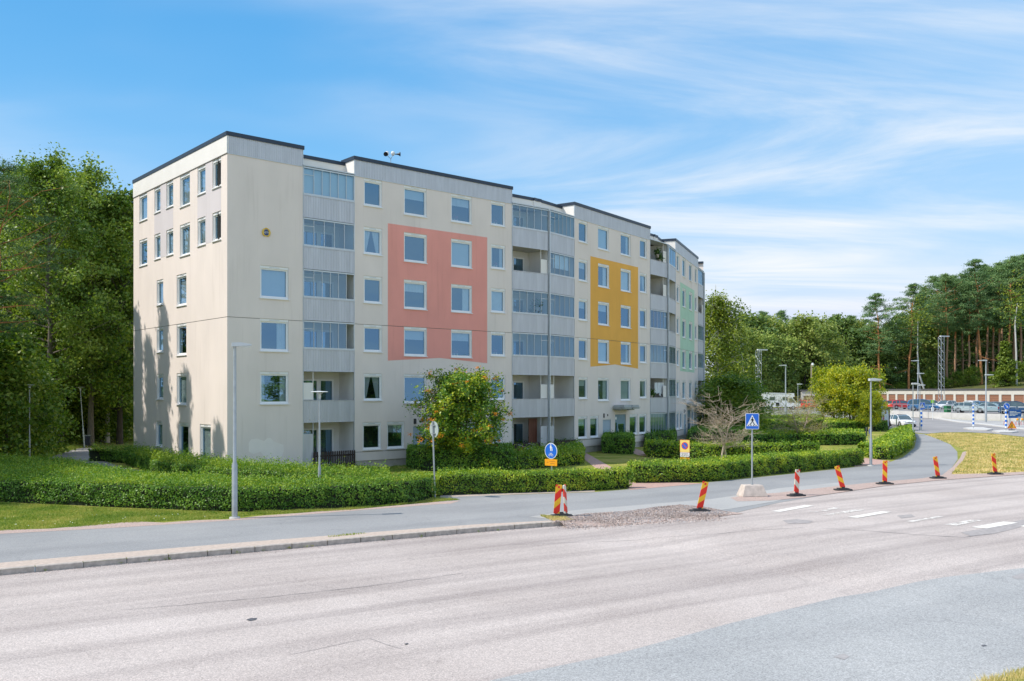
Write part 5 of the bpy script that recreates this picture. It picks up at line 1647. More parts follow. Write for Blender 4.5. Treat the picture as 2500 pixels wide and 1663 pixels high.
def pole(mb, h, r0, r1, z1=1.6, n=10):
    mb.lathe([(0, 0), (r0, 0), (r0, z1), (r1, z1 + .12), (r1 * .85, h), (0, h)], n)
def street_lamp(label, loc, h, az, r=.06, group='street lamps', heads=((0, 1.),), L=.62):
    root = thing('street_lamp', label, 'street lamp', loc, az, group)
    mb = MB(); pole(mb, h, r * 1.35, r * .85, h * .31); mb.build('mast', M_GALV, root, smooth=True)
    MB().lathe([(0, -.05), (.19, -.05), (.17, .05), (.0, .05)], 12).build('footing', M_WCONC, root, smooth=True)
    for zoff, sgn in heads:
        hd = MB().plate([(-.10, -.02), (L, .02), (L - .03, .075), (.18, .13), (-.10, .11)], -.12, .12)
        if sgn < 0: hd.xf(Matrix.Rotation(PI, 4, 'Z'))
        hd.build('lamp_head', M_LAMPW, root, (0, 0, h + zoff))
        ln = MB().box((.12, -.09, -.03), (L - .06, .09, -.001))
        if sgn < 0: ln.xf(Matrix.Rotation(PI, 4, 'Z'))
        ln.build('lens', M_LENS, root, (0, 0, h + zoff - .005 + .03 * 0))
    return root
street_lamp('tall grey street lamp at the edge of the lawn in front of the corner', G(573, 1266), 5.72, RAD(18), .07, L=.55)
street_lamp('grey street lamp on the red paving between the clipped hedges', G(2126, 1138), 4.85, RAD(5), .06, L=.62)
street_lamp('slim street lamp beside the bend of the cycle path', G(2229, 1078), 4.85, RAD(0), .05, L=.55)
street_lamp('slim street lamp behind the striped crossing post', G(2246, 1051.5), 4.9, RAD(0), .05, L=.55)
street_lamp('high road lamp with two arms above the white car', AT(2241, 140, .46), 8.5, RAD(0), .1, heads=((0, -1), (-1.95, 1)), L=1.0)
street_lamp('high road lamp with two arms on the pale traffic island', AT(2407, 120, .17), 8.15, RAD(0), .1, heads=((0, -1), (-1.9, 1)), L=1.0)
street_lamp('road lamp with a white mast in front of the pale trees', AT(1918, 128, .3), 7.6, RAD(0), .1, heads=((0, -1),), L=.9)
street_lamp('short lamp left of the small garage', AT(1948, 145, .5), 4.9, RAD(0), .06, L=.7)
t = thing('wooden_lamp_pole', 'wooden pole with a small white lamp beside the small garage', 'street lamp', AT(1981, 150, .6))
MB().lathe([(0, 0), (.16, 0), (.11, 8.2), (0, 8.2)], 8).build('pole', mat('weathered_pole', (.33, .27, .2), .9, .2, 4.), t, smooth=True)
MB().lathe([(0, 0), (.28, .02), (.16, .35), (0, .4)], 10).build('lamp_head', M_LAMPW, t, (.2, 0, 8.0), smooth=True)

def lattice(label, loc, h, w=.6):
    t = thing('lattice_mast', label, 'lamp mast', loc, .3)
    mb = MB()
    for sx, sy in ((-1, -1), (1, -1), (1, 1), (-1, 1)):
        mb.tube([(sx * w / 2, sy * w / 2, 0), (sx * w / 2, sy * w / 2, h)], .035, 5)
    mb.build('legs', M_GALV, t)
    mb = MB(); n = int(h / .7)
    for i in range(n):
        z0, z1 = h * i / n, h * (i + 1) / n
        s_ = 1 if i % 2 else -1
        for a, b in (((-1, -1), (1, -1)), ((1, -1), (1, 1)), ((1, 1), (-1, 1)), ((-1, 1), (-1, -1))):
            p, q = (a, b) if s_ > 0 else (b, a)
            mb.tube([(p[0] * w / 2, p[1] * w / 2, z0), (q[0] * w / 2, q[1] * w / 2, z1)], .016, 4)
    mb.build('bracing', M_GALV, t)
    MB().box((-.2, -.2, h), (1.5, .2, h + .18)).build('lamp_head', M_LAMPW, t)
    return t
lattice('grey lattice lamp mast in front of the left part of the far wood', AT(1852, 140, .4), 10.2)
lattice('dark grey lattice lamp mast rising in front of the garages', AT(2298, 150, 1.4), 11.9, .62)

def garden_lamp(label, loc, h, lean=0.):
    t = thing('garden_lamp', label, 'garden lamp', loc, 0, 'garden lamps with flat round tops')
    mb = MB(); pole(mb, h - .28, .058, .036, h * .30); mb.build('mast', M_GALV, t, smooth=True)
    MB().lathe([(0, 0), (.05, 0), (.065, .08), (.05, .24), (.0, .25)], 10).build('lamp_neck', M_LAMPW, t, (0, 0, h - .32), smooth=True)
    mb = MB()
    for k in range(4):
        a = k * PI / 2 + .6
        mb.tube([(0, 0, h - .2), (math.cos(a) * .16, math.sin(a) * .16, h - .06)], .012, 5)
    mb.build('bracket', M_LAMPW, t)
    MB().lathe([(0, -.012), (.30, -.01), (.33, .0), (.30, .02), (0, .035)], 20).build('lamp_disc', M_LAMPW, t, (0, 0, h - .06), smooth=True)
    t.rotation_euler = (0, RAD(lean), 0)
    return t
garden_lamp('garden lamp standing in the hedge in front of the picket fence', AT(780, 35.0), 4.26)
garden_lamp('garden lamp at the left picture edge in front of the wood', AT(72, 55.0), 4.68)
garden_lamp('slightly leaning garden lamp at the end of the garden path', AT(206, 68.8), 4.62, -4.)
t = thing('litter_bin', 'dark litter bin beside the leaning garden lamp', 'bin', AT(213, 69.5), .3)
MB().box((-.2, -.2, .15), (.2, .2, .85)).build('body', mat('dark_blue_bin', (.02, .025, .045), .5, .1, 5.), t)
MB().box((-.23, -.23, .85), (.23, .23, .9)).build('lid', M_GALV, t); MB().cyl((0, 0, 0), .04, .9).build('post', M_GALV, t)

# ---------------------------------------------------------------- signs
def ngon(r, n=28, c=(0, 0)):
    return [(c[0] + r * math.cos(2 * PI * i / n), c[1] + r * math.sin(2 * PI * i / n)) for i in range(n)]
def rrect(w, h, r=.03, n=4):
    p = []
    for cx, cy, a0 in ((w / 2 - r, h / 2 - r, 0), (-w / 2 + r, h / 2 - r, 90), (-w / 2 + r, -h / 2 + r, 180), (w / 2 - r, -h / 2 + r, 270)):
        for i in range(n + 1):
            a = RAD(a0 + 90 * i / n); p.append((cx + r * math.cos(a), cy + r * math.sin(a)))
    return p
def face_rot(nx, ny):
    """rotation about z that turns a plate facing -y towards (nx, ny)"""
    return math.atan2(ny, nx) + PI / 2
def pl(parent, name, poly, m, y, z, th=.003, x=0.):
    return MB().plate(poly, -th, 0).build(name, m, parent, (x, y, z))
def greek(parent, rows, w, m, y, z, hh=.03, x=0.):
    """unreadable small print: rows = list of (dz, [(x0, x1), ...])"""
    mb = MB()
    for dz, segs in rows:
        for a, b in segs:
            mb.box((x + a * w, y - .002, z + dz), (x + b * w, y, z + dz + hh))
    return setp(mb.build('small_print', m, parent), kind='stuff')
def sign_text(parent, txt, size, m, loc):
    c = bpy.data.curves.new('sign_text', 'FONT'); c.body = txt; c.size = size; c.align_x = 'CENTER'; c.align_y = 'CENTER'; c.extrude = .001
    o = bpy.data.objects.new('lettering', c)
    me = bpy.data.meshes.new_from_object(o); bpy.data.objects.remove(o); me.materials.clear(); me.materials.append(m)
    o = bpy.data.objects.new('lettering', me); COL.objects.link(o); o.parent = parent
    o.location = loc; o.rotation_euler = (PI / 2, 0, 0)
    return o
# round sign seen from behind
t = thing('round_sign', 'round traffic sign seen from behind on a slightly leaning post', 'traffic sign', G(1062, 1217), face_rot(.80, .60))
MB().tube([(0, 0, 0), (.0, 0, 3.05)], .032, 10).build('post', M_GALV, t, smooth=True)
pl(t, 'sign_plate', ngon(.315, 32), M_SGREY, -.05, 2.72, .02)
mb = MB(); mb.box((-.12, -.05, 2.86), (.12, .0, 2.90)); mb.box((-.12, -.05, 2.54), (.12, .0, 2.58)); mb.build('bracket', M_GALV, t)
pl(t, 'sign_face', ngon(.30, 32), M_SBLUE, -.071, 2.72)
t.rotation_euler = (RAD(-1.5), RAD(1.0), face_rot(.80, .60))
# shared foot and cycle path sign
t = thing('cycle_path_sign', 'round blue foot and cycle path sign with orange plate below, behind the hedge', 'traffic sign', AT(1347, 39.6), face_rot(-.66, -.75))
MB().tube([(0, 0, 0), (0, 0, 1.98)], .034, 10).build('post', M_GALV, t, smooth=True)
pl(t, 'sign_plate', ngon(.345, 36), M_SWHITE, -.045, 1.63, .012)
pl(t, 'sign_face', ngon(.318, 36), M_SBLUE, -.058, 1.63)
y_ = -.0625
mb = MB()
mb.plate([(x, z + 1.90) for x, z in ngon(.026, 10)], y_ - .002, y_)
mb.plate([(-.045, 1.865), (.035, 1.865), (.04, 1.74), (.02, 1.74), (.012, 1.63), (-.03, 1.63), (-.03, 1.74), (-.05, 1.75)], y_ - .002, y_)
mb.plate([(.05, 1.76), (.08, 1.76), (.09, 1.69), (.085, 1.63), (.05, 1.63), (.045, 1.69)], y_ - .002, y_)
mb.plate([(x + .065, z + 1.785) for x, z in ngon(.018, 8)], y_ - .002, y_)
mb.build('walker_symbol', M_SWHITE, t)
mb = MB()
for cx in (-.075, .075):
    a, b = ngon(.05, 18, (cx, 1.45)), ngon(.036, 18, (cx, 1.45))
    for i in range(18):
        j = (i + 1) % 18
        mb.face([(a[i][0], y_ - .002, a[i][1]), (a[j][0], y_ - .002, a[j][1]), (b[j][0], y_ - .002, b[j][1]), (b[i][0], y_ - .002, b[i][1])][::-1])
for p, q in (((-.075, 1.45), (-.03, 1.52)), ((-.03, 1.52), (.05, 1.52)), ((.05, 1.52), (.075, 1.45)), ((-.03, 1.52), (.0, 1.45)), ((.0, 1.45), (.05, 1.52)), ((-.05, 1.545), (-.02, 1.545)), ((.05, 1.52), (.04, 1.56))):
    mb.tube([(p[0], y_ - .002, p[1]), (q[0], y_ - .002, q[1])], .007, 4)
mb.build('cycle_symbol', M_SWHITE, t)
pl(t, 'orange_plate', rrect(.68, .29, .02), M_ORG, -.045, 1.13, .012)
greek(t, [(.045, [(-.12, -.05), (-.02, .12), (.13, .36)]), (-.045, [(-.06, .14), (.16, .3)]), (.0, [(-.36, -.2)])], .68, mat('faded_print', (.5, .2, .02), .6, .1, 5.), -.0575, 1.12, .03)
# no parking sign
t = thing('no_parking_sign', 'no parking sign with white phone plate and yellow plate on the lawn', 'traffic sign', AT(1673, 50.2), face_rot(-.60, -.80))
MB().tube([(0, 0, 0), (0, 0, 1.55)], .03, 8).build('post', M_GALV, t, smooth=True)
pl(t, 'sign_plate', rrect(.60, .70, .03), mat('rust_edge', (.55, .16, .05), .5, .08, 4.), -.04, 1.21, .012)
pl(t, 'sign_face', rrect(.56, .655, .025), M_SYELP, -.053, 1.21)
pl(t, 'red_ring', ngon(.205, 32), M_RED, -.0565, 1.23)
pl(t, 'blue_disc', ngon(.165, 32), M_SBLUE, -.060, 1.23)
pl(t, 'red_bar', [(-.135, .10), (-.105, .13), (.135, -.10), (.105, -.13)], M_RED, -.0635, 1.23)
pl(t, 'phone_plate', rrect(.56, .245, .02), mat('lilac_white', (.70, .68, .74), .5, .04, 4.), -.045, .74, .01)
sign_text(t, 'Europark', .105, M_SBLACK, (0, -.0565, .79)); sign_text(t, '0771-40 10 20', .075, M_SBLACK, (0, -.0565, .69))
pl(t, 'yellow_plate', rrect(.58, .27, .02), M_ORG, -.045, .44, .01)
greek(t, [(.06, [(-.4, .35)]), (.01, [(-.42, .38)]), (-.04, [(-.4, .3)]), (-.09, [(-.38, .36)])], .58, MATS['faded_print'], -.0555, .43, .02)
pl(t, 'side_plate', [(-.0, -.33), (.30, -.33), (.30, .33), (0, .33)], mat('slate_grey_plate', (.09, .12, .14), .5, .1, 5.), .0, 1.22, .01).rotation_euler = (0, 0, RAD(100))
# pedestrian crossing signs
def crossing_sign(label, loc, rz, zc, s, post=True, foot=None):
    t = thing('crossing_sign', label, 'traffic sign', loc, rz, 'pedestrian crossing signs')
    if post: MB().tube([(0, 0, 0 if not foot else .4), (0, 0, zc + .1)], .034 * (1 if s < .8 else 1), 10).build('post', M_GALV, t, smooth=True)
    k = s / .6
    pl(t, 'sign_plate', rrect(.62 * k, .74 * k, .05 * k), M_SWHITE, -.04, zc, .014)
    pl(t, 'sign_face', rrect(.575 * k, .695 * k, .035 * k), M_SBLUE, -.0545, zc)
    pl(t, 'white_triangle', [(-.26 * k, -.22 * k), (.26 * k, -.22 * k), (0, .30 * k)], M_SWHITE, -.058, zc)
    w = -.0615
    mb = MB()
    P = lambda pts: [(x * k, z * k + zc) for x, z in pts]
    mb.plate(P(ngon(.03, 12, (0.005, .165))), w - .002, w)
    mb.plate(P([(-.03, .13), (.03, .13), (.05, .03), (.035, .0), (-.02, .0), (-.035, .06)]), w - .002, w)
    mb.plate(P([(-.02, .0), (.01, .0), (-.03, -.09), (-.10, -.17), (-.135, -.15), (-.06, -.07)]), w - .002, w)
    mb.plate(P([(.0, .0), (.035, .0), (.075, -.08), (.13, -.155), (.10, -.175), (.03, -.08)]), w - .002, w)
    mb.plate(P([(-.03, .12), (-.02, .09), (-.07, .02), (-.08, .04)]), w - .002, w); mb.plate(P([(.03, .12), (.03, .08), (.07, .03), (.08, .05)]), w - .002, w)
    for x in (-.19, -.08, .04, .15):
        mb.plate(P([(x, -.205), (x + .05, -.205), (x + .04, -.165), (x - .01, -.165)]), w - .002, w)
    mb.build('walker_symbol', M_SBLACK, t)
    return t
blk_ = G(1836, 1212)
crossing_sign('blue pedestrian crossing sign on a post in the concrete foot', blk_, face_rot(-.10, -.99), 3.02, .52, True, True)
t = thing('concrete_foot', 'pale concrete block holding the pedestrian crossing sign', 'concrete block', blk_, .12)
mb = MB()
b0, b1, hh = (.51, .36), (.36, .22), .47
mb.v = [(-b0[0], -b0[1], 0), (b0[0], -b0[1], 0), (b0[0], b0[1], 0), (-b0[0], b0[1], 0), (-b0[0], -b0[1], .05), (b0[0], -b0[1], .05), (b0[0], b0[1], .05), (-b0[0], b0[1], .05),
        (-b1[0] - .02, -b1[1] - .02, hh - .03), (b1[0] + .02, -b1[1] - .02, hh - .03), (b1[0] + .02, b1[1] + .02, hh - .03), (-b1[0] - .02, b1[1] + .02, hh - .03), (-b1[0], -b1[1], hh), (b1[0], -b1[1], hh), (b1[0], b1[1], hh), (-b1[0], b1[1], hh)]
for r_ in range(3):
    for i in range(4):
        a, b = r_ * 4 + i, r_ * 4 + (i + 1) % 4
        mb.f.append((a, b, b + 4, a + 4)); mb.mi.append(0)
mb.f.append((12, 13, 14, 15)); mb.mi.append(0)
mb.build('block', M_CBLOCK, t); MB().lathe([(0, 0), (.05, 0), (.05, .06), (0, .06)], 10).build('socket', M_GALV, t, (0, 0, hh))

def banded(name, c1, c2, pitch, slope, axis='Z'):
    m = bpy.data.materials.new(name); m.use_nodes = True
    ns, ls, b = nodes_of(m); b.inputs['Roughness'].default_value = .5
    tc = ns.new('ShaderNodeTexCoord'); sp = ns.new('ShaderNodeSeparateXYZ'); ls.new(tc.outputs['Object'], sp.inputs[0])
    a = ns.new('ShaderNodeMath'); a.operation = 'MULTIPLY_ADD'; a.inputs[1].default_value = slope
    ls.new(sp.outputs[0], a.inputs[0]); ls.new(sp.outputs[2], a.inputs[2])
    d = ns.new('ShaderNodeMath'); d.operation = 'DIVIDE'; d.inputs[1].default_value = pitch; ls.new(a.outputs[0], d.inputs[0])
    f = ns.new('ShaderNodeMath'); f.operation = 'FRACT'; ls.new(d.outputs[0], f.inputs[0])
    g = ns.new('ShaderNodeMath'); g.operation = 'GREATER_THAN'; g.inputs[1].default_value = .56; ls.new(f.outputs[0], g.inputs[0])
    mx = ns.new('ShaderNodeMix'); mx.data_type = 'RGBA'; mx.inputs[6].default_value = (*c1, 1); mx.inputs[7].default_value = (*c2, 1)
    ls.new(g.outputs[0], mx.inputs[0]); ls.new(mx.outputs[2], b.inputs['Base Color'])
    return m
M_BRY = banded('red_yellow_stripes', (.80, .03, .015), (.88, .50, .02), .50, -1.0)
M_BRYR = banded('red_yellow_stripes_mirrored', (.80, .03, .015), (.88, .50, .02), .50, 1.0)
M_BRW = banded('red_white_stripes', (.80, .04, .02), (.75, .68, .55), .50, 1.0)
M_BWP = banded('blue_white_bands', (.02, .16, .62), (.80, .82, .82), .44, 0)
FOOT = MB()
FOOT.prism([(-.36, -.14), (-.26, -.18), (.26, -.18), (.36, -.14), (.36, .14), (.26, .18), (-.26, .18), (-.36, .14)], 0, .06)
FOOT.prism([(-.22, -.13), (.22, -.13), (.22, .13), (-.22, .13)], .06, .10)
FOOT.box((-.06, -.04, .10), (.06, .04, .15))
FOOT_ME = FOOT.mesh('rubber_foot', M_RUBBER)
def marker(label, px, py, lean, yaw, m, m2, double=False, h=1.1):
    p = G(px, py, .0)
    t = thing('marker_board', label, 'marker board', (p.x, p.y, .012), yaw, 'red and yellow marker boards along the road edge')
    put('rubber_foot', FOOT_ME, t)
    def board(mm, ry, dx, rz_=0.):
        o = MB().plate(rrect(.205, h - .13, .015), -.02, .02).build('board', mm, t, (dx, 0, .10 + (h - .13) / 2))
        o.rotation_euler = (0, RAD(ry), rz_)
        if ry:
            o.location = (dx + math.sin(RAD(ry)) * (h - .13) / 2, 0, .10 + math.cos(RAD(ry)) * (h - .13) / 2)
        return o
    b = board(m, lean, 0)
    if double:
        b.location.x -= .13; b.rotation_euler = (0, RAD(5), 0)
        b2 = board(m2, 0, .12, RAD(62)); b2.rotation_euler = (0, RAD(-9), RAD(58))
    MB().box((-.035, -.024, h - .17), (.035, -.0205, h - .1)).build('reflector_slot', M_RED, b, (0, 0, -(h - .13) / 2 - .02 - .05))
    return t
marker('pair of marker boards leaning together at the end of the kerb', 1371, 1262, 0, .1, M_BRY, M_BRW, True)
marker('marker board leaning to the right on the gravel heap', 1708, 1250, 13, .05, M_BRY, M_BRY)
marker('red and white marker board right of the concrete foot', 1944, 1212, 4, .3, M_BRW, M_BRW)
marker('marker board leaning to the left between hedge and road', 2058, 1198, -16, .05, M_BRYR, M_BRY)
marker('upright marker board in front of the lamp on red paving', 2160, 1183, 1, .0, M_BRYR, M_BRY)
marker('leaning marker board where the cycle path meets the road', 2290, 1169, -9, .1, M_BRYR, M_BRY)
marker('rightmost marker board at the edge of the dry grass', 2430, 1159, -7, .15, M_BRYR, M_BRY)

# ---------------------------------------------------------------- fixtures on the building
t = thing('warning_siren', 'roof siren with two white domes and black horns', 'siren', SA.at(SA.t(966), .5, 17.1))
MB().tube([(0, 0, 0), (0, 0, .42)], .018, 6).build('mast', M_GALV, t)
for sx, hz in ((-.22, 0), (.12, 0)):
    MB().tube([(0, 0, .38), (sx * .9, 0, .58)], .016, 6).build('arm', M_GALV, t)
    d = MB().lathe([(0, -.12), (.06, -.11), (.105, -.04), (.115, .03), (.09, .1), (.045, .13), (0, .14)], 14).build('dome', mat('siren_dome', (.75, .76, .77), .3, .03, 4.), t, (sx, 0, .68), smooth=True)
prof_h = [(.02, 0), (.03, .12), (.06, .24), (.13, .34), (.12, .345), (.0, .25)]
h1 = MB().lathe(prof_h, 14); h1.xf(Matrix.Rotation(RAD(90), 4, 'Y')); h1.build('horn', M_SBLACK, t, (.2, 0, .65), smooth=True)
h2 = MB().lathe(prof_h, 14); h2.xf(Matrix.Rotation(RAD(100), 4, 'X')); h2.build('horn', M_SBLACK, t, (-.24, -.02, .62), smooth=True)

t = thing('wall_emblem', 'gold wreathed blue emblem on the blank corner wall', 'emblem', SA.at(SA.t(649.5), -.005, 4.2 + (957 - 568) / F * SA.at(SA.t(649.5)).y), SA.rz)
M_GOLD = mat('gilded_metal', (.78, .52, .08), .45, .12, 9.)
mb = MB()
for a0, a1 in ((-62, 62), (118, 242)):
    pts = [(.185 * math.cos(RAD(a)), -.03, .205 * math.sin(RAD(a))) for a in np.linspace(a0, a1, 12)]
    mb.tube(pts, [.03 + .022 * math.sin(i / 11 * PI) for i in range(12)], 8)
mb.tube([(-.09, -.03, .19), (0, -.03, .215), (.09, -.03, .19)], [.02, .035, .02], 8); mb.tube([(-.1, -.03, -.185), (0, -.035, -.17), (.1, -.03, -.19)], [.03, .02, .03], 8)
mb.build('wreath', M_GOLD, t, smooth=True)
pl(t, 'disc', ngon(.15, 24), mat('emblem_blue', (.03, .06, .19), .4, .15, 8.), -.005, 0, .015)
mb = MB()
for pts in ([(-.11, -.05), (-.08, .06), (-.06, -.05)], [(-.06, .0), (-.02, .07), (-.02, -.06), (.02, .05)], [(.03, .06), (.08, .06), (.06, -.03)], [(.07, .05), (.12, .03), (.10, -.05)]):
    mb.tube([(x, -.023, z) for x, z in pts], .010, 5)
mb.build('ornament', M_SWHITE, t)

# picket fences
PK = MB().plate([(-.045, 0), (.045, 0), (.045, .90), (.03, .935), (0, .95), (-.03, .935), (-.045, .90)], -.01, .01).mesh('picket', M_WENGE)
def fence(label, seg, x0, x1, y=-.12, h=1.):
    a, b = seg.t(x0), seg.t(x1)
    t = thing('picket_fence', label, 'fence', seg.at(a, y, 0), seg.rz, 'brown picket fences in front of the ground floor patios')
    L = b - a
    n = int(L / .128)
    for i in range(n):
        o = put('picket', PK, t, (.06 + i * (L - .12) / (n - 1), 0, .05)); o.scale = (1, 1, h)
    MB().box((0, .012, .25), (L, .035, .33)).build('rail', M_WENGE, t); MB().box((0, .012, .72 * h), (L, .035, .80 * h)).build('rail', M_WENGE, t)
    for x in (.03, L - .03): MB().box((x - .03, .036, 0), (x + .03, .09, .95 * h)).build('post', M_WENGE, t)
    return t
fence('brown picket fence of the patio below the corner balconies', SA, 764, 865, h=1.04)
fence('brown picket fence between pink block and drainpipe', SA, 1251, 1317)
fence('brown picket fence right of the drainpipe below the ochre block', SB, 1354, 1401)
fence('brown picket fence under the glazed ground floor balcony', SB, 1588, 1620)
fence('farthest brown picket fence before the mint block', SC, 1634, 1648)

# things on balconies
M_CLOTH = mat('white_laundry', (.74, .75, .77), .85, .05, 4.)
p = SB.at(SB.t(1605), .25, 3.0)
t = thing('laundry', 'white sheets hung to dry on the lowest balcony right of the ochre block', 'laundry', p, SB.rz)
for k in range(3):
    mb = MB(); n = 14
    for i in range(n):
        for j in range(2):
            pass
    for i in range(n):
        u0, u1 = i / n, (i + 1) / n
        f_ = lambda u: .05 * math.sin(u * 9 + k)
        z0a = .85 + .25 * abs(math.sin(u0 * 2.2 + k)); z0b = .85 + .25 * abs(math.sin(u1 * 2.2 + k))
        mb.face([(k * .55 + u0 * .5, f_(u0), z0a), (k * .55 + u1 * .5, f_(u1), z0b), (k * .55 + u1 * .5, f_(u1) * .3, 1.95), (k * .55 + u0 * .5, f_(u0) * .3, 1.95)])
    mb.build('sheet', M_CLOTH, t)
MB().tube([(-.1, 0, 1.95), (1.8, 0, 1.95)], .006, 4).build('line', M_GALV, t)
def plant(label, loc, s, hang=False):
    t = thing('balcony_plant', label, 'potted plant', loc)
    MB().lathe([(0, 0), (.1 * s, 0), (.14 * s, .2 * s), (0, .2 * s)], 10).build('pot', M_POT, t, smooth=True)
    P = NR.normal((0, 0, .34 * s), (.12 * s, .12 * s, .12 * s), (260, 3))
    put('leaves', quads_mesh('plant_leaves', leaves(P, .06 * s, .5), L_DEC3), t)
    if hang: MB().tube([(0, 0, .2 * s), (0, 0, .95)], .008, 4).build('hanger', M_DARK, t)
plant('hanging fern behind the balcony glass on the fourth floor', SA.at(SA.t(1318), .3, SLAB0 + 2.7 * 2 + 1.45), 1.3, True)
plant('small potted plant on the rail behind the balcony glass', SA.at(SA.t(1305), .2, SLAB0 + 2.7 * 2 + 1.18), .8)
plant('hanging plant on the top floor open balcony right of the ochre block', SB.at(SB.t(1610), .2, SLAB0 + 2.7 * 4 + 1.5), 1.2, True)
plant('bushy plants on the rail of the top floor open balcony', SB.at(SB.t(1614), .15, SLAB0 + 2.7 * 4 + 1.15), 1.1)
plant('leafy plant beside the laundry on the lowest balcony', SB.at(SB.t(1594), .15, SLAB0 + 1.12), 1.2)

# ---------------------------------------------------------------- bicycles
def bicycle(label, loc, rz, m, guard=None, lean=7):
    t = thing('bicycle', label, 'bicycle', loc, rz, 'bicycles parked in front of the patio fence')
    def wheel(x):
        mb = MB(); n = 24
        mb.tube([(.33 * math.cos(2 * PI * i / n), 0, .33 * math.sin(2 * PI * i / n)) for i in range(n + 1)], .018, 6, False)
        w = mb.build('wheel', M_TYRE, t, (x, 0, .345))
        mb = MB()
        for i in range(10):
            a = 2 * PI * i / 10; mb.tube([(0, 0, 0), (.32 * math.cos(a), 0, .32 * math.sin(a))], .003, 3)
        mb.cyl((0, -.03, 0), .02, .01); mb.build('spokes', M_RIM, w)
        if guard:
            g = MB(); g.tube([(.365 * math.cos(a), 0, .365 * math.sin(a)) for a in np.linspace(.2, 2.9, 14)], .025, 5); g.build('mudguard', guard, w)
    wheel(-.53); wheel(.53)
    mb = MB()
    P = lambda *q: [(x, 0, z) for x, z in q]
    for q in (P((-.53, .345), (-.12, .30)), P((-.53, .345), (-.22, .82)), P((-.12, .30), (-.24, .92)), P((-.12, .30), (.36, .80)), P((-.22, .80), (.34, .88)), P((.33, .92), (.40, .72), (.53, .345)), P((.33, .90), (.31, 1.02))):
        mb.tube(q, .018, 6)
    mb.build('frame', m, t)
    mb = MB().tube([(.22, -.28, 1.06), (.32, -.16, 1.05), (.33, 0, 1.02), (.32, .16, 1.05), (.22, .28, 1.06)], .013, 6); mb.build('handlebar', M_RIM, t)
    MB().plate([(-.38, .95), (-.10, .955), (-.12, .985), (-.36, 1.01)], -.07, .07).build('saddle', M_SBLACK, t)
    MB().tube([(-.12, -.08, .30), (-.03, -.1, .2)], .012, 5).build('crank', M_RIM, t)
    t.rotation_euler = (RAD(lean), 0, rz)
bicycle('red bicycle with red mudguards lying low behind the ragged hedge', AT(1262, 53.2), SA.rz + .5, M_RED, M_RED, 14)
bicycle('black bicycle left of the red bicycle', AT(1236, 53.2), SA.rz + 1.9, M_SBLACK)
bicycle('dark bicycle nearest the rowan tree', AT(1218, 53.0), SA.rz + 1.0, mat('dark_green_bike', (.03, .07, .05), .4, .1, 5.), M_SBLACK)
bicycle('silver bicycle right of the red bicycle by the fence', AT(1288, 54.6), SA.rz + .2, M_RIM, M_SWHITE, 9)
bicycle('dark bicycle with white details behind the no parking sign', AT(1660, 60.5), .3, M_SBLACK, None, 5)
# ------------------------------------------------------------------ far road, car park, garages and vehicles
ROADL = [(2110, 1040), (2190, 1052), (2230, 1056), (2262, 1059.5), (2300, 1056), (2360, 1055.5), (2420, 1058.5), (2500, 1067), (2800, 1104)]
ROADU = [(2800, 1075), (2500, 1049), (2460, 1044.5), (2400, 1037), (2340, 1031), (2290, 1023), (2240, 1015), (2190, 1009.5), (2130, 1008), (2020, 1007), (1880, 1004)]
LOW2 = [(1880, 1010), (2000, 1016), (2060, 1022)]
def up(v, e): return Vector((v.x, v.y, v.z + e))
sheet('side_road', [up(GS(x, y), .02) for x, y in LOW2 + ROADL] + [up(GS(x, y), .02) for x, y in ROADU], M_FAR)
WALLP = [Vector((36, 144, .6)), Vector((52, 144, .55)), Vector((58.5, 142.5, .5)), Vector((60.3, 132, .35)), Vector((66.2, 123.2, .22)), Vector((75, 114.5, .1)), Vector((95, 96, 0))]
sheet('far_pavement', [up(GS(x, y), .05) for x, y in reversed(ROADU[1:10])] + [Vector((68.3, 121.0, .24)), Vector((66.2, 123.0, .27)), Vector((60.3, 131.8, .40)), Vector((58.5, 142.3, .56))], M_WALK)
mb = MB()
kp = [up(GS(x, y), 0) for x, y in ROADU]
for a, b in zip(kp, kp[1:]):
    d = (b - a).normalized(); n_ = Vector((-d.y, d.x, 0)).normalized()
    mb.obox((a + b) / 2 + Vector((0, 0, .04)), d, n_, (0, 0, 1), (b - a).length / 2, .45, .085)
o = mb.build('far_kerb', M_WCONC); o['kind'] = 'structure'
# car park terrace
def zp(y): return 1.12 + (y - 122) * .0088
top = [(36, 144), (52, 144), (58.6, 142.4), (60.5, 132), (66.4, 123.4), (75.2, 114.7), (95.2, 96.2), (110, 100), (98, 135), (86.5, 150), (77, 190), (70, 196), (64, 178), (58, 160), (36, 157)]
sheet('car_park', [Vector((x, y, max(zp(y), .95))) for x, y in top], M_FAR)
wall = thing('retaining_wall', 'low white concrete retaining wall below the parked cars', 'wall', WALLP[3])
wp = [Vector((x, y, 0)) for x, y in top[:7]]
for a, b in zip(wp, wp[1:]):
    n = max(1, int((b - a).length / 3.0))
    for i in range(n):
        p, q = a.lerp(b, i / n), a.lerp(b, (i + 1) / n)
        d = (q - p).normalized(); nn = Vector((d.y, -d.x, 0))
        mb = MB(); zt_ = max(zp((p.y + q.y) / 2), .95) + .06
        mb.obox((p + q) / 2 + Vector((0, 0, zt_ / 2 - .05)) - WALLP[3], d, nn, (0, 0, 1), (q - p).length / 2 - .012, .12, zt_ / 2 + .05)
        mb.build('wall_panel', M_WCONC, wall)
rail = thing('guard_rail', 'galvanised railing on the retaining wall in front of the parked cars', 'railing', WALLP[3])
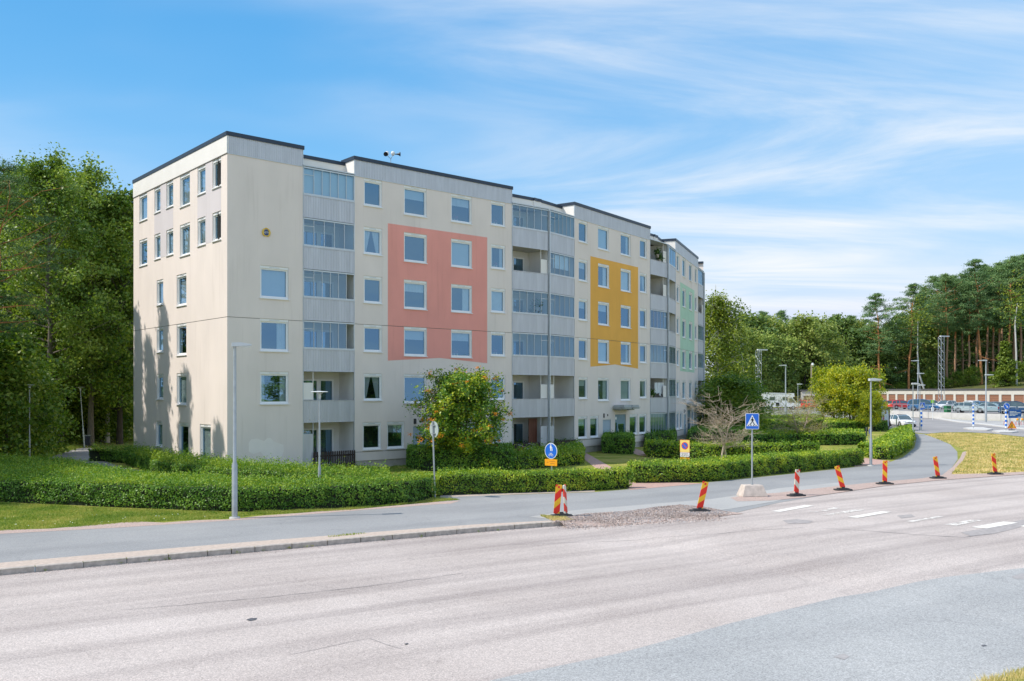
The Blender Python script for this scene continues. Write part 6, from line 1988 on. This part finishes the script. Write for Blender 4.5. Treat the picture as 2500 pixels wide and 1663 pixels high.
for a, b in zip(wp[2:6], wp[3:7]):
    n = max(1, int((b - a).length / 1.9))
    for i in range(n):
        p, q = a.lerp(b, i / n), a.lerp(b, (i + .88) / n)
        z0 = max(zp(p.y), .95) + .05
        mb = MB().tube([Vector((p.x, p.y, z0)) - WALLP[3], Vector((p.x, p.y, z0 + 1.0)) - WALLP[3], Vector((q.x, q.y, z0 + 1.0)) - WALLP[3], Vector((q.x, q.y, z0)) - WALLP[3]], .035, 6)
        mb.tube([Vector((p.x, p.y, z0 + .5)) - WALLP[3], Vector((q.x, q.y, z0 + .5)) - WALLP[3]], .02, 5)
        mb.build('rail_frame', M_GALV, rail)
# wooded ridge behind the garages
GA, GB_ = Vector((76.5, 191, 0)), Vector((85.6, 150, 0))
gd = (GB_ - GA).normalized(); gn = Vector((-gd.y, gd.x, 0))          # gn points away from the car park
line = [GA - gd * 70 + gn * -3, GA - gd * 8 + gn * 6.5, GA + gn * 6.5, GB_ + gn * 6.5, GB_ + gd * 60 + gn * 6.5]
mb = MB(); offs = ((0, 1.2), (5, 4.3), (22, 6.0), (80, 9.5), (500, 16))
for off, z in offs:
    mb.v += [tuple(p + gn * off + Vector((0, 0, z))) for p in line]
n = len(line)
for r_ in range(len(offs) - 1):
    for i in range(n - 1):
        a = r_ * n + i
        mb.f.append((a, a + 1, a + n + 1, a + n)); mb.mi.append(0)
setp(mb.build('wooded_ridge', M_WILD), kind='structure')

M_GARW = mat('garage_render', (.60, .57, .50), .9, .05, 1.)
M_GARD = mat('brown_garage_door', (.30, .145, .085), .7, .10, 2., stretch=(1, 1, 6))
M_GARDD = mat('door_gap', (.10, .05, .035), .8, .1, 3.)
def garages(label, P, d, n, zb, pitch=2.85, first=.25):
    rz = math.atan2(d.y, d.x)
    t = thing('garage_row', label, 'garage', (P.x, P.y, zb), rz)
    L = n * pitch + .5
    mb = MB()
    holes = [(first + i * pitch + .1, first + i * pitch + 2.35, 0, 2.12) for i in range(n)]
    holed(mb, 0, L, 0, 2.95, holes, 0, .18)
    mb.face([(0, 0, 0), (0, 0, 2.95), (0, 6, 2.95), (0, 6, 0)]); mb.face([(L, 0, 0), (L, 6, 0), (L, 6, 2.95), (L, 0, 2.95)]); mb.face([(0, 6, 0), (0, 6, 2.95), (L, 6, 2.95), (L, 6, 0)])
    mb.build('wall', M_GARW, t)
    MB().box((-.15, -.18, 2.95), (L + .15, 6.15, 3.18)).build('roof', M_ROOF, t)
    dm = MB()
    for k in range(6):
        dm.box((0, .0, .02 + k * .35), (2.23, .03, .34 + k * .35))
    dm.cur = 1; dm.box((0, .02, 0), (2.23, .04, 2.1))
    me = dm.mesh('garage_door', [M_GARD, M_GARDD])
    hm = MB().box((1.05, -.03, .75), (1.17, .0, .8)).mesh('door_handle', M_SBLACK)
    for h in holes:
        o = put('door', me, t, (h[0] + .01, .13, 0)); put('handle', hm, o)
    return t
garages('long row of cream garages with brown doors behind the car park', Vector((77.0, 190.5, 0)) - gd * 3, gd, 17, 1.62)
garages('small cream garage with one brown door left of the yellow tree', AT(1957, 156), Vector((1, -.25, 0)).normalized(), 2, 1.4)

# ---------------------------------------------------------------- vehicles
G_CAR = mat('car_glass', (.05, .085, .10), .06, .25, 1.5, spec=1.0, coat=.6)
M_LIGHT = mat('headlamp_glass', (.72, .75, .78), .15, .05, 5., spec=.8)
M_TAIL = mat('tail_lamp', (.42, .01, .01), .2, .1, 5., spec=.8)
M_TRIM = mat('black_trim', (.02, .02, .022), .6, .1, 5.)
TYRE_ME = MB().lathe([(.19, -.1), (.30, -.105), (.325, -.06), (.325, .06), (.30, .105), (.19, .1)], 20); TYRE_ME.xf(Matrix.Rotation(PI / 2, 4, 'X')); TYRE_ME = TYRE_ME.mesh('tyre', M_TYRE, True)
rm_ = MB().lathe([(0, .05), (.05, .06), (.20, .03), (.20, -.03), (0, -.05)], 16)
rm_.xf(Matrix.Rotation(PI / 2, 4, 'X')); RIM_ME = rm_.mesh('rim', M_RIM, True)
PROFILES = {   # x from the rear (0) to the front (1): bonnet/boot line and roof line
    'hatch': dict(L=4.25, W=1.78, H=1.47, belt=[(0, .86), (.04, .93), (.5, .93), (.70, .90), (.76, .86), (.95, .74), (1, .62)], roof=[(.03, .92), (.09, 1.30), (.22, 1.45), (.48, 1.47), (.60, 1.36), (.76, .88)]),
    'wagon': dict(L=4.7, W=1.8, H=1.48, belt=[(0, .84), (.03, .93), (.5, .93), (.70, .90), (.75, .86), (.95, .73), (1, .62)], roof=[(.01, .92), (.07, 1.36), (.2, 1.46), (.48, 1.47), (.60, 1.36), (.75, .88)]),
    'sedan': dict(L=4.6, W=1.8, H=1.45, belt=[(0, .78), (.02, .95), (.14, .97), (.5, .93), (.70, .90), (.75, .86), (.95, .73), (1, .62)], roof=[(.14, .96), (.27, 1.38), (.36, 1.44), (.50, 1.45), (.60, 1.34), (.75, .88)]),
    'van': dict(L=4.5, W=1.86, H=1.78, belt=[(0, .95), (.02, 1.02), (.5, 1.02), (.76, .98), (.84, .92), (.96, .80), (1, .64)], roof=[(.01, 1.0), (.05, 1.55), (.14, 1.74), (.50, 1.78), (.64, 1.62), (.84, .94)]),
}
def interp(tab, x):
    if x <= tab[0][0]: return tab[0][1]
    for (a, za), (b, zb) in zip(tab, tab[1:]):
        if x <= b: return za + (zb - za) * (x - a) / (b - a)
    return tab[-1][1]
def car(label, kind, col, loc, rz, name='parked_car', group='cars in the far car park', rough=.28):
    P = PROFILES[kind]; L, W = P['L'], P['W']
    paint = mat('paint_%d_%d_%d' % tuple(int(c * 100) for c in col), col, rough, .03, 2., coat=.8)
    t = thing(name, label, 'car', loc, rz, group)
    xs = [0, .01, .03, .08, .14, .2, .3, .42, .55, .68, .76, .84, .92, .97, .99, 1]
    mb = MB(); rows = []
    for u in xs:
        e = min(1, .80 + 3.2 * min(u, 1 - u)) if min(u, 1 - u) < .0625 else 1
        zb = interp(P['belt'], u); w = W / 2 * e
        zs = .26 + (.12 if u < .02 or u > .98 else 0)
        row = [(-w * .93, zs), (-w, zs + .16), (-w * 1.0, (zs + zb) / 2 + .08), (-w * .96, zb - .03), (-w * .86, zb + .015), (0, zb + .05)]
        row = row + [(-y, z) for y, z in row[:-1]][::-1]
        rows.append([((u - .5) * L, y, z) for y, z in row])
    m = len(rows[0])
    for r in rows: mb.v += r
    for i in range(len(rows) - 1):
        for j in range(m - 1):
            a = i * m + j
            mb.f.append((a, a + 1, a + m + 1, a + m)); mb.mi.append(0)
    mb.f.append(tuple(range(m - 1, -1, -1))); mb.mi.append(0); mb.f.append(tuple((len(rows) - 1) * m + j for j in range(m))); mb.mi.append(0)
    mb.build('body', paint, t, smooth=True)
    MB().box((-L * .47, -W * .44, .17), (L * .47, W * .44, .30)).build('underbody', M_TRIM, t)
    # greenhouse: glass with painted pillars and roof
    R = P['roof']; us = [R[0][0], R[1][0], R[2][0], (R[2][0] + R[3][0]) / 2, R[3][0], R[4][0], R[5][0]]
    g = MB(); rr = []
    for u in us:
        zr, zb = interp(R, u), interp(P['belt'], u) - .01
        k = max(0, min(1, (zr - zb) / (P['H'] - .9)))
        wt, wb = W / 2 * (.93 - .19 * k), W / 2 * .93
        rr.append([((u - .5) * L, -wb, zb), ((u - .5) * L, -wt, zr - .02), ((u - .5) * L, 0, zr + .0), ((u - .5) * L, wt, zr - .02), ((u - .5) * L, wb, zb)])
    for r in rr: g.v += r
    for i in range(len(rr) - 1):
        for j in range(4):
            a = i * 5 + j; g.f.append((a, a + 1, a + 6, a + 5)); g.mi.append(0)
    g.build('windows', G_CAR, t)
    p = MB()
    for i in (1, 2, 3, 4):        # roof skin
        if i < 4:
            a, b = rr[i], rr[i + 1]
            q = [Vector(a[1]), Vector(a[2]), Vector(a[3]), Vector(b[3]), Vector(b[2]), Vector(b[1])]
            q = [v + Vector((0, 0, .022)) for v in q]
            p.face([q[0], q[1], q[4], q[5]][::-1]); p.face([q[1], q[2], q[3], q[4]][::-1])
    for sy in (1, 3):
        for i in range(1, 4): p.tube([Vector(rr[i][sy]) + Vector((0, 0, .005)), Vector(rr[i + 1][sy]) + Vector((0, 0, .005))], .035, 5)
        p.tube([Vector(rr[4][sy]), Vector(rr[5][sy]), Vector(rr[6][0 if sy == 1 else 4])], .04, 5)
        p.tube([Vector(rr[1][sy]), Vector(rr[0][0 if sy == 1 else 4])], .055, 5)
        for i in (2, 3):
            p.tube([Vector(rr[i][sy]), Vector(rr[i][0 if sy == 1 else 4])], .04, 5)
    p.build('roof', paint, t, smooth=True)
    for x in (.185, .80):
        for s in (-1, 1):
            w = put('wheel', TYRE_ME, t, ((x - .5) * L, s * (W / 2 - .085), .325)); put('rim', RIM_ME, w, (0, s * .045, 0))
            MB().lathe([(.35, -.01), (.40, 0), (.35, .012)], 18).xf(Matrix.Rotation(PI / 2, 4, 'X')).build('wheel_arch', M_TRIM, t, ((x - .5) * L, s * (W / 2 - .0), .35))
    for s in (-1, 1):
        MB().obox((L * .470, s * W * .36, .68), (.9, s * .4, .0), (-s * .4, .9, 0), (0, 0, 1), .09, .16, .06).build('headlight', M_LIGHT, t)
        MB().obox((-L * .482, s * W * .40, .86), (1, 0, 0), (0, 1, 0), (0, 0, 1), .05, .12, .10).build('tail_light', M_TAIL, t)
        MB().obox((L * .215, s * (W / 2 + .07), .98), (1, 0, 0), (0, 1, 0), (0, 0, 1), .05, .09, .06).build('door_mirror', paint, t)
        mbh = MB()
        for x in (-.03, .17): mbh.obox((-x * L, s * (W / 2 - .008), .80), (1, 0, 0), (0, 1, 0), (0, 0, 1), .09, .015, .013)
        mbh.build('door_handles', M_TRIM, t)
    MB().box((L * .497, -W * .30, .30), (L * .503, W * .30, .42)).build('grille', M_TRIM, t)
    MB().box((L * .497, -W * .20, .56), (L * .506, W * .20, .60)).build('upper_grille', M_TRIM, t)
    MB().box((-L * .505, -.26, .70), (-L * .497, .26, .80)).build('number_plate', M_SWHITE, t)
    return t
WHITE, RED_, SILV, BLUE_ = (.82, .81, .80), (.80, .03, .04), (.40, .47, .49), (.03, .16, .36)
p = G(2212, 1043.5)
car('white hatchback driving towards the junction', 'hatch', WHITE, (p.x, p.y + 1.2, .02), math.atan2(-1., .05), 'driving_car', 'cars on the road')
def pk(label, kind, col, x, Y, hd):
    p = AT(x, Y, 0)
    car(label, kind, col, (p.x, p.y, zp(Y) + .02), hd)
pk('red hatchback parked left of the dark blue van', 'wagon', RED_, 2199, 150, .25)
pk('grey car half hidden behind the yellow green tree', 'sedan', (.33, .37, .42), 2154, 154, .2)
pk('dark blue people carrier behind the crossing sign', 'van', BLUE_, 2254, 140, -.35)
pk('silver car behind the dark blue people carrier', 'hatch', (.30, .34, .37), 2276, 152, -.2)
pk('white hatchback parked in front of the garage doors', 'hatch', WHITE, 2308, 146, PI + .55)
pk('pale blue estate car nearest the railing', 'wagon', (.42, .50, .52), 2371, 130.5, -.75)
pk('grey blue saloon behind the road lamp', 'sedan', (.30, .42, .46), 2421, 128.8, -.70)
pk('white car behind the pale blue estate car', 'hatch', WHITE, 2380, 145, .5)
pk('bright blue car between silver cars', 'hatch', (.05, .20, .42), 2405, 139, -.7)
pk('dark grey car behind the grey blue saloon', 'sedan', (.12, .16, .20), 2434, 138, -.6)
pk('dark blue car at the right picture edge behind the blue board', 'van', (.02, .07, .16), 2482, 124, -.5)
pk('teal car cut off at the right picture edge', 'hatch', (.16, .30, .33), 2526, 128, -.5)
pk('red car beside the white camper van', 'hatch', RED_, 1961, 150, 1.9)
pk('blue car left behind the poster case', 'hatch', (.06, .15, .2), 2138, 132, 1.)
# camper van
p = AT(1906, 147, zp(147))
t = thing('camper_van', 'white camper van parked left of the red car', 'camper van', p, -.12)
mb = MB()
side = [(-2.9, .45), (2.3, .45), (2.9, .55), (2.95, .95), (2.3, 1.15), (1.65, 1.95), (2.0, 2.15), (1.9, 2.65), (-2.85, 2.75)]
mb.plate(side, -1.05, 1.05); mb.build('body', mat('camper_white', (.76, .77, .78), .4, .03, 2.), t)
MB().plate([(1.1, 1.15), (2.12, 1.15), (1.62, 1.85), (1.1, 1.85)], -1.07, 1.07).build('cab_window', G_CAR, t)
for x in (-1.9, .1): MB().box((x, -1.07, 1.5), (x + .8, 1.07, 2.05)).build('side_window', G_CAR, t)
MB().box((-.95, -1.065, .6), (-.4, -1.045, 1.15)).build('locker', M_SBLACK, t); MB().box((-2.6, -1.06, 2.5), (1.2, -1.05, 2.6)).build('awning', M_GALV, t)
for x in (-1.7, 1.8):
    for s in (-1, 1):
        w = put('wheel', TYRE_ME, t, (x, s * .95, .33)); put('rim', RIM_ME, w, (0, s * .045, 0))

# ---------------------------------------------------------------- far signs and posts
isl = M_WCONC
for pts, nm in ((((2352, 1047.5), (2372, 1045.5), (2400, 1046), (2424, 1050.5), (2410, 1052.5), (2375, 1052)), 'traffic_island'), (((2422, 1055), (2445, 1052.5), (2470, 1052.5), (2486, 1056), (2470, 1058), (2440, 1058)), 'traffic_island')):
    mb = MB(); mb.prism([(G(x, y).x, G(x, y).y) for x, y in pts], 0, .14); setp(mb.build(nm, isl), kind='structure')
def striped_post(label, loc, h, top=None):
    t = thing('striped_post', label, 'traffic post', loc, 0, 'blue and white striped posts')
    MB().cyl((0, 0, 0), .035, h, 8).build('post', M_GALV, t)
    MB().cyl((0, 0, .25), .10, h - (.25 if not top else 1.6), 12).build('striped_sleeve', M_BWP, t, smooth=True)
    return t
striped_post('striped post with a sign seen edge on, left traffic island', AT(2376.5, 101.5, .14), 2.75)
pl(bpy.data.objects[bpy.context.scene.objects[-1].name].parent or bpy.data.objects['striped_post'], 'sign_edge', ngon(.32, 20), M_SGREY, -.05, 2.45, .02).rotation_euler = (0, 0, 1.3)
t = striped_post('striped post with a round blue arrow sign on the right island', AT(2456, 96, .14), 2.9)
pl(t, 'sign_plate', ngon(.34, 28), M_SWHITE, -.12, 2.55, .015); pl(t, 'sign_face', ngon(.315, 28), M_SBLUE, -.136, 2.55)
mb = MB(); mb.plate([(-.17, 2.70), (-.13, 2.74), (.06, 2.54), (.11, 2.60), (.16, 2.38), (-.05, 2.43), (.01, 2.49)], -.142, -.14); mb.build('arrow', M_SWHITE, t)
t = striped_post('striped post carrying the far pedestrian crossing sign', G(2249.5, 1051), 2.4)
crossing_sign('far pedestrian crossing sign above the striped post', G(2249.5, 1051) + Vector((0, -.14, 0)), .1, 2.68, .62, False)
t = thing('information_board', 'blue information board with white text on two legs', 'board', AT(2477, 108, .05), .12)
for x in (-.6, .6): MB().box((x - .04, -.03, 0), (x + .04, .03, 1.4)).build('leg', M_GALV, t)
pl(t, 'panel', rrect(1.65, 1.0, .03), mat('board_blue', (.01, .10, .38), .5, .05, 3.), -.04, 1.55, .04)
greek(t, [(.25, [(-.42, -.05), (-.02, .1)]), (.10, [(-.42, -.1), (-.07, .42)]), (-.06, [(-.42, -.02), (.0, .2)]), (-.21, [(-.42, -.24), (-.2, .02)]), (-.42, [(.2, .46)])], 1.65, M_SWHITE, -.082, 1.53, .075)
t = thing('roadworks_sign', 'orange roadworks warning triangle on a low stand', 'traffic sign', G(2470, 1054) + Vector((0, 0, .14)), -.1)
MB().box((-.25, -.2, 0), (.25, .2, .08)).build('foot', M_RUBBER, t); MB().box((-.04, -.02, .08), (.04, .02, .35)).build('stand', M_GALV, t)
pl(t, 'sign_plate', [(-.48, .20), (.48, .20), (.04, .97), (-.04, .97)], mat('fluorescent_orange', (.9, .16, .01), .5, .04, 4.), -.03, 0, .02)
pl(t, 'sign_face', [(-.36, .27), (.36, .27), (0, .86)], M_YEL, -.052, 0)
mb = MB(); mb.plate([(-.03, .33), (.02, .33), (.06, .52), (.0, .60), (-.06, .50), (.0, .48)], -.058, -.056); mb.plate(ngon(.035, 10, (.02, .66)), -.058, -.056); mb.plate([(-.2, .32), (-.08, .32), (-.13, .40)], -.058, -.056); mb.plate([(.0, .5), (.03, .52), (-.13, .38), (-.15, .40)], -.058, -.056)
mb.build('worker_symbol', M_SBLACK, t)
for i, (x, Y) in enumerate(((2484, 112), (2496, 112), (2456, 113))):
    t = thing('warning_lamp', ['left amber warning lamp on a trestle below the board', 'right amber warning lamp on a trestle below the board', 'amber warning lamp left of the roadworks triangle'][i], 'warning lamp', AT(x, Y, .1), .2)
    MB().box((-.25, -.03, .45), (.25, .03, .62)).build('barrier_bar', M_SWHITE, t)
    for s in (-.2, .2): MB().tube([(s * 1.2, -.15, 0), (s, 0, .6), (s * 1.2, .15, 0)], .02, 5).build('trestle_leg', M_RED, t)
    MB().lathe([(0, 0), (.12, .02), (.14, .12), (.10, .24), (0, .27)], 12).build('amber_lens', M_ORG, t, (0, 0, .6), smooth=True)
# poster case
t = thing('poster_case', 'illuminated poster case with a food advertisement beside the hedge', 'poster case', AT(2160, 100), .42)
mb = MB(); mb.box((-.62, -.1, .3), (-.54, .1, 2.35)); mb.box((.54, -.1, .3), (.66, .1, 2.45)); mb.box((-.54, -.1, 2.25), (.54, .1, 2.35)); mb.box((-.54, -.1, .3), (.54, .1, .42)); mb.build('frame', mat('dark_brown_frame', (.05, .03, .03), .5, .1, 5.), t)
for x in (-.5, .5): MB().box((x - .05, -.05, 0), (x + .05, .05, .3)).build('leg', M_SBLACK, t)
MB().box((-.54, -.06, .42), (.54, .06, 2.25)).build('poster', mat('poster_paper', (.66, .72, .76), .5, .04, 3.), t)
M_PK = mat('poster_pink', (.48, .14, .18), .6, .2, 9.)
for k in range(4): pl(t, 'printed_food', [(x * 1.5, z) for x, z in ngon(.10, 14)], M_PK, -.0605, .85 + k * .2, .002, -.24)
pl(t, 'printed_bowl', [(-.2, .0), (.2, .0), (.12, -.14), (-.1, -.16)], mat('poster_brown', (.16, .08, .07), .6, .2, 9.), -.0605, 1.95, .002, .08); pl(t, 'printed_fruit', ngon(.11, 12), mat('poster_yellow', (.55, .36, .12), .6, .2, 9.), -.0605, 2.05, .002, .04)
pl(t, 'printed_cup', [(-.09, .0), (.1, .02), (.15, -.25), (-.02, -.2)], M_PK, -.0605, 1.1, .002, .25)
# second no parking sign, bins, small posts
t = thing('no_parking_sign', 'yellow no parking sign half hidden behind the lamp post', 'traffic sign', AT(2121, 62), .9)
MB().cyl((0, 0, 0), .03, 1.8, 8).build('post', M_GALV, t); pl(t, 'sign_plate', rrect(.5, .62, .02), M_SYELP, -.04, 1.5, .012)
pl(t, 'blue_disc', ngon(.19, 20), M_SBLUE, -.0545, 1.52); pl(t, 'side_plate', rrect(.3, .6, .02), MATS['slate_grey_plate'], .06, 1.5, .012, -.3)
t = thing('green_bin', 'green refuse bin on the pavement below the white parked car', 'bin', AT(2313, 131.5, zp(131)), .2)
MB().plate([(-.32, .05), (.32, .05), (.38, 1.0), (-.38, 1.0)], -.35, .35).build('body', mat('bin_green', (.02, .16, .06), .5, .1, 4.), t); MB().box((-.4, -.4, 1.0), (.4, .4, 1.08)).build('lid', MATS['bin_green'], t)
t = thing('side_sign', 'small sign seen edge on beside the white driving car', 'traffic sign', AT(2188, 86), 1.25)
MB().cyl((0, 0, 0), .03, 1.6, 8).build('post', M_GALV, t); pl(t, 'sign_plate', rrect(.55, .85, .03), MATS['dark_green_bike'], -.03, 1.35, .02)
t = thing('bus_stop_sign', 'post with green flag sign and white timetable box', 'bus stop', AT(2277, 128, .3), .1)
MB().cyl((0, 0, 0), .04, 2.7, 8).build('post', M_SWHITE, t); MB().box((-.25, -.03, 2.35), (.2, .03, 2.75)).build('flag', mat('lime_green', (.30, .62, .04), .5, .05, 4.), t); MB().box((-.16, -.08, 1.2), (.16, .08, 1.75)).build('timetable_box', M_SWHITE, t)
for i, (x, Y) in enumerate(((2195, 143), (2288, 131), (2296, 130.5), (2342, 128.5))):
    t = thing('bollard', ['slim grey bollard below the red parked car', 'grey post left of the green bin', 'grey post beside the green bin', 'grey post at the left end of the railing'][i], 'bollard', AT(x, Y, .9), 0)
    MB().lathe([(0, 0), (.05, 0), (.045, .95), (0, .98)], 8).build('post', M_GALV, t, smooth=True); MB().lathe([(0, 0), (.08, 0), (.07, .05), (0, .05)], 8).build('base', M_RUBBER, t)
